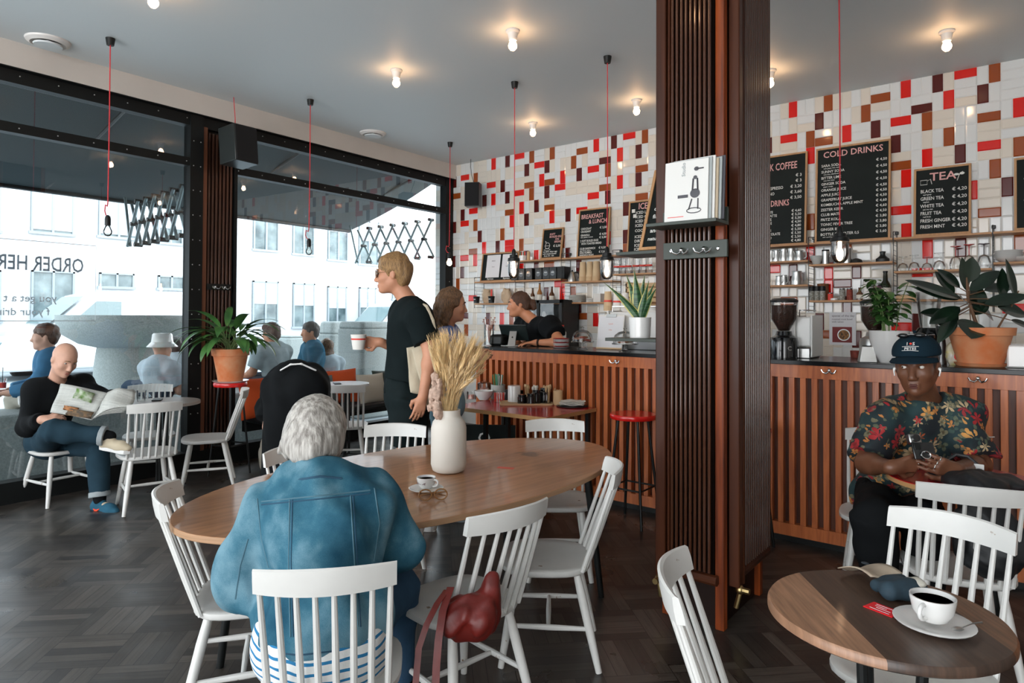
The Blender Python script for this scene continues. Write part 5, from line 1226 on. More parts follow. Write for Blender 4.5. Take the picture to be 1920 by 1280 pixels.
for k, (az, ln_, H_, W_) in enumerate(((-2.0, .55, .20, .030), (-.3, .10, .265, .034), (.2, .18, .24, .030), (1.2, .02, .21, .024), (2.2, .28, .20, .028), (3.0, .22, .24, .028), (.9, .35, .18, .026), (-2.5, .32, .15, .026))):
    b = MB(); v3 = Vector(R0.tolist()); side = v3; H_ *= ds/3.3*1.0
    dirx = {0: -.95, 1: -.12, 2: .10, 3: .22, 4: .38, 5: -.3, 6: .5, 7: -.75}[k]
    P = []; 
    def lf(u, v):
        w = W_*(1-u**2.2)*(.62+.5*math.sin(PI*min(1, u+.15))); x = (v-.5)*2
        q = v3*(dirx*H_*u*(.6+.4*u))+Vector((0, 0, PH*.8+H_*u))+Vector(F0.tolist())*((k % 3-1)*.02*(1-u))
        return (q+side*x*w+Vector(F0.tolist())*(abs(x)*w*.35))[:]
    b.grid(lf, 14, 8); b.m = [1 if (i % 8) in (0, 7) else 0 for i in range(14*8)]; b.build('leaf', [ms, mye], t, ang=180)
# chalkboard leaning on the upper bracket
zb_ = a2_[2]+.003; bx = ony(1190, 470, -3.53)[0]+.03
tt = board(bx, bx+.30, zb_, zb_+.52, 'tilted chalkboard leaning on a dark shelf beside the pillar', None, [('NEW', .10, .39, .07, 'LEFT', .9), ('NO', .10, .33, .0), ('COFFEE', .05, .30, .07), ('cold brew', .045, .25, .035), ('filter', .045, .20, .035), ('creamy', .045, .15, .035), ('and', .045, .11, .035), ('natural wine', .04, .06, .03)], y=-3.22, lean=.21)
tt.location = (bx, -3.53, zb_)
# herb in a white bowl pot
def onbar(u, v): return onz(u, v, CZ+.001)
p = ony(1667, 680, -2.12); t = thing('potted_herb', 'leafy herb in a round white pot on the bar beside the cap', 'plant', (p[0], p[1], CZ+.001)); ds = np.dot(p-CAM, CF); r1 = 34*ds/1240; PH = 60*ds/1240
lath('pot', [(0, 0), (r1*.45, 0), (r1*.75, PH*.3), (r1*.95, PH*.68), (r1, PH), (r1*.95, PH), (r1*.9, PH*.9), (0, PH*.88)], m_china, t, flip=False, n=40, ang=60)
rs = random.Random(4); b = MB(); st = MB()
for i in range(9):
    x, y = rs.uniform(-.09, .11), rs.uniform(-.06, .06); hh = rs.uniform(.18, .36); P = [(x*.4, y*.4, PH*.85), (x*.7, y*.7, PH+hh*.5), (x*1.3, y*1.3, PH+hh)]; st.tube(P, [.004, .0035, .002], 5)
    for k in range(9):
        f_ = .3+.7*k/8; q = Vector(P[0]).lerp(Vector(P[1]), f_*2) if f_ < .5 else Vector(P[1]).lerp(Vector(P[2]), f_*2-1)
        for s2 in (0, PI): a = k*1.6+s2+i; leafshape(b, q, (math.cos(a), math.sin(a), rs.uniform(-.3, .2)), (0, 0, 1), rs.uniform(.06, .10), rs.uniform(.022, .032), .5, 6, 4)
b.build('foliage', m_herb, t, ang=180); st.build('stem', m_stem, t)['kind'] = 'stuff'
# rubber plant
p = ony(1838, 684, -2.09); t = thing('potted_rubber_plant', 'rubber plant with big dark leaves in a terracotta pot on the bar', 'plant', (p[0], p[1], CZ+.016)); ds = np.dot(p-CAM, CF); k_ = ds/1240; r1 = 54*k_; PH = 68*k_
pot(t, r1, r1*.66, PH, m_terra); lath('drip_saucer', [(0, -.014), (r1*.70, -.014), (r1*.78, .006), (r1*.72, .006), (0, -.004)], m_terra, t, flip=False)
b = MB(); st = MB(); Fv, Rv = Vector(F0.tolist()), Vector(R0.tolist())
def at2(u, v, dz=0): q = ond(u, v, ds+dz)-np.array([p[0], p[1], CZ+.016]); return Vector(q.tolist())
st.tube([(0, 0, PH*.8), at2(1828, 600), at2(1815, 560), at2(1812, 520)], [.012, .010, .008, .005], 8)
st.tube([at2(1868, 620), at2(1880, 600), at2(1896, 575), at2(1910, 545)], [.007, .006, .005, .004], 6)
LV = [(1812, 545, 1800, 485, .030, 0), (1805, 560, 1700, 528, .036, -.05), (1800, 540, 1760, 505, .034, .05), (1800, 560, 1712, 545, .034, -.06), (1815, 530, 1822, 484, .042, 0), (1818, 545, 1872, 508, .034, -.03), (1800, 575, 1742, 610, .036, -.12), (1815, 570, 1800, 558, .040, -.14), (1822, 590, 1850, 560, .036, .06), (1830, 585, 1830, 535, .044, .08), (1845, 570, 1925, 555, .034, -.05), (1870, 575, 1925, 590, .046, -.03), (1880, 560, 1876, 505, .030, .02), (1905, 560, 1885, 488, .026, -.02), (1820, 600, 1822, 632, .062, -.16), (1790, 590, 1725, 590, .034, -.02), (1895, 600, 1935, 615, .022, 0), (1795, 585, 1760, 640, .030, -.05), (1790, 550, 1752, 512, .034, .09), (1828, 560, 1860, 600, .04, .1), (1845, 545, 1900, 535, .030, .08), (1780, 600, 1800, 625, .04, .12)]
for i, (u0, v0, u1, v1, w, dz) in enumerate(LV):
    A = at2(u0, v0, dz*.3); B = at2(u1, v1, dz); D = B-A; L = D.length
    nrm = (-Fv*(.75)+Vector((0, 0, .65))); nrm = nrm-D.normalized()*nrm.dot(D.normalized()); leafshape(b, A, D, nrm, L*1.05, w*ds/3.6*1.35, -.12+.3*(i % 3)*.3, 12, 6, .18)
    st.tube([at2(1818, (v0+560)/2), A], .003, 5)
b.build('foliage', m_rub, t, ang=180); st.build('stem', mat('rubber_stem', (.14, .07, .035), .7), t)['kind'] = 'stuff'
# ------------------------------------------------------------ magazines and hook rail on the pillar
yf = PY0-.058
a = ony(1228, 420, yf-.10); c = ony(1352, 412, yf-.10); zz = ony(1290, 416, yf-.10)[2]
t = thing('magazine_shelf', 'dark green shelf on the pillar holding magazines', 'shelf', (a[0], yf, zz)); w = c[0]-a[0]
MB().bb(-.02, w, -.16, -.001, -.016, 0).build('board', m_brk, t, bevel=.002); MB().bb(.0, w, -.014, -.001, 0, .07).build('back_strip', m_brk, t, bevel=.002)
mg = [mat('magazine_cover', (.70, .69, .66), .45), mat('magazine_spine', (.35, .38, .38), .5), mat('magazine_dark', (.06, .06, .07), .5), mat('magazine_tan', (.45, .36, .25), .5)]
for k in range(6):
    x0 = a[0]+.055+.012*k; hh = .285+.006*(k % 3); th = .008
    y_ = yf-.125+.013*k
    o = MB().box((0, 0, hh/2), (.215, th, hh)).build('magazine', [mg[0], mg[1], mg[0], mg[3], mg[1], mg[2]][k], bevel=.001, loc=(x0+.115, y_, zz+.003)); o.rotation_euler = (-.05, 0, R(-2*k))
    tag(o, ['white magazine with a drawn espresso machine, frontmost on the pillar shelf', 'grey-spined magazine second from the front on the pillar shelf', 'pale magazine third from the front on the pillar shelf', 'tan-covered magazine on the pillar shelf', 'grey magazine second from the back on the pillar shelf', 'dark magazine rearmost on the pillar shelf'][k], 'magazine', 'magazines on the pillar shelf')
    if k == 0:
        b = MB(); M_ = lambda x, z: (x, -.006, z)
        b.ball(M_(.05, .24), (.012, .001, .010), 10, 6); b.ball(M_(.045, .20), (.010, .001, .009), 10, 6); b.tube([M_(.05, .24), M_(.085, .24)], .003, 4); b.tube([M_(.035, .195), M_(.032, .14)], .004, 4); b.tube([M_(.055, .195), M_(.058, .14)], .004, 4); b.box(M_(-.015, .115), (.05, .002, .014)); b.ball(M_(.045, .125), (.024, .001, .022), 14, 8); b.tube([M_(.03, .10), M_(.015, .05)], .003, 4); b.tube([M_(.06, .10), M_(.06, .05)], .003, 4); b.tube([M_(.04+.035*math.cos(q), .045+.012*math.sin(q)) for q in np.linspace(0, 6.28, 14)[:-1]], .002, 4, close=True)
        b.build('machine_drawing', mg[2], o); text('title', [('Studio', .04, 0, .026)], mg[1], o, Matrix.Translation((-.005, -.0055, .17)) @ Matrix.Rotation(-PI/2, 4, 'Y')); MB().box((-.05, -.005, .02), (.08, .001, .003)).build('red_line', m_redpr, o)
a = ony(1243, 487, yf-.02); c = ony(1363, 450, yf-.02); z0 = ony(1300, 484, yf-.02)[2]; z1 = ony(1300, 452, yf-.02)[2]
t = thing('coat_hook_rail', 'dark green board with two double steel hooks on the pillar', 'hook rail', (a[0], yf, z0)); MB().bb(0, c[0]-a[0], -.018, -.001, 0, z1-z0).build('board', m_brk, t, bevel=.002)
for u in (1280, 1322): q = ony(u, 468, yf-.019); o = hook_proto().build('hook', m_chr, t, loc=(q[0]-a[0], -.019, (z1-z0)*.5))
for u in (1258, 1346): q = ony(u, 468, yf-.019); b = MB(); b.lathe([(0, 0), (.010, 0), (.006, .004), (0, .005)], n=12, M=Matrix.Rotation(PI/2, 3, 'X')); b.build('screw', m_chr, t, loc=(q[0]-a[0], -.0185, (z1-z0)*.5))
p = onx(410, 538, -.02); t = thing('coat_hook_rail', 'black hook rail on the slatted column behind the leafy plant', 'hook rail', wp(onw(410, 538, -.065)[0], -.065, onw(410, 538, -.065)[1]), -PI/2+_wb)
MB().bb(-.13, .13, .0, .012, -.03, .03).build('board', m_black, t)
for x in (-.05, .05): hook_proto().xf(Matrix.Rotation(PI, 4, 'Z')).build('hook', m_chr, t, loc=(x, .013, 0))
# ------------------------------------------------------------ things on the bar
def stack(name, lab, cat, loc, prof, n_, dz, m_, group=None, cols=None, each=None):
    first = None
    for k in range(n_):
        o = lath(name, prof, (cols[k % len(cols)] if cols else m_), loc=(loc[0], loc[1], loc[2]+k*dz), flip=False, n=24)
        w = ['bottom', 'second', 'third', 'fourth', 'fifth', 'sixth', 'seventh', 'eighth', 'ninth', 'tenth'][k] if k < 10 else 'upper'
        tag(o, (each or lab+', %s from the bottom') % w if '%s' in (each or lab+', %s from the bottom') else lab, cat, group)
def P_(u, v, y=None):
    q = onbar(u, v)
    if y is not None: q = ony(u, v, y)
    return q
PL = [(0, 0), (.050, 0), (.072, .007), (.074, .010), (.05, .005), (0, .005)]
yb = BY+.28
q = ony(1052, 655, yb); q = (q[0], yb, CZ+.001)
m_dr = mat('red_plate', (.45, .02, .02), .3)
stack('plate', 'white red-rimmed plate in the stack by the barista\'s arm', 'plate', q, PL, 10, .0085, m_china, 'plates stacked by the barista', cols=[m_china, m_dr, m_china, m_china])
def cakestand(u, v, y, lab, r_, hh, food):
    q = ony(u, v, y); t = thing('cake_stand', lab, 'cake stand', (q[0], y, CZ+.001))
    lath('foot', [(0, 0), (r_*.5, 0), (r_*.48, .006), (.012, .02), (.010, hh*.6), (.02, hh-.01), (0, hh-.008)], m_cg, t, flip=False); lath('plate', [(0, hh-.008), (r_, hh-.004), (r_*1.02, hh+.006), (r_*.98, hh+.006), (r_*.95, hh), (0, hh)], m_cg, t, flip=False, n=40)
    lath('dome', [(r_*.92, hh+.002), (r_*.92, hh+.03), (r_*.80, hh+.07), (r_*.5, hh+.095), (.012, hh+.105), (.008, hh+.115), (.016, hh+.125), (0, hh+.135)], m_cg, t, flip=False, n=40, ang=80)
    lath('doily', [(0, hh+.001), (r_*.8, hh+.001), (r_*.8, hh+.004), (0, hh+.004)], m_china, t, flip=False)
    return t, (q[0], y, CZ+hh+.006)
rs = random.Random(8)
m_bis = mat('baked_brown', (.24, .085, .03), .7, var=.4, vscale=40, bump=.4, bscale=80); m_bis2 = mat('red_velvet', (.28, .05, .03), .7, var=.4, vscale=50)
t, q = cakestand(1092, 657, BY+.24, 'glass domed cake stand piled with brown cookies', .098, .062, 0)
for k in range(8):
    a = k*.9; r_ = .05 if k < 6 else .02; S = MB(); S.ball((0, 0, 0), (.034, .030, .010), 12, 8); o = S.build('cookie', m_bis if k % 3 else m_bis2, loc=(q[0]+r_*math.cos(a), q[1]+r_*math.sin(a), q[2]+.010+.012*(k//3))); o.rotation_euler = (rs.uniform(-.2, .2), rs.uniform(-.2, .2), a); tag(o, 'brown cookie in the pile under the nearer-left glass dome', 'cookie', 'cookies under the left dome')
t, q = cakestand(1172, 664, BY+.13, 'glass domed cake stand with flat biscuits, in front of the snake plant', .105, .062, 0)
for k in range(3): S = MB(); S.ball((0, 0, 0), (.040, .028, .007), 12, 8); o = S.build('biscuit', m_bis, loc=(q[0]-.03+.03*k, q[1]+.01*(k-1), q[2]+.008+.004*k)); tag(o, 'flat brown biscuit under the glass dome nearest the pillar', 'biscuit', 'biscuits under the right dome')
# white menu card on the bar
p0, p1 = ony(1118, 659, BY+.36), ony(1166, 660, BY+.36); hh = hz(1122, 590, p0)[2]-CZ
t = thing('menu_stand', 'large white menu sheet on a clipboard standing on the bar', 'menu', (p0[0], BY+.36, CZ+.002)); t.rotation_euler = (R(-10), 0, 0); w = p1[0]-p0[0]
MB().bb(0, w, -.004, .004, 0, hh).build('board', m_wpap, t); MB().bb(.002, w-.002, -.012, -.004, 0, .012).build('ledge', m_wood, t); MB().bb(w*.3, w*.7, -.012, -.004, hh-.02, hh+.008).build('clip', m_steel, t, bevel=.002); MB().bb(.008, w-.008, -.006, -.0045, .02, hh-.012).build('sheet', mat('paper', (.72, .72, .74), .8), t)
text('print', [('Lunch', w/2, hh*.72, .018, 'CENTER'), ('today', w/2, hh*.55, .014, 'CENTER')], mat('print_pink', (.65, .35, .32), .8), t, Matrix.Translation((0, -.0066, 0)))
# till
q = ony(962, 648, BY+.32); t = thing('till', 'tablet till on a silver angled stand facing the barista', 'till', (q[0], BY+.32, CZ+.001), R(20)); 
b = MB(); b.box((0, 0, .004), (.10, .14, .008)); b.box((0, -.02, .07), (.075, .012, .15), M=Matrix.Rotation(R(-24), 3, 'X')); b.build('stand', m_steel, t, bevel=.004)
MB().box((0, .0, 0), (.27, .012, .19)).xf(Matrix.Translation((0, .03, .125)) @ Matrix.Rotation(R(38), 4, 'X')).build('screen', mat('screen_back', (.02, .03, .03), .25), t, bevel=.005)
MB().ball((0, -.018, .08), (.008, .003, .010), 12, 6).xf(Matrix.Translation((0, -.005, 0))).build('logo', m_black, t)
q = ony(937, 652, BY+.30); t = thing('receipt_printer', 'black receipt printer beside the silver till stand', 'printer', (q[0], BY+.30, CZ+.001), R(8)); MB().box((0, 0, .05), (.15, .16, .10)).build('body', m_black, t, bevel=.02); MB().box((0, 0, .102), (.12, .1, .006)).build('lid', m_blackframe, t, bevel=.003)
b = MB(); b.tube([(.07, -.09, .004), (.12, -.12, .004), (.20, -.08, .004), (.24, .0, .004)], .003, 6); b.build('cable', m_china, t)
# espresso machines
def machine(x0, x1, y0, y1, hh, lab):
    t = thing('espresso_machine', lab, 'coffee machine', (x0, y0, CZ+.001)); w, d = x1-x0, y1-y0
    m_mw = mat('machine_white', (.68, .68, .66), .3, coat=.3)
    MB().bb(0, w, 0, d, hh*.28, hh).build('body', m_mw, t, bevel=.012); MB().bb(.01, w-.01, .0, d+.06, 0, hh*.24).build('drip_tray', m_steel, t, bevel=.004)
    MB().bb(-.012, .0, -.02, d+.05, .01, hh+.01).build('side_panel', m_mw, t, bevel=.004); MB().bb(w, w+.012, -.02, d+.05, .01, hh+.01).build('side_panel', m_mw, t, bevel=.004)
    b = MB()
    for z in (hh+.045,): b.tube([(.02, .02, hh), (.02, .02, z), (w-.02, .02, z), (w-.02, d-.02, z), (.02, d-.02, z), (.02, .02, z)], .005, 6)
    b.build('cup_rail', m_chr, t)
    for x in (w*.3, w*.7):
        b = MB(); b.lathe([(0, 0), (.035, 0), (.035, .06), (0, .06)], c=(x, d+.03, hh*.55), n=20); b.build('group_head', m_chr, t); b = MB(); b.tube([(x, d+.03, hh*.52), (x, d+.15, hh*.50)], .012, 8); b.build('portafilter', m_black, t)
    return t, hh+CZ
y_ = BY+.10
xa = ony(1128, 600, -1.85)[0]; xb = 4.35; zt = ony(1150, 582, -1.85)[2]
machine(xa+.05, 4.40, -1.80, -1.62, zt-CZ-.01, 'long white espresso machine behind the white menu sheet on the bar')
machine(ony(1492, 600, -2.02)[0], ony(1521, 600, -2.02)[0], -2.02, -1.80, ony(1510, 594, -2.02)[2]-CZ, 'white coffee machine beside the grinder right of the pillar')
CUP = [(0, 0), (.024, 0), (.034, .095), (.032, .095), (.022, .004), (0, .004)]
def cupstack(x, y, z, hh, r_, m_, lab, grp, flare=.85, band=None):
    """a tall sleeve of nested cups, mouth down"""
    t = thing('cup_stack', lab, 'cup stack', (x, y, z), 0, grp); n_ = max(3, int(hh/.012)); P = [(0, 0), (r_, 0)]
    for k in range(n_):
        zz = hh*(.25*k/n_); 
        P += [(r_*(1-.02*k/n_), zz+.004), (r_*.975*(1-.02*k/n_), zz+.0045)]
    P += [(r_*flare, hh), (0, hh)]; lath('cups', P, m_, t, flip=False, ang=30)
    if band: lath('printed_band', [(r_*.93, hh*.45), (r_*.915, hh*.55)], band, t, flip=False)
    return t
for u, v0, hh_, lab in ((1140, 580, 36, 'kraft paper cup stack on the espresso machine'), (1157, 579, 34, 'left white paper cup stack on the espresso machine'), (1172, 579, 33, 'right white paper cup stack on the espresso machine, by the snake plant')):
    q = ony(u, v0, -1.71); d = np.dot(q-CAM, CF); cupstack(q[0], -1.71, zt+.0, hh_*d/1240, 8.5*d/1240, m_paperc if 'kraft' in lab else m_wpap, lab, 'paper cup stacks on the espresso machine', .75, m_redpr)
q = ony(1056, 636, -1.68); t = thing('milk_bottle', 'white plastic bottle behind the plates at the barista\'s elbow', 'bottle', (q[0], -1.70, CZ+.001)); lath('body', [(0, 0), (.04, 0), (.04, .13), (.018, .17), (.018, .185), (0, .185)], m_china, t, flip=False); lath('cap', [(0, .185), (.02, .185), (.02, .2), (0, .2)], m_redpr, t, flip=False)
q = ony(917, 655, -2.05); t = thing('syrup_jug', 'clear glass jug with sprigs at the far left end of the bar', 'jug', (q[0], -2.05, CZ+.001)); lath('glass', [(0, 0), (.05, 0), (.05, .2), (.045, .2), (.045, .006), (0, .006)], m_cg, t, flip=False); b = MB()
for k in range(14): a = k*2.4; b.tube([(0, 0, .02), (.02*math.cos(a), .02*math.sin(a), .15), (.06*math.cos(a), .06*math.sin(a), .22+.02*(k % 3))], .002, 4); b.ball((.06*math.cos(a), .06*math.sin(a), .225+.02*(k % 3)), .006, 6, 4)
b.build('sprig', mat('dry_red_sprig', (.35, .10, .05), .8), t)['kind'] = 'stuff'
# grinders
def grinder(u, v, y, sc, lab, base_m, silver=False):
    q = ony(u, v, y); t = thing('coffee_grinder', lab, 'coffee grinder', (q[0], y, CZ+.001)); s_ = sc
    lath('base', [(0, 0), (.085*s_, 0), (.085*s_, .10*s_), (.078*s_, .125*s_), (.05*s_, .14*s_), (.045*s_, .165*s_), (0, .165*s_)], base_m, t, flip=False, n=40)
    lath('beans', [(0, .168*s_), (.028*s_, .168*s_), (.040*s_, .19*s_), (.070*s_, .24*s_), (.073*s_, .325*s_), (0, .325*s_)], mat('coffee_beans', (.075, .025, .012), .45, var=.7, vscale=140, bump=.9, bscale=160), t, flip=False, n=36)
    lath('hopper', [(.032*s_, .166*s_), (.045*s_, .19*s_), (.075*s_, .24*s_), (.080*s_, .345*s_)], mat('smoked_glass', (.08, .05, .04), .08) if 0 else m_cg, t, flip=False, n=40, ang=80)
    lath('lid', [(0, .343*s_), (.082*s_, .343*s_), (.083*s_, .355*s_), (.06*s_, .368*s_), (0, .370*s_)], m_black, t, flip=False, n=40)
    text('badge', [('C', 0, 0, .035*s_, 'CENTER')], m_steel, t, Matrix.Rotation(R(38), 4, 'Z') @ Matrix.Translation((0, -.0855*s_, .05*s_)))
q = ony(1470, 682, -2.06); d = np.dot(q-CAM, CF); grinder(1470, 682, -2.06, (682-570)*d/1240/.37, 'black coffee grinder with a hopper of beans right of the pillar', mat('gloss_black', (.008, .009, .010), .12, coat=.5))
q = ony(1642, 684, -1.74); d = np.dot(q-CAM, CF); grinder(1640, 684, -1.74, (684-572)*d/1240/.37, 'coffee grinder with silver base behind the white herb pot', m_steel)
q = ony(1626, 686, BY+.12); t = thing('napkin_dispenser', 'small angular steel dispenser in front of the rear grinder', 'dispenser', (q[0], BY+.12, CZ+.001), R(20)); MB().prism([(-.05, -.045), (.05, -.045), (.05, .045), (-.05, .045)], 0, .10, sc=.72).build('body', m_steel, t, bevel=.003); MB().box((0, 0, .103), (.055, .02, .004)).build('slot', m_black, t)
# dark flasks, mill, pack
m_gb = mat('gloss_black', (.008, .009, .010), .12, coat=.5)
q = ony(1742, 690, -1.85); t = thing('blender_jug', 'tall dark blender with clear jug behind the cap', 'blender', (q[0]+.0, -1.85, CZ+.001)); lath('base', [(0, 0), (.09, 0), (.085, .18), (.06, .22), (0, .22)], m_gb, t, flip=False); lath('jug', [(0, .222), (.05, .222), (.075, .45), (.072, .45), (.047, .23), (0, .23)], m_cg, t, flip=False)
q = ony(1765, 690, BY+.16); t = thing('pepper_mill', 'tall glossy black pepper mill beside the terracotta pot', 'pepper mill', (q[0], BY+.16, CZ+.001)); lath('body', [(0, 0), (.030, 0), (.030, .02), (.022, .05), (.026, .12), (.020, .17), (.028, .20), (.028, .235), (0, .236)], m_gb, t, flip=False); lath('knob', [(0, .236), (.010, .238), (.018, .25), (.010, .265), (0, .267)], m_gb, t, flip=False)
q = ony(1786, 691, BY+.2); t = thing('food_pack', 'small yellow and red food packet next to the terracotta pot', 'packet', (q[0], BY+.2, CZ+.001), R(10)); S = SD(); S.ell((0, 0, .065), (.042, .022, .075), .01); S.mb(.006, folds(.004, 2, 60)).build('bag', mat('yellow_pack', (.55, .47, .18), .4, var=.5, vscale=25, vcol=(.62, .60, .55)), t, ang=180); MB().ball((.02, -.019, .06), (.016, .004, .03), 10, 6).build('print', m_redpr, t)
q = ony(1905, 700, BY+.24); tag(MB().bb(-.04, .5, -.1, .15, 0, .13).build('white_tray', m_china, bevel=.01, loc=(q[0], BY+.24, CZ+.001)), 'white box at the right picture edge beside terracotta saucer', 'box')
q = ony(1604, 684, -1.70); tag(lath('glass_tumbler', [(0, 0), (.03, 0), (.034, .05), (.031, .05), (.028, .005), (0, .005)], m_bis2, loc=(q[0], -1.70, CZ+.001), flip=False), 'small glass of brown sugar on the bar beside the steel dispenser', 'glass')
# poster on the tiles
p0, p1 = ony(1555, 646, -.012), ony(1605, 585, -.012); w, hh = p1[0]-p0[0], p1[2]-p0[2]; t = thing('poster', 'white poster with a food bowl photo on the tiles', 'poster', (p0[0], -.012, p0[2])); MB().bb(0, w, -.001, 0, 0, hh).build('sheet', mat('paper', (.72, .72, .74), .8), t)
MB().bb(w*.12, w*.85, -.003, -.0012, hh*.08, hh*.55).build('photo', mat('photo_red', (.20, .02, .02), .6), t); b = MB(); M_ = Matrix.Rotation(PI/2, 3, 'X'); b.lathe([(0, 0), (w*.24, 0), (w*.24, .001)], c=(w*.55, -.0045, hh*.31), n=24, M=M_); b.build('bowl_picture', m_china, t); b = MB(); b.lathe([(0, 0), (w*.20, 0), (w*.2, .001)], c=(w*.55, -.006, hh*.31), n=24, M=M_); b.build('food_picture', mat('food', (.35, .16, .05), .7, var=.8, vscale=60, vcol=(.03, .02, .01)), t)
text('print', [('special of the day', w*.1, hh*.86, .028), ('roasted root bowl', w*.1, hh*.76, .024), ('with tahini', w*.1, hh*.68, .024)], mat('print_grey', (.30, .28, .30), .8), t, Matrix.Translation((0, -.0022, 0)))
# under-counter fridge with glass door behind the barista
x0, x1 = ony(968, 600, -.40)[0], ony(1056, 600, -.40)[0]; z1 = ony(1040, 562, -.40)[2]
t = thing('glass_door_fridge', 'black-framed glass fridge on the back counter behind the barista', 'fridge', (x0, -.40, .921)); w, hh = x1-x0, z1-.921
b = MB(); b.bb(0, w, .0, .34, 0, .02); b.bb(0, w, 0, .34, hh-.03, hh); b.bb(0, .02, 0, .34, 0, hh); b.bb(w-.02, w, 0, .34, 0, hh); b.bb(0, w, .32, .34, 0, hh); b.build('cabinet', m_black, t)
b = MB()
for q in ((0, .035, 0, hh), (w-.035, w, 0, hh), (w/2-.02, w/2+.02, 0, hh), (0, w, 0, .035), (0, w, hh-.04, hh)): b.bb(q[0], q[1], -.03, -.002, q[2], q[3])
b.build('door_frame', m_black, t, bevel=.003); MB().bb(.035, w-.035, -.018, -.014, .035, hh-.04).build('door_glass', m_cg, t)
b = MB()
for z in (hh*.35, hh*.66): b.bb(.02, w-.02, .02, .31, z, z+.006)
b.build('shelf', m_steel, t)
for k, (x, z) in enumerate(((.08, hh*.66), (.16, hh*.66), (.25, hh*.66), (.34, hh*.66), (.10, hh*.35), (.20, hh*.35), (.30, hh*.35), (.12, .02), (.24, .02))):
    if x < w-.06: tag(lath('carton', [(0, 0), (.03, 0), (.03, .09), (.012, .12), (0, .12)], m_china, loc=(x0+x, -.28, .921+z+.008), flip=False, n=12), 'white bottle on a shelf inside the glass door fridge', 'bottle', 'bottles inside the fridge')
# ------------------------------------------------------------ things on the shelves
YS = -.11
def onsh(u, z, y=YS):       # x position seen at pixel column u for a shelf height z
    return ony(u, 500, y)[0]
def put(u, z, prof, m_, name, lab, cat, grp, y=YS, n=20, flip=False, ang=40):
    x = onsh(u, z, y); return tag(lath(name, prof, m_, loc=(x, y, z+.001), flip=flip, n=n, ang=ang), lab, cat, grp)
m_tin = mat('black_tin', (.018, .022, .024), .35, metal=.3)
for k, (u, c) in enumerate(((970, 0), (983, 1), (997, 2), (1015, 3), (1029, 4), (1042, 5))):
    x = onsh(u, 0); t = thing('coffee_tin', 'black coffee tin, %s from the left in the row on the shelf' % ['first', 'second', 'third', 'fourth', 'fifth', 'sixth'][k], 'tin', (x, YS, SH['a1']+.001), 0, 'black coffee tins on the shelf')
    MB().box((0, 0, .075), (.105, .13, .15)).build('body', m_tin, t, bevel=.006); b = MB(); b.lathe([(0, 0), (.035, 0), (.035, .001)], c=(0, -.067, .075), n=20, M=Matrix.Rotation(PI/2, 3, 'X')); b.build('badge', m_gb, t); MB().box((0, -.069, .085), (.04, .001, .008)).build('label_strip', m_china, t)
x = onsh(1053, 0); tag(MB().box((0, 0, .075), (.11, .13, .15)).build('black_box', m_black, bevel=.004, loc=(x+.03, YS, SH['a1']+.001)), 'black box at the right end of the tin row', 'box')
# kettle
x = onsh(1073, 0); t = thing('kettle', 'steel pouring kettle with black handle on the shelf', 'kettle', (x, YS, SH['c1']+.001)); lath('body', [(0, 0), (.06, 0), (.058, .04), (.04, .10), (.03, .12), (0, .125)], m_steel, t, flip=False); lath('knob', [(0, .124), (.012, .126), (.008, .145), (0, .147)], m_black, t, flip=False); b = MB(); b.tube([(.035, 0, .11), (.08, 0, .12), (.10, 0, .08), (.09, 0, .04)], .009, 8); b.build('handle', m_black, t); b = MB(); b.tube([(-.055, 0, .03), (-.09, 0, .06), (-.085, 0, .10), (-.105, 0, .12)], .005, 6); b.build('spout', m_steel, t)
for u, lab in ((1093, 'left'), (1106, 'middle'), (1118, 'right')): x = onsh(u, 0); cupstack(x, YS, SH['c1']+.001, .235, .048, m_paperc, 'tall kraft paper cup stack on the shelf, %s of the three' % lab, 'kraft paper cup stacks on the shelf', .72)
for u, w_ in ((1156, 'leftmost'), (1167, 'second'), (1178, 'third'), (1192, 'fourth'), (1205, 'fifth'), (1217, 'sixth')):
    x = onsh(u, 0); cupstack(x, YS, SH['e1']+.001, .175, .042, m_cg, 'clear plastic cup stack with red print, %s from the left' % w_, 'clear cup stacks on the shelf', .75, m_redpr)
# lower shelves left
m_coffeebag = mat('kraft_bag', (.55, .42, .29), .8, bump=.3, bscale=30); m_blpot = mat('black_scoop_pot', (.012, .014, .015), .45)
for u, w_, lab in ((913, .13, 'crumpled kraft bag on the low shelf left of the red scoop'), (950, .16, 'crumpled kraft bag on the low shelf right of the red scoop')):
    x = onsh(u, 0, -.09); S = SD(); S.ell((0, 0, .09), (w_*.5, .045, .12), .02); S.cut((0, 0, .003), (0, 0, -1)); S.cut((0, 0, .19), (0, 0, 1)); tag(S.mb(.008, folds(.006, 3, 50)).build('kraft_bag', m_coffeebag, ang=180, loc=(x, -.09, SH['a2']+.001)), lab, 'bag')
for u, red in ((898, 0), (926, 1)):
    x = onsh(u, 0, -.19); t = thing('scoop_pot', 'small black pot hanging at the shelf edge'+(' with a red scoop handle' if red else ', leftmost'), 'pot', (x, -.235, SH['a2']+.003-(0 if 1 else 0)), 0, 'black scoop pots')
    lath('pot', [(0, 0), (.036, 0), (.045, .085), (.048, .088), (.042, .088), (.034, .006), (0, .006)], m_blpot, t, flip=False); MB().box((0, -.04, .05), (.03, .004, .008)).build('label_strip', m_china, t)
    if red: MB().box((0, 0, .13), (.028, .012, .10)).build('scoop', m_redpr, t, bevel=.004)
    else: b = MB(); b.tube([(0, 0, .02), (0, .0, .16)], .003, 5); b.build('scoop', m_steel, t)
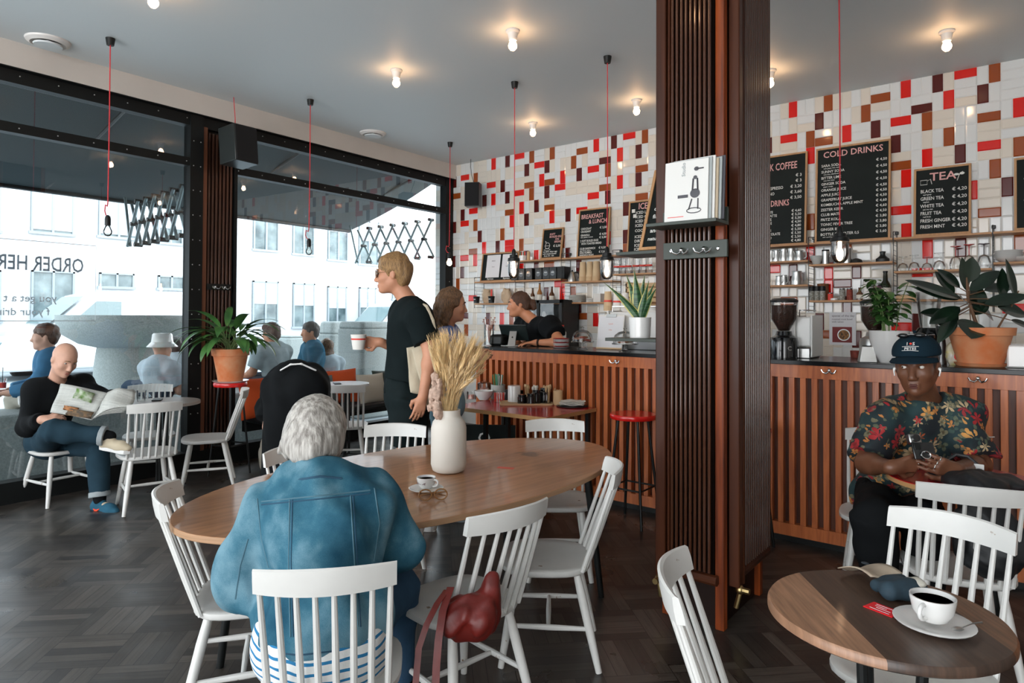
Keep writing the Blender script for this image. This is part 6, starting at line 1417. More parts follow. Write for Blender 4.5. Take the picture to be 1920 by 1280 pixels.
# bottles behind barista
m_bb = mat('brown_glass', (.10, .035, .010), .12, coat=.5); m_bcl = mat('amber_glass', (.35, .14, .03), .12, coat=.5); m_lab = mat('bottle_label', (.70, .66, .58), .7)
def bottle(u, z, hh, r_, m_, lab, grp='bottles on the low shelf', y=YS, labm=None):
    x = onsh(u, 0, y); t = thing('bottle', lab, 'bottle', (x, y, z+.001), 0, grp)
    lath('glass', [(0, 0), (r_, 0), (r_, hh*.5), (r_*.45, hh*.68), (r_*.36, hh*.95), (0, hh*.95)], m_, t, flip=False); lath('cap', [(0, hh*.95), (r_*.42, hh*.95), (r_*.42, hh), (0, hh)], m_black, t, flip=False); lath('label', [(r_*1.01, hh*.12), (r_*1.01, hh*.42)], labm or m_lab, t, flip=False); return t
bottle(999, SH['a2'], .19, .030, m_bb, 'dark bottle at the barista\'s hair on the low shelf'); bottle(1012, SH['a2'], .25, .033, m_bcl, 'tall amber bottle on the low shelf behind the barista'); bottle(1035, SH['a2'], .20, .033, m_bb, 'squat brown bottle on the low shelf right of the amber one')
put(1021, SH['a2'], [(0, 0), (.028, 0), (.028, .07), (.02, .085), (0, .09)], m_china, 'white_jar', 'small white jar between two brown bottles', 'jar', None)
for k in range(5): x = onsh(1082, 0); tag(lath('flat_disc', [(0, 0), (.10, 0), (.10, .010), (.09, .014), (0, .014)], mat('grey_lid', (.45, .44, .40), .6), loc=(x, YS, SH['c2']+.012+.016*k), flip=False), 'flat grey disc in the stack on the low shelf', 'lid', 'grey disc stack on the low shelf')
x = onsh(1082, 0); tag(MB().box((0, 0, .005), (.22, .17, .01)).build('tray', m_steel, loc=(x, YS, SH['c2']+.001)), 'thin steel tray under the grey disc stack', 'tray')
for k in range(3): x = onsh(1107, 0); tag(lath('flat_disc', [(0, 0), (.05, 0), (.05, .010), (.04, .014), (0, .014)], m_wpap, loc=(x, YS, SH['c2']+.002+.016*k), flip=False), 'white lid in the small stack on the low shelf', 'lid', 'white lids on the low shelf')
x = onsh(1124, 0); tag(MB().box((0, 0, .05), (.10, .12, .10)).build('napkin_box', m_wpap, bevel=.004, loc=(x, YS, SH['c2']+.001)), 'pale carton at the right end of the low shelf', 'box')
x = onsh(1158, 0, -.3); t = thing('wooden_crate', 'wooden crate hanging beside the pillar above the paper cups', 'crate', (3.02, -.20, 1.62)); b = MB()
for k in range(4): b.bb(-.3, .3, -.14, -.125, .04+.055*k, .08+.055*k)
b.bb(-.3, -.285, -.14, .14, 0, .26); b.bb(.285, .3, -.14, .14, 0, .26); b.bb(-.3, .3, .125, .14, 0, .26); b.bb(-.3, .3, -.14, .14, 0, .012); b.build('slats', m_wood, t)
# top shelf jars left of egg board
put(980, SH['top'], [(0, 0), (.05, 0), (.05, .07), (.045, .07), (.045, .01), (0, .01)], m_china, 'white_tub', 'white tub with packets on the top shelf', 'tub', None); x = onsh(980, 0)
for k in range(5): tag(MB().box((0, 0, .04), (.02, .006, .09)).build('sugar_stick', [m_leaf, m_redpr, m_china][k % 3], loc=(x-.03+.015*k, YS, SH['top']+.04)), 'thin packet standing in the white tub', 'packet', 'packets in the white tub')
put(991, SH['top'], [(0, 0), (.022, 0), (.020, .12), (0, .12)], m_wood, 'pepper_mill', 'small wooden mill beside the white tub', 'pepper mill', None); put(997, SH['top'], [(0, 0), (.022, 0), (.022, .05), (0, .05)], m_china, 'small_cup', 'small white cup on the top shelf left of egg board', 'cup', None)
# jugs
JUG = lambda h_: [(0, 0), (.034, 0), (.036, h_*.4), (.027, h_*.8), (.031, h_), (.028, h_), (.024, h_*.8), (.033, h_*.4), (.031, .004), (0, .004)]
def jug(u, z, hh, lab, s_=1.0):
    x = onsh(u, 0); t = thing('milk_jug', lab, 'jug', (x, YS, z+.001), R(rs.uniform(-60, 60)), 'steel milk jugs on the shelves'); lath('body', [(a*s_, c) for a, c in JUG(hh)], m_steel, t, flip=False); b = MB(); b.tube([(.028*s_, 0, hh*.9), (.056*s_, 0, hh*.85), (.058*s_, 0, hh*.35), (.035*s_, 0, hh*.2)], .004, 6); b.build('handle', m_steel, t)
for u, hh, w_ in ((1446, .115, 'first'), (1456, .115, 'second'), (1470, .125, 'third'), (1484, .125, 'fourth'), (1499, .10, 'fifth')): jug(u, SH['r1'], hh, 'steel milk jug on the upper shelf, %s right of the pillar' % w_, 1.25)
jug(1461, SH['r2'], .095, 'small steel jug on the lower shelf nearest the pillar', 1.1); jug(1470, SH['r2'], .10, 'small plain steel jug beside the handled one, lower shelf', .9); jug(1494, SH['r2'], .135, 'large steel jug on the lower shelf left of the wire ladder', 1.5)
# gear
put(1531, SH['s1'], [(0, 0), (.03, 0), (.062, .085), (.058, .085), (.027, .005), (0, .005)], mat('pale_plastic', (.50, .52, .50), .4), 'dripper', 'pale cone dripper on the shelf under cold drinks board', 'dripper', None)
put(1548, SH['s1'], [(0, 0), (.032, 0), (.032, .125), (0, .125)], m_steel, 'canister', 'steel canister with dark lid under cold drinks board', 'canister', None); put(1548, SH['s1']+.126, [(0, 0), (.033, 0), (.033, .014), (0, .014)], m_black, 'black_disc', 'dark disc on top of the steel canister', 'disc', None)
x = onsh(1568, 0); t = thing('hand_grinder', 'black hand tool with a knob on the gear shelf', 'grinder', (x, YS, SH['s1']+.001)); lath('body', [(0, 0), (.028, 0), (.028, .07), (.035, .085), (0, .09)], m_gb, t, flip=False); b = MB(); b.tube([(0, 0, .09), (-.05, 0, .095), (-.055, 0, .07)], .008, 6); b.build('handle', m_gb, t)
put(1588, SH['s1'], [(0, 0), (.045, 0), (.045, .14), (0, .14)], m_steel, 'steel_tin', 'large shiny steel tin on the gear shelf', 'tin', None)
put(1606, SH['s1'], [(0, 0), (.055, 0), (.045, .03), (.015, .045), (0, .046)], m_blpot, 'tamping_mat', 'low black domed tool on the gear shelf', 'tool', None)
put(1655, SH['s1'], [(0, 0), (.055, 0), (.055, .03), (.025, .055), (.02, .07), (.026, .095), (0, .10)], m_blpot, 'tamper', 'black tamper on the gear shelf right of the jar pendant', 'tamper', None)
m_spice = mat('spice_mix', (.16, .14, .10), .6, var=.6, vscale=90, vcol=(.40, .42, .40))
for u, w_ in ((1522, 'left'), (1532, 'middle'), (1542, 'right')):
    x = onsh(u, 0); t = thing('spice_mill', 'black-capped glass spice mill, %s of the three' % w_, 'spice mill', (x, YS, SH['s2']+.001), 0, 'black-capped spice mills'); lath('glass', [(0, 0), (.026, 0), (.026, .09), (0, .09)], m_spice, t, flip=False); lath('cap', [(0, .09), (.029, .09), (.027, .135), (0, .135)], m_black, t, flip=False)
put(1543, SH['s2'], [(0, 0), (.05, 0), (.05, .155), (.052, .16), (0, .165)], m_bis, 'snack_jar', 'wide jar of brown snacks behind the spice mills', 'jar', None, y=-.05)
for u, m_, w_, hh, r_ in ((1579, m_spice, 'pale herb jar in the middle of the spice shelf', .11, .026), (1593, m_bis2, 'dark herb jar in the middle of the spice shelf', .11, .026), (1626, m_china, 'tall white jar with dark lid on the spice shelf', .19, .036), (1645, mat('jam', (.25, .10, .16), .4), 'berry jam jar on the spice shelf', .14, .034), (1564, m_china, 'tiny white dish on the spice shelf', .02, .035), (1557, m_redpr, 'small red box on the spice shelf', .07, .024)):
    x = onsh(u, 0); t = thing('jar', w_, 'jar', (x, YS, SH['s2']+.001)); lath('body', [(0, 0), (r_, 0), (r_, hh*.85), (r_*.85, hh*.9), (0, hh*.9)], m_, t, flip=False); lath('lid', [(0, hh*.9), (r_*.9, hh*.9), (r_*.9, hh), (0, hh)], m_gb if hh > .05 else m_china, t, flip=False)
bottle(1612, SH['s2'], .115, .030, m_bb, 'small dark bottle with cream label on the spice shelf', 'bottles on the spice shelf'); bottle(1660, SH['s2'], .26, .046, mat('wine_glass_dark', (.015, .02, .012), .12, coat=.5), 'large dark bottle at the right of the spice shelf', 'bottles on the spice shelf', y=-.08)
x = onsh(1700, 0); tag(MB().box((0, 0, .02), (.16, .10, .04)).build('wood_tray', m_wood, bevel=.004, loc=(x, YS, SH['g2']+.001)), 'wooden tray on the low shelf behind the rubber plant', 'tray')
# upside-down glasses
def invglass(u, lab, hh, r_, stem, m_):
    x = onsh(u, 0); t = thing('wine_glass', lab, 'glass', (x, YS, SH['g1']+.001), 0, 'upside-down glasses on the shelf')
    P = [(r_*.9, 0), (r_, hh*.25), (r_*.75, hh*.48), (.005, hh*.58)] if stem else [(r_, 0), (r_*.95, hh*.5), (.006, hh*.6)]
    lath('bowl', P, m_cg, t, flip=False, ang=80); lath('stem', [(0, hh*.56), (.0045, hh*.57), (.0045, hh*.93), (r_*.85, hh*.975), (r_*.85, hh), (0, hh)], m_, t, flip=False)
m_rg = mat('red_stem', (.45, .01, .01), .15, coat=.5); m_dg = mat('dark_stem', (.03, .008, .02), .15, coat=.5)
for u, hh, r_, m_, w_ in ((1693, .13, .042, m_cg, 'first clear'), (1714, .14, .042, m_cg, 'second clear'), (1738, .12, .040, m_rg, 'third, red-footed'), (1761, .15, .046, m_cg, 'fourth clear'), (1792, .20, .046, m_rg, 'tall red-stemmed'), (1817, .21, .046, m_rg, 'second tall red-stemmed'), (1845, .21, .048, m_dg, 'tall dark-stemmed')):
    invglass(u, '%s upside-down glass from the left on the glass shelf' % w_, hh, r_, 1, m_)
BW = [(0, 0), (.05, 0), (.095, .035), (.10, .040), (.096, .040), (.05, .006), (0, .006)]
q = (onsh(1891, 0), -.115, SH['d1']+.001); stack('bowl', 'white bowl in the stack on the right shelf', 'bowl', q, BW, 5, .014, m_china, 'white bowls on the right shelf')
put(1919, SH['d1'], BW, m_china, 'bowl', 'single white bowl at the right picture edge', 'bowl', None)
q = (onsh(1880, 0)+.05, -1.72, CZ+.001); tag(lath('preserve_jar', [(0, 0), (.05, 0), (.05, .17), (.04, .18), (0, .18)], m_bis2, loc=(ony(1852, 600, -1.8)[0], -1.75, CZ+.001), flip=False), 'dark jar behind the rubber plant on the bar', 'jar')
# ------------------------------------------------------------ service table against the bar
tz = .765; A = onz(1025, 783, tz); y0 = A[1]; xr = onz(1100, 762, tz)[0]; xl = onz(866, 758, tz)[0]-.02
t = thing('service_table', 'red-topped side table of cutlery and straws against the bar', 'table', (xl, y0, 0)); L = max(A[0], xr)-xl; D = BY-.01-y0
b = MB(); b.bb(0, L, 0, D, tz-.03, tz); b.m = [1, 0, 1, 1, 1, 1]; b.build('tabletop', [m_red, m_ply], t)
for x, y in ((.05, .05), (L-.4, .05), (.05, D-.05), (L-.05, D-.05), (.35, .05)): MB().bb(x-.015, x+.015, y-.015, y+.015, 0, tz-.03).build('leg', m_black, t)
def onst(u, v): return onz(u, v, tz+.001)
q = onst(882, 800); t = thing('chalk_sign', 'black sign with white drawing under the red side table', 'sign', (xl+.02, y0+.12, 0), R(35)); MB().bb(0, .45, 0, .02, .02, .6).build('board', m_chalk, t); text('lettering', [('GF', .06, .34, .13), ('O', .14, .45, .13)], m_ctext, t, Matrix.Translation((0, -.002, 0)))
# tray with pots
TA = onst(938, 757); TB = onst(1035, 757); TC = onst(1004, 764)
t = thing('serving_tray', 'brown wooden tray under the white and black jars on the side table', 'tray', ((TA[0]+TB[0])/2, (TA[1]+TB[1])/2, tz+.001), math.atan2(TB[1]-TA[1], TB[0]-TA[0])); tw = math.hypot(TB[0]-TA[0], TB[1]-TA[1]); b = MB(); b.prism(rrect(tw, .22, .02), 0, .006); b.build('base', m_wood, t); b = MB(); b.tube([(x, y, .01) for x, y in rrect(tw, .22, .02)], .006, 6, close=True); b.build('rim', m_wood, t)
TZ2 = tz+.0085
def kst(u, v):
    q = onst(u, v)
    if q[1] > BY-.075: q = ony(u, v, BY-.075)
    q[2] = tz+.001; return q, np.dot(q-CAM, CF)/1240
def cyl(u, v, wpx, hpx, m_, name, lab, cat, z=None, prof=None, parts=None):
    q, k = kst(u, v); r_, hh = wpx/2*k, hpx*k; z = tz+.001 if z is None else z
    t = thing(name, lab, cat, (q[0], q[1], z)); lath('body', prof(r_, hh) if prof else [(0, 0), (r_, 0), (r_, hh), (r_*.9, hh), (r_*.88, .006), (0, .006)], m_, t, flip=False); return t, r_, hh
t, r_, hh = cyl(964, 754, 24, 30, m_china, 'sugar_canister', 'white cylindrical canister on the brown tray', 'canister', TZ2, lambda r_, h_: [(0, 0), (r_, 0), (r_, h_*.95), (r_*.95, h_), (0, h_)])
for u, v, w, h_, s_ in ((979, 757, 18, 16, 'low left'), (996, 759, 17, 20, 'front middle'), (1006, 757, 17, 25, 'taller middle'), (1021, 756, 18, 28, 'tallest right')):
    t, r_, hh = cyl(u, v, w, h_, m_gb, 'condiment_jar', 'black lidded jar on the brown tray, %s' % s_, 'jar', TZ2, lambda r_, h_: [(0, 0), (r_, 0), (r_, h_*.72), (r_*.8, h_*.78), (r_*.9, h_*.8), (r_*.9, h_), (0, h_)]); t['group'] = 'black jars on the tray'
def sticks(t, r_, hh, n_, L, m_s, rr, flat=False, nm='straw'):
    rr_ = random.Random(int(hh*1e5))
    for k in range(n_):
        a = k*2.4; q = r_*.7*math.sqrt((k+.5)/n_); p0 = Vector((q*.6*math.cos(a), q*.6*math.sin(a), .01)); p1 = Vector((q*1.25*math.cos(a), q*1.25*math.sin(a), L+rr_.uniform(-.01, .01))); b = MB(); b.tube([p0, p1], rr, 6)
        if flat: b.ball(p1, (rr*2.2, rr*1.2, rr*4), 8, 6)
        b.build(nm, m_s[k % len(m_s)], t)
m_grn = mat('green_straw', (.03, .28, .14), .4)
t, r_, hh = cyl(934, 735, 27, 26, mat('grey_pot', (.40, .40, .37), .7), 'straw_holder', 'grey pot of green and white paper straws', 'holder'); sticks(t, r_, hh, 16, hh*1.75, [m_grn, m_china, m_grn, m_bcl], .0045)
t, r_, hh = cyl(908, 737, 26, 26, m_cg, 'sweet_jar', 'clear lidded jar of red sweets on the side table', 'jar'); lath('sweets', [(0, .005), (r_*.85, .005), (r_*.85, hh*.6), (0, hh*.65)], mat('red_sweets', (.62, .06, .04), .4, var=.6, vscale=90, vcol=(.7, .6, .5)), t, flip=False); lath('lid', [(r_*.95, hh), (r_*.6, hh*1.1), (.008, hh*1.15), (.012, hh*1.25), (0, hh*1.28)], m_cg, t, flip=False)
t, r_, hh = cyl(884, 748, 18, 14, m_cg, 'sweet_jar', 'small glass of red sweets behind the dried grasses', 'jar'); lath('sweets', [(0, .005), (r_*.85, .005), (r_*.85, hh*.6), (0, hh*.65)], mat('red_sweets', (.6, .1, .1)), t, flip=False)
BWP = lambda r_, h_: [(0, 0), (r_*.5, 0), (r_*.9, h_*.6), (r_, h_), (r_*.96, h_), (r_*.5, h_*.1), (0, h_*.1)]
t, r_, hh = cyl(907, 749, 36, 17, m_china, 'bowl', 'white shallow bowl on the side table', 'bowl', None, BWP)
t, r_, hh = cyl(942, 748, 26, 14, m_china, 'bowl', 'white bowl behind the striped glass on the side table', 'bowl', None, BWP)
t, r_, hh = cyl(936, 753, 18, 17, m_cg, 'striped_glass', 'red and white striped glass on the side table', 'glass')
b = MB()
for k in range(12):
    a = k*PI/6; b.tube([(r_*1.01*math.cos(a), r_*1.01*math.sin(a), .003), (r_*1.01*math.cos(a), r_*1.01*math.sin(a), hh)], .004, 4)
b.build('stripe', m_redpr, t)['kind'] = 'stuff'
for u, v in ((957, 735), (971, 735)): q, k = kst(u, v); tag(MB().box((0, 0, .045), (.07, .07, .09)).build('black_box', m_black, bevel=.004, loc=(q[0], q[1], tz+.001)), 'small black box behind the white canister, '+('left' if u < 960 else 'right'), 'box', 'black boxes on the side table')
t, r_, hh = cyl(988, 744, 13, 14, m_paperc, 'cutlery_cup', 'kraft sleeve of wooden forks on the side table', 'cup'); sticks(t, r_, hh, 7, hh*2, [m_wood], .004, True, 'wooden_fork')
t, r_, hh = cyl(1003, 744, 15, 14, m_wpap, 'cutlery_cup', 'white sleeve of wooden knives on the side table', 'cup'); sticks(t, r_, hh, 7, hh*2, [m_lab], .004, True, 'wooden_knife')
t, r_, hh = cyl(1026, 748, 18, 22, m_cg, 'cutlery_cup', 'glass of round wooden spoons on the side table', 'cup'); sticks(t, r_, hh, 6, hh*1.35, [m_wood], .006, True, 'wooden_spoon')
t, r_, hh = cyl(1046, 750, 18, 27, m_wood, 'stirrer_cup', 'tall wooden cup of stirrers on the side table', 'cup'); sticks(t, r_, hh, 8, hh*1.08, [m_wood], .003, False, 'stirrer')
q, k = kst(1073, 758); t = thing('plate', 'dark plate under the paper napkins on the side table', 'plate', (q[0], q[1], tz+.001)); lath('body', [(0, 0), (28*k, 0), (30*k, .006), (0, .006)], m_black, t, flip=False)
rs2 = random.Random(3)
for i in range(5):
    b = MB(); w_ = 44*k; b.grid(lambda u, v: ((u-.5)*w_, (v-.5)*w_*.6, .004*math.sin(u*9+i)+.004*math.cos(v*7+i)), 10, 6, th=.003); o = b.build('napkin', m_lab, loc=(q[0]+rs2.uniform(-.01, .01), q[1]+rs2.uniform(-.01, .01), tz+.014+.009*i)); o.rotation_euler = (0, 0, rs2.uniform(-.4, .4)+.6); tag(o, 'crumpled paper napkin in the pile at the end of side table', 'napkin', 'paper napkins on the side table')
# canvas bag on the floor, flask
p = onz(500, 884, 0); t = thing('paper_bag', 'creased beige bag standing on the floor by the bending person', 'bag', (p[0], p[1], 0)); S = SD(); S.cone((0, 0, .06), (.02, 0, .36), .075, .06, .02); S.cut((0, 0, .004), (0, 0, -1)); S.mb(.01, folds(.010, 9, 30)).build('body', m_be, t, ang=180)
# ------------------------------------------------------------ the people
def skinm(name, c, r_=.5): return mat(name, c, r_, spec=.4, var=.12, vscale=14, bump=.02, bscale=120)
sk_pale = skinm('skin_pale', (.62, .35, .25)); sk_tan = skinm('skin_tan', (.58, .27, .16)); sk_dark = skinm('skin_dark', (.15, .060, .031), .38)
def hairm(name, c1, c2, st=(30, 30, 6)): return mat(name, c1, .45, var=.5, vscale=6, vcol=c2, stretch=st, bump=.6, bscale=14, spec=.5)
h_grey = mat('grey_hair', (.50, .47, .43), .5, var=.5, vscale=5, vcol=(.20, .18, .16), stretch=(16, 16, 3), bump=.35, bscale=8, spec=.4); h_blond = hairm('blond_hair', (.42, .24, .09), (.19, .10, .04)); h_brown = hairm('brown_hair', (.13, .050, .022), (.045, .020, .010)); h_dark = hairm('dark_hair', (.018, .012, .010), (.008, .006, .005)); h_gold = hairm('wavy_brown_hair', (.26, .13, .055), (.06, .03, .015))
def fabric(name, c, var=.15, rough=.9, b_=.12, sc=220): return mat(name, c, rough, spec=.12, var=var, vscale=12, bump=b_, bscale=sc)
f_black = fabric('black_jersey', (.007, .008, .009)); f_blackt = fabric('black_tshirt', (.007, .012, .013))
ir_b = mat('iris_brown', (.04, .02, .01), .1); ir_l = mat('iris_blue', (.12, .16, .18), .1); br_d = mat('brow_dark', (.02, .014, .01), .8); br_l = mat('brow_fair', (.30, .17, .08), .8)
A3 = lambda *q: ond(*q)
F_, R_, Z_3 = F0, R0, ZZ
# ---- 1. grey-haired person in denim
J = dict(s=.98, lat=-R_+F_*.05, hd=A3(595, 822, 2.30), hf=unit(F_*.86+R_*.12-ZZ*.50), hu=ZZ+F_*.5, nb=A3(600, 898, 2.20), mid=A3(603, 1040, 2.13), pel=A3(606, 1185, 2.08),
    Ls=A3(500, 962, 2.20), Rs=A3(698, 944, 2.24), Le=A3(436, 1095, 2.17), Re=A3(748, 1035, 2.30), Lw=A3(545, 1078, 2.42), Rw=A3(705, 1000, 2.55))
J['Lh'] = J['pel']-R_*.09; J['Rh'] = J['pel']+R_*.09
fw = unit(F_*.9+R_*.1)
for q, sg in (('L', -1), ('R', 1)):
    J[q+'k'] = J[q+'h']+fw*.42+R_*.03*sg-ZZ*.02; J[q+'a'] = np.array([*(J[q+'k']+fw*.02)[:2], .10]); J[q+'f'] = fw
J['fwd'] = fw; J['Rw'][2] = .80; J['Lw'][2] = .66
J['Rhand'] = (unit(F_*.5-R_*.8), -ZZ, 1, dict(curl=.35)); J['Lhand'] = (unit(R_*.8+F_*.4), -ZZ, -1, dict(curl=.35))
root = thing('person', 'person with short grey hair in a denim jacket, seated with back to us', 'person', (J['pel'][0], J['pel'][1], 0)); off = np.array(root.location)
skinbody(J, .010, sk_pale, root=root, off=off)
# hair: short wavy volume
S = SD(); f, l, u = head_frame(J['hf'], J['hu']); c = J['hd']; Pq = lambda a, b, d: c+f*a+l*b+u*d; Rm = np.stack([f, l, u], 1)
S.ell(Pq(-.022, 0, .038), (.116, .100, .108), .01, Rm=Rm); S.ell(Pq(-.075, 0, -.035), (.058, .082, .085), .03, Rm=Rm)
for q in (-1, 1): S.ell(Pq(-.03, q*.075, -.02), (.055, .028, .065), .02, Rm=Rm)
rs = random.Random(19)
for k in range(34):
    a = rs.uniform(0, 2*PI); e = rs.uniform(-.7, 1.35); d_ = np.array([math.cos(e)*math.cos(a), math.cos(e)*math.sin(a), math.sin(e)])
    if d_[0] > .5 and d_[2] < .6: continue
    p0 = Pq(-.03+.085*d_[0], .085*d_[1], .03+.095*d_[2]); tg = unit(np.cross(d_, [rs.uniform(-.4, .4), rs.uniform(-.4, .4), 1])+np.array([-.2, 0, -.9]))
    tgw = f*tg[0]+l*tg[1]+u*tg[2]; dw = f*d_[0]+l*d_[1]+u*d_[2]
    S.chain([p0, p0+tgw*.04+dw*.006, p0+tgw*.085-dw*.014], [.014, .012, .008], .006)
S.cutbox(Pq(.062, 0, .02), f-u*.5, c, 0)
S.mb(.0045, folds(.0020, 31, 90, (1, 1, .3)), off).build('hair', h_grey, root, ang=180)
# striped shirt below the jacket, then denim jacket
ms = fabric('striped_jersey', (.70, .70, .68)); n, l_, b = nodes_of(ms); tcn = n.new('ShaderNodeTexCoord'); sx = n.new('ShaderNodeSeparateXYZ'); l_.new(tcn.outputs['Object'], sx.inputs[0]); nz = n.new('ShaderNodeTexNoise'); nz.inputs['Scale'].default_value = 7; l_.new(tcn.outputs['Object'], nz.inputs[0])
zz = mathn(n, l_, 'ADD', sx.outputs[2], mathn(n, l_, 'MULTIPLY', nz.outputs[0], .03)); fr = mathn(n, l_, 'FRACT', mathn(n, l_, 'MULTIPLY', zz, 38)); l_.new(mixn(n, l_, mathn(n, l_, 'LESS_THAN', fr, .30), (.72, .72, .70), (.03, .18, .36)), b.inputs['Base Color'])
S = SD(); torso(S, J, .030, 1.08); S.ell(J['pel']-ZZ*.03-F_*.01, (.235, .19, .16), .06); S.cut(J['pel']-ZZ*.14, -ZZ); S.cut(J['pel']+ZZ*.12, ZZ); S.mb(.009, folds(.005, 5, 22), off).build('striped_shirt', ms, root, ang=180)
md = mat('washed_denim', (.05, .16, .25), .9, spec=.15); n, l_, b = nodes_of(md); tcn = n.new('ShaderNodeTexCoord')
nz = n.new('ShaderNodeTexNoise'); nz.inputs['Scale'].default_value = 4.5; nz.inputs['Detail'].default_value = 6; l_.new(tcn.outputs['Object'], nz.inputs[0]); n2 = n.new('ShaderNodeTexNoise'); mp = n.new('ShaderNodeMapping'); mp.inputs['Scale'].default_value = (260, 260, 260); l_.new(tcn.outputs['Object'], mp.inputs[0]); l_.new(mp.outputs[0], n2.inputs[0]); n2.inputs['Scale'].default_value = 2
mx = mathn(n, l_, 'ADD', mathn(n, l_, 'MULTIPLY', nz.outputs[0], .88), mathn(n, l_, 'MULTIPLY', n2.outputs[0], .12)); l_.new(rampn(n, l_, mx, [(.38, (.012, .062, .105)), (.50, (.036, .125, .18)), (.62, (.15, .27, .33))]), b.inputs['Base Color'])
bp = n.new('ShaderNodeBump'); bp.inputs['Strength'].default_value = .4; bp.inputs['Distance'].default_value = .004; l_.new(mx, bp.inputs['Height']); l_.new(bp.outputs[0], b.inputs['Normal'])
S = SD(); torso(S, J, .034, 1.03)
S.ell(J['mid']-F_*.01, (.20, .150, .21), .06); S.ell(J['pel']+ZZ*.05, (.215, .175, .13), .08)
for q in 'LR': arm(S, J, q, .020, 0, 1.93, .05, flat=True); S.cone(J[q+'s'], J[q+'e'], .078, .070, .05)

S.cut(J['pel']-ZZ*.055, -ZZ)
jk = S.mb(.008, folds(.012, 14, 24, (1, 1, .55)), off); jo = jk.build('denim_jacket', md, root, ang=180)
bv = BVHTree.FromPolygons(jk.v, jk.f)
def seam(pts, name='seam', r_=.0024, m_=None):
    out = []
    for k in range(len(pts)-1):
        for i in range(10):
            u = pts[k][0]+(pts[k+1][0]-pts[k][0])*i/10; v = pts[k][1]+(pts[k+1][1]-pts[k][1])*i/10; d = Vector(ray(u, v).tolist()).normalized(); h_ = bv.ray_cast(Vector((CAM-off).tolist()), d)
            if h_[0] is not None: out.append(h_[0]-d*.0006)
    if len(out) > 2: b = MB(); b.tube(out, r_, 5); b.build(name, m_ or m_seam, jo)
S = SD(); S.cone(J['nb']-ZZ*.045-F_*.025, J['nb']+ZZ*.05+F_*.015, .112, .082, .005, flat=True); S.mb(.007, folds(.004, 3, 30), off).build('collar', md, jo, ang=50)
m_seam = mat('denim_seam', (.07, .16, .21), .85); m_seam2 = mat('denim_seam_dark', (.02, .07, .12), .9)
seam([(490, 940), (560, 933), (640, 925), (700, 918)]); seam([(490, 946), (560, 939), (640, 931), (700, 924)], m_=m_seam2)
seam([(543, 937), (541, 1050), (545, 1210)]); seam([(548, 937), (546, 1050), (550, 1210)], m_=m_seam2); seam([(657, 928), (664, 1040), (672, 1190)]); seam([(662, 928), (669, 1040), (677, 1190)], m_=m_seam2)
seam([(482, 935), (490, 1010), (505, 1070)]); seam([(702, 915), (712, 980), (700, 1060)]); seam([(465, 1010), (450, 1060), (440, 1130)])
seam([(560, 899), (600, 893), (645, 897)], r_=.004, m_=m_seam2); seam([(470, 1218), (560, 1228), (680, 1214), (735, 1200)], m_=m_seam2)
trousers(J, fabric('blue_jeans', (.04, .09, .16)), root, off)
for q in 'LR': shoe(J[q+'a'], J[q+'f'], f_black, m_china, root, off)
# ---- 2. bald newspaper reader
J = dict(s=1.04, lat=unit(F_*.86+R_*.50), hd=A3(121, 674, 5.18), hf=unit(R_*.78-F_*.42-ZZ*.42), hu=ZZ+R_*.2, nb=A3(106, 716, 5.26), mid=A3(98, 772, 5.32), pel=A3(95, 822, 5.36),
    Rs=A3(66, 733, 5.16), Ls=A3(152, 722, 5.44), Re=A3(52, 800, 5.12), Rw=A3(80, 786, 4.90), Le=A3(196, 752, 5.35), Lw=A3(222, 742, 5.12),
    Rh=A3(88, 828, 5.26), Lh=A3(108, 828, 5.42), Rk=A3(98, 806, 4.86), Ra=A3(204, 818, 4.95), Lk=A3(185, 838, 5.16), La=A3(187, 937, 5.08))
J['fwd'] = unit(R_*.9-F_*.3); J['Rf'] = unit(R_*.9-ZZ*.10-F_*.2); J['Lf'] = unit(R_*.9-F_*.35)
J['Rhand'] = (unit(R_*.9+ZZ*.12+F_*.1), unit(F_*.5-ZZ*.6), 1, dict(curl=.65)); J['Lhand'] = (unit(R_*.6-F_*.5), unit(-R_*.2-F_), -1, dict(curl=.6))
root = thing('person', 'bald person in black sweater reading a newspaper by the left window', 'person', (J['pel'][0], J['pel'][1], 0)); off = np.array(root.location)
skinbody(J, .009, sk_pale, root=root, off=off); face_parts(None, root, J['hd'], J['hf'], J['hu'], J['s'], ir_b, br_l, off, None, mat('lips_pale', (.50, .20, .16), .5))
cloth_top(J, f_black, root, off, g=.018, sleeve=1.93, hem=(-ZZ*.08, -ZZ), name='sweater', amp=.006, freq=18)
m_jean = fabric('dark_jeans', (.020, .045, .065)); trousers(J, m_jean, root, off, g=.020, t1=1.86, amp=.006)
for q in 'LR':
    v = J[q+'a']-J[q+'k']; S = SD(); a = J[q+'k']+v*.84; S.cone(a, J[q+'k']+v*.94, .073, .075, .004, flat=True); S.mb(.006, off=off).build('jeans_cuff', mat('cuff_grey', (.30, .33, .34), .9), root, ang=180)
    S = SD(); S.cone(J[q+'k']+v*.86, J[q+'a']+v*.02, .05, .043, .01); S.mb(.007, off=off).build('sock', f_black, root, ang=180)
m_snk = fabric('blue_suede', (.03, .11, .17)); m_cream2 = mat('cream_tongue', (.50, .42, .30), .8); m_orng = mat('orange_swoosh', (.85, .08, .03), .5)
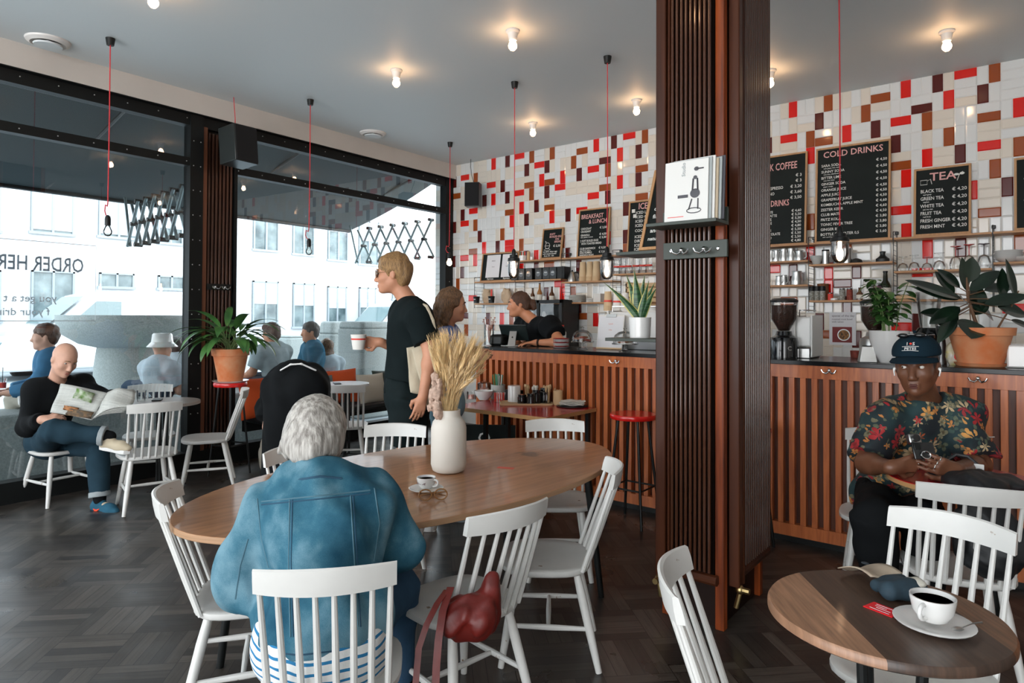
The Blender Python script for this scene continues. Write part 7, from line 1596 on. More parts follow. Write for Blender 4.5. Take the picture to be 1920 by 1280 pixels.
for q, d_ in (('L', J['Lf']),):
    o = shoe(J[q+'a'], d_, m_snk, m_china, root, off); b = MB(); sd = unit(np.cross(ZZ, d_)); a0 = J[q+'a']-off-ZZ*.065-sd*.040
    b.tube([a0-d_*.03+ZZ*.018, a0+d_*.015-ZZ*.006, a0+d_*.05+ZZ*.012], [.003, .010, .003], 6); b.build('side_mark', m_orng, o)
    b = MB(); b.ball(J[q+'a']-off+d_*.06-ZZ*.032, (.03, .03, .022), 10, 8); b.build('tongue', m_cream2, o)
o = shoe(J['Ra'], J['Rf'], m_cream2, m_china, root, off)
# newspaper, held open
t = thing('newspaper', 'open newspaper held by the bald person, with a green picture on the page', 'newspaper', tuple(A3(160, 760, 4.9))); off2 = np.array(t.location)
mn = mat('newsprint', (.55, .56, .52), .85); n, l_, b = nodes_of(mn); tcn = n.new('ShaderNodeTexCoord'); br = n.new('ShaderNodeTexBrick'); l_.new(tcn.outputs['UV'], br.inputs[0]); br.inputs['Scale'].default_value = 14; br.inputs['Mortar Size'].default_value = .03; br.inputs['Brick Width'].default_value = 2.2; br.inputs['Row Height'].default_value = .22; br.inputs['Color1'].default_value = (.36, .37, .35, 1); br.inputs['Color2'].default_value = (.52, .53, .50, 1); br.inputs['Mortar'].default_value = (.60, .61, .57, 1); l_.new(br.outputs[0], b.inputs['Base Color'])
def sheet(C4, bow, nm='page', nu=12, nv=8, th=.0015, m_=mn, k=0):
    P = [np.array(q)-off2 for q in C4]; nn = unit(np.cross(P[1]-P[0], P[3]-P[0])); b = MB()
    b.grid(lambda u, v: tuple((P[0]*(1-u)+P[1]*u)*(1-v)+(P[3]*(1-u)+P[2]*u)*v+nn*(bow*math.sin(PI*u)+.008*math.sin(v*7+u*5+k))), nu, nv, th=th)
    o = b.build(nm, m_, t, ang=180); uv = o.data.uv_layers.new(name='uv'); co = [v_.co for v_ in o.data.vertices]; ux = unit(P[1]-P[0]); uy = unit(P[3]-P[0])
    for lp_ in o.data.loops: q = np.array(co[lp_.vertex_index])-P[0]; uv.data[lp_.index].uv = (q@ux/.42, q@uy/.30)
    return o
pg = sheet([A3(94, 773, 4.86), A3(172, 787, 4.90), A3(202, 736, 5.02), A3(114, 719, 4.96)], .015)
for k in range(4): sheet([A3(172, 787, 4.91), A3(232+5*k, 772-3*k, 4.96-.01*k), A3(250+2*k, 728+2*k, 5.08), A3(202, 736, 5.03)], .03+.012*k, k=k)
m_dp = mat('dark_print', (.05, .05, .045), .85, var=.6, vscale=30, vcol=(.20, .12, .06))
sheet([A3(122, 778, 4.855), A3(170, 785, 4.885), A3(176, 772, 4.90), A3(128, 766, 4.875)], .010, 'dark_photo', m_=m_dp, nu=6, nv=4); sheet([A3(136, 746, 4.905), A3(170, 755, 4.925), A3(178, 737, 4.965), A3(144, 728, 4.94)], .014, 'green_picture', m_=mat('picture_green', (.10, .20, .04), .85, var=.9, vscale=22, vcol=(.50, .53, .45)), nu=8, nv=6)
sheet([A3(118, 768, 4.86), A3(146, 772, 4.88), A3(148, 764, 4.89), A3(120, 760, 4.87)], .008, 'orange_photo', m_=mat('orange_print', (.45, .20, .08), .85, var=.5, vscale=50), nu=4, nv=3)
# ---- 3. standing person with cup and tote bag
d0 = 4.5
J = dict(s=1.07, lat=-F_+R_*.08, hd=A3(736, 514, 4.5), hf=unit(-R_-F_*.05-ZZ*.05), hu=ZZ-R_*.06, nb=A3(766, 566, 4.5), mid=A3(772, 650, 4.5), pel=A3(768, 738, 4.5),
    Ls=A3(783, 592, 4.30), Rs=A3(766, 590, 4.70), Le=A3(808, 662, 4.24), Lw=A3(793, 742, 4.20), Re=A3(768, 662, 4.74), Rw=A3(712, 641, 4.58),
    Lh=A3(768, 748, 4.40), Rh=A3(768, 748, 4.60), Lk=A3(762, 856, 4.38), Rk=A3(772, 856, 4.62), La=A3(775, 975, 4.38), Ra=A3(800, 972, 4.62))
J['fwd'] = -R_; J['Lf'] = J['Rf'] = -R_
J['Lhand'] = (unit(-ZZ-R_*.25), unit(F_*.9-R_*.4), -1, dict(curl=.28)); J['Rhand'] = (unit(-R_), unit(-F_*.9-R_*.1), -1, dict(curl=.75))
root = thing('person', 'fair-haired person in sunglasses, black tee and shorts, standing with a paper cup', 'person', (J['pel'][0], J['pel'][1], 0)); off = np.array(root.location)
skinbody(J, .009, sk_tan, root=root, off=off); face_parts(None, root, J['hd'], J['hf'], J['hu'], J['s'], ir_b, br_l, off, None, mat('lips_tan', (.50, .18, .13), .5))
hair_short(J, h_blond, root, off, vol=1.04, fringe=-.012, h=.006, seed=4, amp=.004, top=.006)
f, l, u = head_frame(J['hf'], J['hu']); c = J['hd']; Pq = lambda a, b_, d: c+(f*a+l*b_+u*d)*J['s']-off
sg = thing('sunglasses', 'dark sunglasses with thin gold temples worn by the fair-haired person', 'sunglasses', tuple(c+f*.1)); o3 = np.array(sg.location)-off
b = MB()
for q in (-1, 1): b.tube([Pq(.100-.004*abs(q), q*(.034)+.026*math.cos(a)*1, .002+.022*math.sin(a))-o3 for a in np.linspace(0, 2*PI, 15)[:-1]], .0022, 5, close=True)
for q in (-1, 1): b.tube([Pq(.098, q*.058, .008)-o3, Pq(.06, q*.078, .010)-o3, Pq(.0, q*.082, .012)-o3], .002, 5)
b.build('frame', mat('gold_frame', (.30, .17, .07), .3, .5), sg); 
for q in (-1, 1):
    b = MB(); b.lathe([(0, 0), (.026, 0), (.026, .001)], n=18); Mh = Matrix(((f[0], l[0], u[0]), (f[1], l[1], u[1]), (f[2], l[2], u[2]))) @ Matrix.Rotation(PI/2, 3, 'Y'); b.xf(Mh.to_4x4()); b.xf(Matrix.Translation((Pq(.099, q*.034, .004)-o3).tolist())); b.build('lens', mat('dark_lens', (.03, .012, .012), .08), sg)
S = SD(); 
cloth_top(J, f_blackt, root, off, g=.024, sleeve=.72, hem=(-ZZ*.0+ZZ*.02, -ZZ), name='t_shirt', amp=.008, freq=16, slg=.016, extra=lambda S: S.cone(J['mid'], J['pel']+ZZ*.05, .15, .165, .06))
trousers(J, mat('black_shorts', (.006, .012, .013), .8, spec=.15, var=.2, vscale=12), root, off, g=.040, t1=.80, amp=.009, name='shorts', freq=20)
for q in 'LR': shoe(J[q+'a'], J[q+'f'], m_china, m_china, root, off)
# cup in the far hand
k_ = 4.52/1240; cpt = A3(672, 655, 4.50); t = thing('paper_cup', 'white paper cup held out by the fair-haired standing person', 'cup', cpt); lath('cup', [(0, 0), (10.5*k_, 0), (14.5*k_, 28*k_), (13.5*k_, 28*k_), (0, 26*k_)], m_wpap, t, flip=False); lath('printed_band', [(13.3*k_, 18*k_), (13.7*k_, 21*k_)], m_redpr, t, flip=False)
# tote bag
m_can = fabric('canvas', (.55, .48, .36), .1); tb0 = A3(790, 690, 4.36); t = thing('tote_bag', 'natural canvas tote bag with black line drawing on a shoulder', 'bag', (tb0[0], tb0[1], tb0[2])); o4 = np.array(t.location)
def quad(P, bow, nm, m_, par, offx, th=.01, nu=14, nv=14, sd=0):
    P = [np.array(q)-offx for q in P]; nn = unit(np.cross(P[1]-P[0], P[3]-P[0])); b = MB(); b.grid(lambda u, v: tuple((P[0]*(1-u)+P[1]*u)*(1-v)+(P[3]*(1-u)+P[2]*u)*v+nn*(bow*math.sin(PI*u)*math.sin(PI*v)+.010*math.sin(u*9+sd)*math.sin(v*6))), nu, nv, th=th); return b.build(nm, m_, par, ang=180)
quad([A3(762, 652, 4.275), A3(815, 640, 4.30), A3(820, 745, 4.30), A3(770, 735, 4.275)], -.0, 'inner_panel', m_can, t, o4)
quad([A3(772, 655, 4.255), A3(822, 625, 4.285), A3(840, 722, 4.30), A3(802, 768, 4.26)], -.0, 'outer_panel', m_can, t, o4, sd=2)
b = MB(); b.tube([A3(818, 632, 4.26)-o4, A3(812, 600, 4.22)-o4, A3(800, 574, 4.22)-o4, A3(786, 568, 4.32)-o4], .010, 6); b.build('shoulder_strap', m_can, t)
b = MB(); dr = [[(800, 655), (812, 648), (808, 668), (822, 660)], [(806, 690), (818, 680), (826, 690), (814, 704), (806, 690)], [(796, 720), (812, 712), (822, 726)], [(802, 676), (812, 672)]]
for q in dr: b.tube([A3(u, v, 4.255)-o4 for u, v in q], .0028, 4)
b.build('line_drawing', m_black, t)['kind'] = 'stuff'
# ---- 4. person bending over
J = dict(s=1.0, lat=-R_+F_*.1, hd=A3(535, 822, 5.62), hf=unit(-ZZ*.6+F_*.5), hu=unit(F_*.7-ZZ*.6), nb=A3(528, 775, 5.60), mid=A3(545, 718, 5.40), pel=A3(556, 712, 5.14),
    Ls=A3(506, 765, 5.58), Rs=A3(575, 768, 5.60), Le=A3(503, 800, 5.50), Lw=A3(516, 838, 5.45), Re=A3(585, 800, 5.55), Rw=A3(560, 835, 5.5),
    Lh=A3(540, 722, 5.14), Rh=A3(572, 722, 5.14), Lk=A3(532, 828, 5.18), Rk=A3(570, 828, 5.18), La=A3(535, 925, 5.2), Ra=A3(568, 925, 5.2))
J['fwd'] = F_; J['Lf'] = J['Rf'] = F_; J['Lhand'] = (unit(-ZZ+R_*.2), F_, -1, {}); J['Rhand'] = (unit(-ZZ-R_*.2), F_, 1, {})
root = thing('person', 'person in loose black clothes bending down with their back to us', 'person', (J['pel'][0], J['pel'][1], 0)); off = np.array(root.location)
skinbody(J, .012, sk_pale, root=root, off=off, face=False); hair_short(J, h_brown, root, off, h=.012)
cloth_top(J, f_black, root, off, g=.040, sleeve=.55, hem=None, name='t_shirt', amp=.008, slg=.03, extra=lambda S: S.ell(J['mid']-ZZ*.01, (.20, .20, .15), .08), h=.012)
S = SD(); S.ell(J['pel']-ZZ*.05, (.245, .20, .17), .06); S.cone(J['pel']-ZZ*.06-R_*.07, J['Lk']-ZZ*.28-R_*.02, .17, .16, .1); S.cone(J['pel']-ZZ*.06+R_*.07, J['Rk']-ZZ*.28+R_*.0, .17, .15, .1); S.cut((0, 0, .18), -ZZ); S.mb(.012, folds(.016, 21, 18, (1, 1, .25)), off).build('wide_trousers', f_black, root, ang=180)
S = SD(); S.chain([A3(526, 694, 4.99), A3(545, 683, 4.95), A3(565, 682, 4.95), A3(592, 694, 5.0)], [.007]*4, .01); S.mb(.005, off=off).build('white_waistband', m_china, root, ang=180)
for q in 'LR': shoe(J[q+'a'], F_, f_black, m_black, root, off)
# ---- 5. customer in blue
J = dict(s=.97, lat=unit(F_-R_*.15), hd=A3(849, 572, 4.95), hf=unit(R_*.98+F_*.12-ZZ*.10), hu=ZZ+R_*.12, nb=A3(836, 617, 4.96), mid=A3(838, 685, 4.97), pel=A3(836, 758, 4.97),
    Rs=A3(836, 638, 4.78), Ls=A3(840, 636, 5.14), Re=A3(846, 700, 4.74), Rw=A3(880, 668, 4.86), Le=A3(856, 698, 5.2), Lw=A3(888, 662, 5.2),
    Rh=A3(834, 768, 4.88), Lh=A3(834, 768, 5.06), Rk=A3(832, 866, 4.86), Lk=A3(850, 868, 5.08), Ra=A3(838, 955, 4.84), La=A3(868, 952, 5.08))
J['fwd'] = R_; J['Lf'] = J['Rf'] = R_; J['Rhand'] = (unit(R_+ZZ*.1), F_, -1, {}); J['Lhand'] = (unit(R_), -F_, 1, {})
root = thing('person', 'person with long wavy brown hair and blue top waiting at the bar', 'person', (J['pel'][0], J['pel'][1], 0)); off = np.array(root.location)
skinbody(J, .010, sk_tan, root=root, off=off, jaw=.93); face_parts(None, root, J['hd'], J['hf'], J['hu'], J['s'], ir_b, br_d, off, None, mat('lips_rose', (.50, .12, .11), .5))
S = SD(); f, l, u = head_frame(J['hf'], J['hu']); c = J['hd']; Pq = lambda a, b_, d: c+f*a+l*b_+u*d; Rm = np.stack([f, l, u], 1)
S.ell(Pq(-.025, 0, .035), (.105, .090, .102), .01, Rm=Rm); S.ell(Pq(-.06, 0, -.06), (.06, .085, .11), .03, Rm=Rm); rs = random.Random(6)
for k in range(26):
    a = rs.uniform(1.0, 5.2); x, y = -.025+.085*math.cos(a), .082*math.sin(a); ph = rs.uniform(0, 6); S.chain([Pq(x+.008*math.sin(ph+i*1.9)-.012*i*.6, y+.012*math.cos(ph+i*1.9)*(1+i*.1), .03-.052*i) for i in range(6)], [.016, .019, .019, .018, .015, .007], .012)
S.cutbox(Pq(.040, 0, .02), f-u*.35, c, 0); S.mb(.007, folds(.005, 11, 60, (1, 1, .4)), off).build('hair', h_gold, root, ang=180)
cloth_top(J, fabric('blue_knit', (.17, .24, .52)), root, off, g=.022, sleeve=1.9, hem=(-ZZ*.05, -ZZ), name='sweater', amp=.006)
trousers(J, fabric('pale_jeans', (.22, .36, .44)), root, off, g=.018, t1=1.93)
for q in 'LR': shoe(J[q+'a'], J[q+'f'], fabric('grey_mesh', (.36, .40, .42)), m_china, root, off)
# ---- 6. barista leaning on the bar
B3 = lambda u, v, y: ony(u, v, y)
J = dict(s=1.02, lat=unit(-F_+R_*.15), hd=B3(972, 571, -1.62), hf=unit(-R_-F_*.12-ZZ*.06), hu=ZZ-R_*.18, nb=B3(1003, 604, -1.55), mid=B3(1022, 655, -1.42), pel=B3(1026, 720, -1.25),
    Ls=B3(1032, 612, -1.72), Rs=B3(985, 608, -1.38), Le=B3(1052, 652, -1.84), Lw=B3(1006, 650, -1.88), Re=B3(985, 660, -1.40), Rw=B3(968, 655, -1.55),
    Lh=B3(1028, 728, -1.33), Rh=B3(1020, 728, -1.17), Lk=B3(1030, 800, -1.35), Rk=B3(1024, 800, -1.15), La=B3(1035, 860, -1.35), Ra=B3(1028, 860, -1.15))
for q in 'LR': J[q+'w'][2] = max(J[q+'w'][2], CZ+.035); J[q+'a'][2] = .10; J[q+'k'][2] = .52; J[q+'f'] = -R_
J['Le'][2] = max(J['Le'][2], CZ+.045); J['fwd'] = -R_; J['Lhand'] = (unit(-R_-ZZ*.04), -ZZ, -1, dict(curl=.22)); J['Rhand'] = (unit(-R_), -ZZ, 1, dict(curl=.3))
root = thing('person', 'person with tied-back brown hair in black tee leaning over the bar', 'person', (J['pel'][0], J['pel'][1], 0)); off = np.array(root.location)
sk_b = skinm('skin_warm', (.60, .25, .13)); skinbody(J, .010, sk_b, root=root, off=off, jaw=.95, legs=True); face_parts(None, root, J['hd'], J['hf'], J['hu'], J['s'], ir_l, br_d, off, None, mat('lips_rose', (.50, .12, .11), .5))
S = SD(); f, l, u = head_frame(J['hf'], J['hu']); c = J['hd']; Pq = lambda a, b_, d: c+f*a+l*b_+u*d; Rm = np.stack([f, l, u], 1)
S.ell(Pq(-.022, 0, .036), (.106, .088, .100), .01, Rm=Rm); S.ell(Pq(-.065, 0, -.02), (.05, .07, .07), .03, Rm=Rm); S.ell(Pq(-.135, 0, .0), (.045, .045, .05), .02, Rm=Rm); S.ell(Pq(-.15, .01, -.03), (.03, .03, .035), .02, Rm=Rm); S.cutbox(Pq(.050, 0, .03), f-u*.7, c, 0)
for q in (-1, 1): S.ell(Pq(.005, q*.09, -.02), (.03, .02, .04), .01, 's', Rm=Rm)
S.mb(.007, folds(.003, 17, 90), off).build('hair', h_brown, root, ang=180)
cloth_top(J, f_black, root, off, g=.026, sleeve=.55, hem=(-ZZ*.05, -ZZ), name='t_shirt', amp=.008, slg=.022); trousers(J, f_black, root, off)
for q in 'LR': shoe(J[q+'a'], J[q+'f'], f_black, m_black, root, off)
b = MB(); v = unit(J['Lw']-J['Le']); q = J['Lw']-v*.02-off
for k in (0, .012): b.tube([q-v*k+(l*0+np.cross(v, ZZ)*math.cos(a)+ZZ*math.sin(a))*.036 for a in np.linspace(0, 2*PI, 17)[:-1]], .004, 5, close=True)
b.build('wristband', m_black, root)
# ---- 7. person in floral shirt
J = dict(s=1.10, lat=unit(R_*.95-F_*.28), hd=A3(1719, 686, 3.12), hf=unit(-F_*.74-R_*.67-ZZ*.10), hu=ZZ-R_*.05+F_*.02, nb=A3(1735, 750, 3.27), mid=A3(1712, 850, 3.38), pel=A3(1676, 934, 3.48),
    Rs=A3(1655, 790, 3.26), Ls=A3(1800, 782, 3.26), Re=A3(1625, 868, 3.16), Le=A3(1836, 872, 3.10), Rw=A3(1672, 876, 2.93), Lw=A3(1792, 880, 2.89),
    Rh=A3(1652, 938, 3.42), Lh=A3(1712, 940, 3.46), Rk=A3(1640, 968, 2.98), Lk=A3(1735, 975, 3.02), Ra=A3(1655, 1160, 3.05), La=A3(1742, 1160, 3.10))
J['fwd'] = -F_; J['Lf'] = J['Rf'] = unit(-F_-R_*.1)
J['Rhand'] = (unit(R_*.86-F_*.15+ZZ*.22), unit(F_*.9+ZZ*.15), -1, dict(curl=.50, thumb=.2)); J['Lhand'] = (unit(-R_*.86-F_*.2+ZZ*.2), unit(F_*.9+ZZ*.15), 1, dict(curl=.50, thumb=.2))
root = thing('person', 'person in floral shirt and dark cap holding a phone at the red table', 'person', (J['pel'][0], J['pel'][1], 0)); off = np.array(root.location)
skinbody(J, .0055, sk_dark, root=root, off=off, jaw=1.0); face_parts(None, root, J['hd'], J['hf'], J['hu'], J['s'], ir_b, br_d, off, None, mat('lips_dark', (.10, .036, .030), .65, spec=.2), gaze=.55)
f, l, u = head_frame(J['hf'], J['hu']); c = J['hd']; s = J['s']; Pq = lambda a, b_, d: c+(f*a+l*b_+u*d)*s; Rm = np.stack([f, l, u], 1)
S = SD(); S.ell(Pq(-.012, 0, .020), np.array([.098, .080, .088])*s, .01, Rm=Rm); S.ell(Pq(-.05, 0, -.03), np.array([.05, .072, .06])*s, .02, Rm=Rm); S.cutbox(Pq(.04, 0, .03), f-u*.1, c, 0)
for q in (-1, 1): S.ell(Pq(.0, q*.088, -.02), np.array([.026, .022, .04])*s, .01, 's', Rm=Rm)
S.mb(.007, off=off).build('hair', h_dark, root, ang=180)
m_cap = fabric('navy_cap', (.008, .022, .034)); t = thing('cap', 'navy cap with white stitched lettering on the person in floral shirt', 'cap', tuple(Pq(0, 0, .1))); oc = np.array(t.location)
S = SD(); S.ell(Pq(-.012, 0, .058), np.array([.108, .092, .080])*s, .005, Rm=Rm); S.ell(Pq(-.012, 0, .030), np.array([.100, .084, .090])*s, .005, 's', Rm=Rm); S.cut(Pq(0, 0, .046), -(u-f*.04)); S.mb(.006, off=oc).build('crown', m_cap, t, ang=180)
b = MB()
def peak(uu, vv): a = (uu-.5)*2.3; r_ = 1+vv*.62*math.cos(a*.66); return tuple(Pq(-.012+.106*math.cos(a)*r_, .090*math.sin(a)*(1+vv*.10), .052-.020*vv-.018*(math.sin(a)**2)*(1-.4*vv))-oc)
b.grid(peak, 20, 8, th=.004); b.build('peak', m_cap, t, ang=180); b = MB(); b.ball(Pq(-.012, 0, .146)-oc, .008, 10, 6); b.build('button', m_cap, t)
Mc = Matrix(((l[0], -f[0], u[0]), (l[1], -f[1], u[1]), (l[2], -f[2], u[2]))); tilt = Matrix.Rotation(R(-38), 3, 'X'); Mc4 = Matrix.Translation((Pq(.085, 0, .098)-oc).tolist()) @ (Mc @ Matrix.Rotation(PI, 3, 'Z') @ Matrix.Rotation(PI, 3, 'Z') @ tilt).to_4x4()
text('cap_lettering', [('I   S', 0, .004, .022, 'CENTER'), ('PETES', 0, -.021, .019, 'CENTER')], m_china, t, Mc4)
b = MB(); b.ball((0, 0, .012), (.006, .002, .006), 10, 6); b.xf(Mc4); b.build('heart', m_redpr, t)
b = MB(); b.tube([(-.034, 0, -.004), (0, 0, -.001), (.034, 0, -.004)], .0013, 5); b.tube([(-.034, 0, -.025), (0, 0, -.024), (.034, 0, -.028)], .0013, 5); b.xf(Mc4); b.build('banner_lines', m_china, t)
tg_ = thing('sunglasses', 'dark sunglasses resting on top of the navy cap', 'sunglasses', tuple(Pq(.035, 0, .140))); og = np.array(tg_.location); b = MB()
for q in (-1, 1): b.ball(Pq(.052, q*.030, .138)-og, (.025, .018, .012), 14, 8)
b.tube([Pq(.052, -.055, .138)-og, Pq(.058, 0, .144)-og, Pq(.052, .055, .138)-og], .003, 6)
for q in (-1, 1): b.tube([Pq(.05, q*.056, .138)-og, Pq(-.02, q*.07, .132)-og, Pq(-.07, q*.062, .112)-og], .0025, 6)
b.build('frame', m_gb, tg_)
# floral shirt material: petals from cell centres
def floral():
    M_ = mat('floral_cotton', (.012, .022, .026), .8, bump=.08, bscale=200); n, l_, b = nodes_of(M_); tcn = n.new('ShaderNodeTexCoord'); col_ = None
    nz = n.new('ShaderNodeTexNoise'); nz.inputs['Scale'].default_value = 6; l_.new(tcn.outputs['Object'], nz.inputs[0]); cur = rampn(n, l_, nz.outputs[0], [(.40, (.006, .010, .014)), (.6, (.012, .038, .042))])
    for i, (sc, cols, pet, rad, rot) in enumerate(((26, [(.0, (.10, .12, .075)), (.4, (.035, .07, .06)), (.7, (.16, .15, .09))], 3, .50, 1.1), (17, [(.0, (.36, .018, .022)), (.34, (.62, .30, .08)), (.55, (.30, .025, .03)), (.72, (.55, .42, .24)), (.88, (.42, .10, .03))], 6, .46, 0), (21, [(.0, (.50, .20, .05)), (.5, (.22, .21, .13)), (.8, (.40, .03, .03))], 5, .34, 2))):
        mp = n.new('ShaderNodeMapping'); mp.inputs['Location'].default_value = (i*3.3, i*1.7, i*2.1); mp.inputs['Rotation'].default_value = (R(-8), 0, R(38.5)*-1); l_.new(tcn.outputs['Object'], mp.inputs[0])
        wn_ = n.new('ShaderNodeTexNoise'); wn_.inputs['Scale'].default_value = 38; l_.new(tcn.outputs['Object'], wn_.inputs[0]); wa = n.new('ShaderNodeVectorMath'); wa.operation = 'MULTIPLY_ADD'; l_.new(wn_.outputs['Color'], wa.inputs[0]); wa.inputs[1].default_value = (.016,)*3; l_.new(mp.outputs[0], wa.inputs[2]); mp = wa
        vo = n.new('ShaderNodeTexVoronoi'); vo.inputs['Scale'].default_value = sc*.74; l_.new(mp.outputs[0], vo.inputs['Vector']); sb = n.new('ShaderNodeVectorMath'); sb.operation = 'SUBTRACT'; l_.new(mp.outputs[0], sb.inputs[0]); l_.new(vo.outputs['Position'], sb.inputs[1]); sp_ = n.new('ShaderNodeSeparateXYZ'); l_.new(sb.outputs[0], sp_.inputs[0])
        ang = mathn(n, l_, 'ARCTAN2', sp_.outputs[2], sp_.outputs[0]); cs = n.new('ShaderNodeSeparateColor'); l_.new(vo.outputs['Color'], cs.inputs[0]); an = mathn(n, l_, 'ADD', mathn(n, l_, 'MULTIPLY', ang, pet), mathn(n, l_, 'MULTIPLY', cs.outputs[1], 6.28)); ra = mathn(n, l_, 'MULTIPLY_ADD', mathn(n, l_, 'ABSOLUTE', mathn(n, l_, 'COSINE', mathn(n, l_, 'MULTIPLY', an, .5))), rad*.75, rad*.25)
        ln = n.new('ShaderNodeVectorMath'); ln.operation = 'LENGTH'; l_.new(sb.outputs[0], ln.inputs[0]); dist = mathn(n, l_, 'MULTIPLY', ln.outputs[1], sc*.74); mk = mathn(n, l_, 'LESS_THAN', dist, ra); pc = rampn(n, l_, cs.outputs[0], cols, 'CONSTANT')
        shade = rampn(n, l_, mathn(n, l_, 'DIVIDE', dist, rad), [(0, (.25, .18, .10)), (.25, (.55, .5, .45)), (.5, (1, 1, 1)), (1, (.75, .7, .7))]); mu = n.new('ShaderNodeMix'); mu.data_type = 'RGBA'; mu.blend_type = 'MULTIPLY'; mu.inputs[0].default_value = 1; l_.new(pc, mu.inputs[6]); l_.new(shade, mu.inputs[7]); cur = mixn(n, l_, mk, cur, mu.outputs[2])
    l_.new(cur, b.inputs['Base Color']); return M_
cloth_top(J, floral(), root, off, g=.022, sleeve=.86, hem=(-ZZ*.03, -ZZ), name='floral_shirt', amp=.013, slg=.020, h=.008, neck=.082, freq=19, extra=lambda S: (S.cone(J['mid'], J['pel']+ZZ*.05, .165, .17, .06), S.cone(J['Rs'], J['Ls'], .066, .066, .06)))
trousers(J, f_black, root, off, g=.022, t1=1.95, amp=.006)
for q in 'LR': shoe(J[q+'a'], J[q+'f'], f_black, m_black, root, off)
for q in (-1, 1): S = SD(); S.ell(Pq(.006, q*.084, -.012), np.array([.008, .007, .008])*s, .005, Rm=Rm); S.cone(Pq(.010, q*.087, -.016), Pq(.020, q*.083, -.038), .0036*s, .0032*s, .004); S.mb(.003, off=off).build('earbud', m_china, root, ang=180)
m_sil = mat('silver_ring', (.65, .65, .62), .2, 1)
for (w, d_, sgn, ks) in ((J['Rw'], unit(R_*.86-F_*.15+ZZ*.22), -1, (0, 1, 2)), (J['Lw'], unit(-R_*.86-F_*.2+ZZ*.2), 1, (1, 2, 3))):
    n_ = unit(F_*.9+ZZ*.15); n_ = unit(n_-d_*np.dot(n_, d_)); tt_ = np.cross(d_, n_)*sgn
    for k in ks:
        kn = w+(d_*[.088, .092, .087, .078][k]*1.0+tt_*(.030-.020*k)); dd = unit(d_*math.cos(.45)+n_*math.sin(.45)); q = kn+dd*.016-off; a1 = unit(np.cross(dd, ZZ)); a2 = np.cross(dd, a1)
        b = MB(); b.tube([q+(a1*math.cos(a)+a2*math.sin(a))*.0102 for a in np.linspace(0, 2*PI, 13)[:-1]], .0024, 6, close=True); b.build('ring', m_sil, root)
# phone held in both hands
pp = A3(1732, 845, 2.90); t = thing('phone', 'dark phone with ring grip held by the person in floral shirt', 'phone', tuple(pp)); Mp = look(F_*.8-ZZ*.35, ZZ); b = MB(); b.box((0, 0, 0), (.095, .010, .075), M=Mp); b.build('body', m_gb, t, bevel=.003)
b = MB(); b.tube([(Mp @ Vector((.020*math.cos(a), -.009, -.020+.016*math.sin(a)))) for a in np.linspace(0, 2*PI, 17)[:-1]], .003, 6, close=True); b.build('ring_grip', m_chr, t); b = MB(); b.box(Mp @ Vector((-.028, -.007, .018)), (.028, .004, .028), M=Mp); b.build('camera_plate', m_black, t, bevel=.002)
# camera hanging at the chest
pc_ = A3(1713, 823, 3.02); t = thing('small_camera', 'small silver and black camera at the chest of the floral shirt', 'camera', tuple(pc_)); b = MB(); b.box((0, 0, 0), (.055, .03, .045), M=Mp); b.build('body', m_steel, t, bevel=.006); b = MB(); b.lathe([(0, 0), (.017, 0), (.017, .012), (0, .012)], n=18, M=Mp @ Matrix.Rotation(PI/2, 3, 'X')); b.xf(Matrix.Translation(Mp @ Vector((0, -.014, 0)))); b.build('lens', m_gb, t)
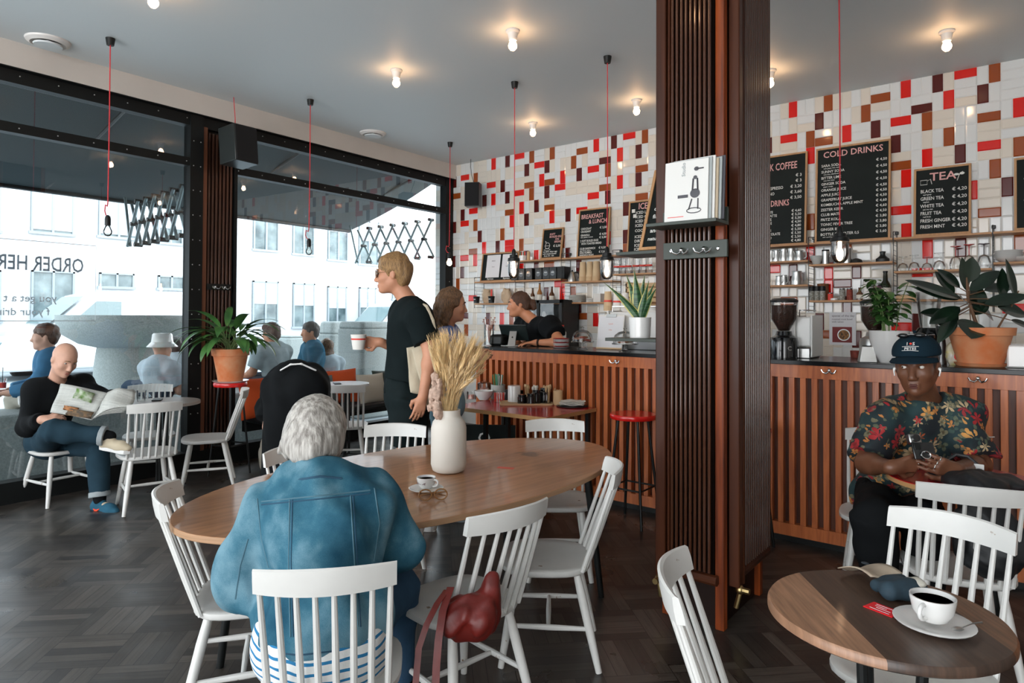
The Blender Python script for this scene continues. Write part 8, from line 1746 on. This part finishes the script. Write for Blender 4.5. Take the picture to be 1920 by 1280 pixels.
# ---- outside
def sitter(label, u, v, n_, f, shirt, pants, hairm_, skin, s=1.0, seat=.60, hat=None, hold=None, lean=0, sleeve=.75, long=False, legf=None):
    lf_ = unit(legf) if legf is not None else unit(f)
    hd = cpos(u, v, n_); f = unit(f); lt = unit(np.cross(ZZ, f)); g = np.array([hd[0], hd[1], 0])
    pz = seat+.09; nbz = hd[2]-.155*s
    base = g-f*(.05+lean)
    J = dict(s=s, lat=lt, hd=hd, hf=f-ZZ*.05, hu=ZZ, nb=base+f*.02+ZZ*nbz, mid=base-f*.01+ZZ*(pz+(nbz-pz)*.5), pel=base+ZZ*pz)
    for q, k in (('L', 1), ('R', -1)):
        J[q+'s'] = J['nb']+lt*.175*k*s-ZZ*.055; J[q+'e'] = J[q+'s']+lt*.05*k-ZZ*.24+f*.07; J[q+'w'] = J[q+'e']+f*.22-lt*.08*k-ZZ*.05
        J[q+'h'] = J['pel']+lt*.09*k; J[q+'k'] = J[q+'h']+lf_*.46+lt*.03*k; J[q+'a'] = J[q+'k']+lf_*.03-ZZ*(J[q+'k'][2]-.08); J[q+'f'] = lf_
        J[q+'hand'] = (unit(f-lt*.3*k), -ZZ, 1 if q == 'R' else -1, {})
    J['fwd'] = lf_
    root = thing('person', label, 'person', (g[0], g[1], 0), 0); off = np.array(root.location)
    skinbody(J, .013, skin, root=root, off=off); 
    if hairm_: 
        if long:
            S = SD(); ff, l, u_ = head_frame(J['hf'], J['hu']); P5 = lambda a, b_, d: hd+ff*a+l*b_+u_*d; S.ell(P5(-.03, 0, .03), (.10, .09, .10), .01); S.ell(P5(-.07, 0, -.08), (.06, .09, .13), .03); S.cutbox(P5(.05, 0, .02), ff-u_*.3, hd, 0); S.mb(.011, folds(.006, 11, 60), off).build('hair', hairm_, root, ang=180)
        else: hair_short(J, hairm_, root, off, h=.010, fringe=-.02)
    cloth_top(J, shirt, root, off, g=.02, sleeve=sleeve, hem=(-ZZ*.08, -ZZ), name='shirt', h=.013, amp=.006); trousers(J, pants, root, off, h=.014)
    for q in 'LR': shoe(J[q+'a'], f, m_china, m_china, root, off)
    if hat:
        t = thing('bucket_hat', hat, 'hat', tuple(hd+ZZ*.05)); lath('crown', [(.108, .02), (.098, .10), (.085, .115), (0, .118)], m_china, t, flip=False); lath('brim', [(.155, -.03), (.108, .022), (.104, .022), (.150, -.034)], m_china, t, flip=False, ang=80)
    return J
W_N = -WN
f_blue = fabric('blue_sweat', (.06, .17, .30)); f_sand = fabric('sand_chino', (.42, .40, .34)); f_pale = fabric('pale_tee', (.52, .62, .68)); f_greyt = fabric('grey_tee', (.40, .48, .50)); f_teal = fabric('teal_tee', (.02, .12, .20)); f_nav = fabric('navy_chino', (.03, .05, .08))
J = sitter('person outside in a blue sweatshirt with dark hair, behind the bald reader', 84, 631, -1.0, WD*.95+W_N*.3, f_blue, f_sand, h_brown, sk_pale, sleeve=1.9, legf=W_N+WD*.35)
tq = J['Rw']*.5+J['Lw']*.5+J['fwd']*.09+ZZ*.02; t = thing('drink_glass', 'clear glass of red drink held outside the left window', 'drink', tuple(tq)); lath('glass', [(0, 0), (.03, 0), (.035, .10), (.033, .10), (0, .01)], m_cg, t, flip=False); lath('drink', [(0, .01), (.028, .01), (.031, .06), (0, .06)], m_redpr, t, flip=False); b = MB(); b.tube([(0, 0, .02), (.01, 0, .2)], .003, 5); b.build('straw', m_black, t)
sitter('person outside in white bucket hat and pale tee, right of the fountain stem', 304, 653, -1.05, WD*.1+W_N*.2-WD*.9, f_pale, f_nav, None, sk_pale, hat='white bucket hat on the person right of the fountain', legf=W_N)
q = cpos(333, 652, -2.0); tag(MB().bb(-.3, .3, -.25, .25, -.02, .60).build('stone_block', m_gr, loc=(q[0]+.04, q[1], 0), bevel=.02), 'low granite block seat outside behind the bucket hat', 'stone block', 'granite blocks on the pavement')
sitter('person outside in pale tee partly hidden behind the bucket hat', 330, 650, -2.0, -WD*.6+W_N, f_pale, f_sand, h_dark, sk_tan, legf=W_N-WD*.2)
sitter('person outside in grey tee with shaved head, back to us', 508, 625, -1.0, W_N+WD*.15, f_greyt, f_nav, h_brown, sk_tan, s=1.08)
sitter('person outside in dark teal tee looking left', 581, 622, -1.05, W_N*.35+WD*.9, f_teal, f_nav, h_dark, sk_tan, s=1.05, legf=W_N)
sitter('person outside with fair hair, half hidden behind the teal tee', 611, 652, -1.12, W_N*.9-WD*.3, f_pale, f_nav, h_gold, sk_pale, s=.93, long=True)
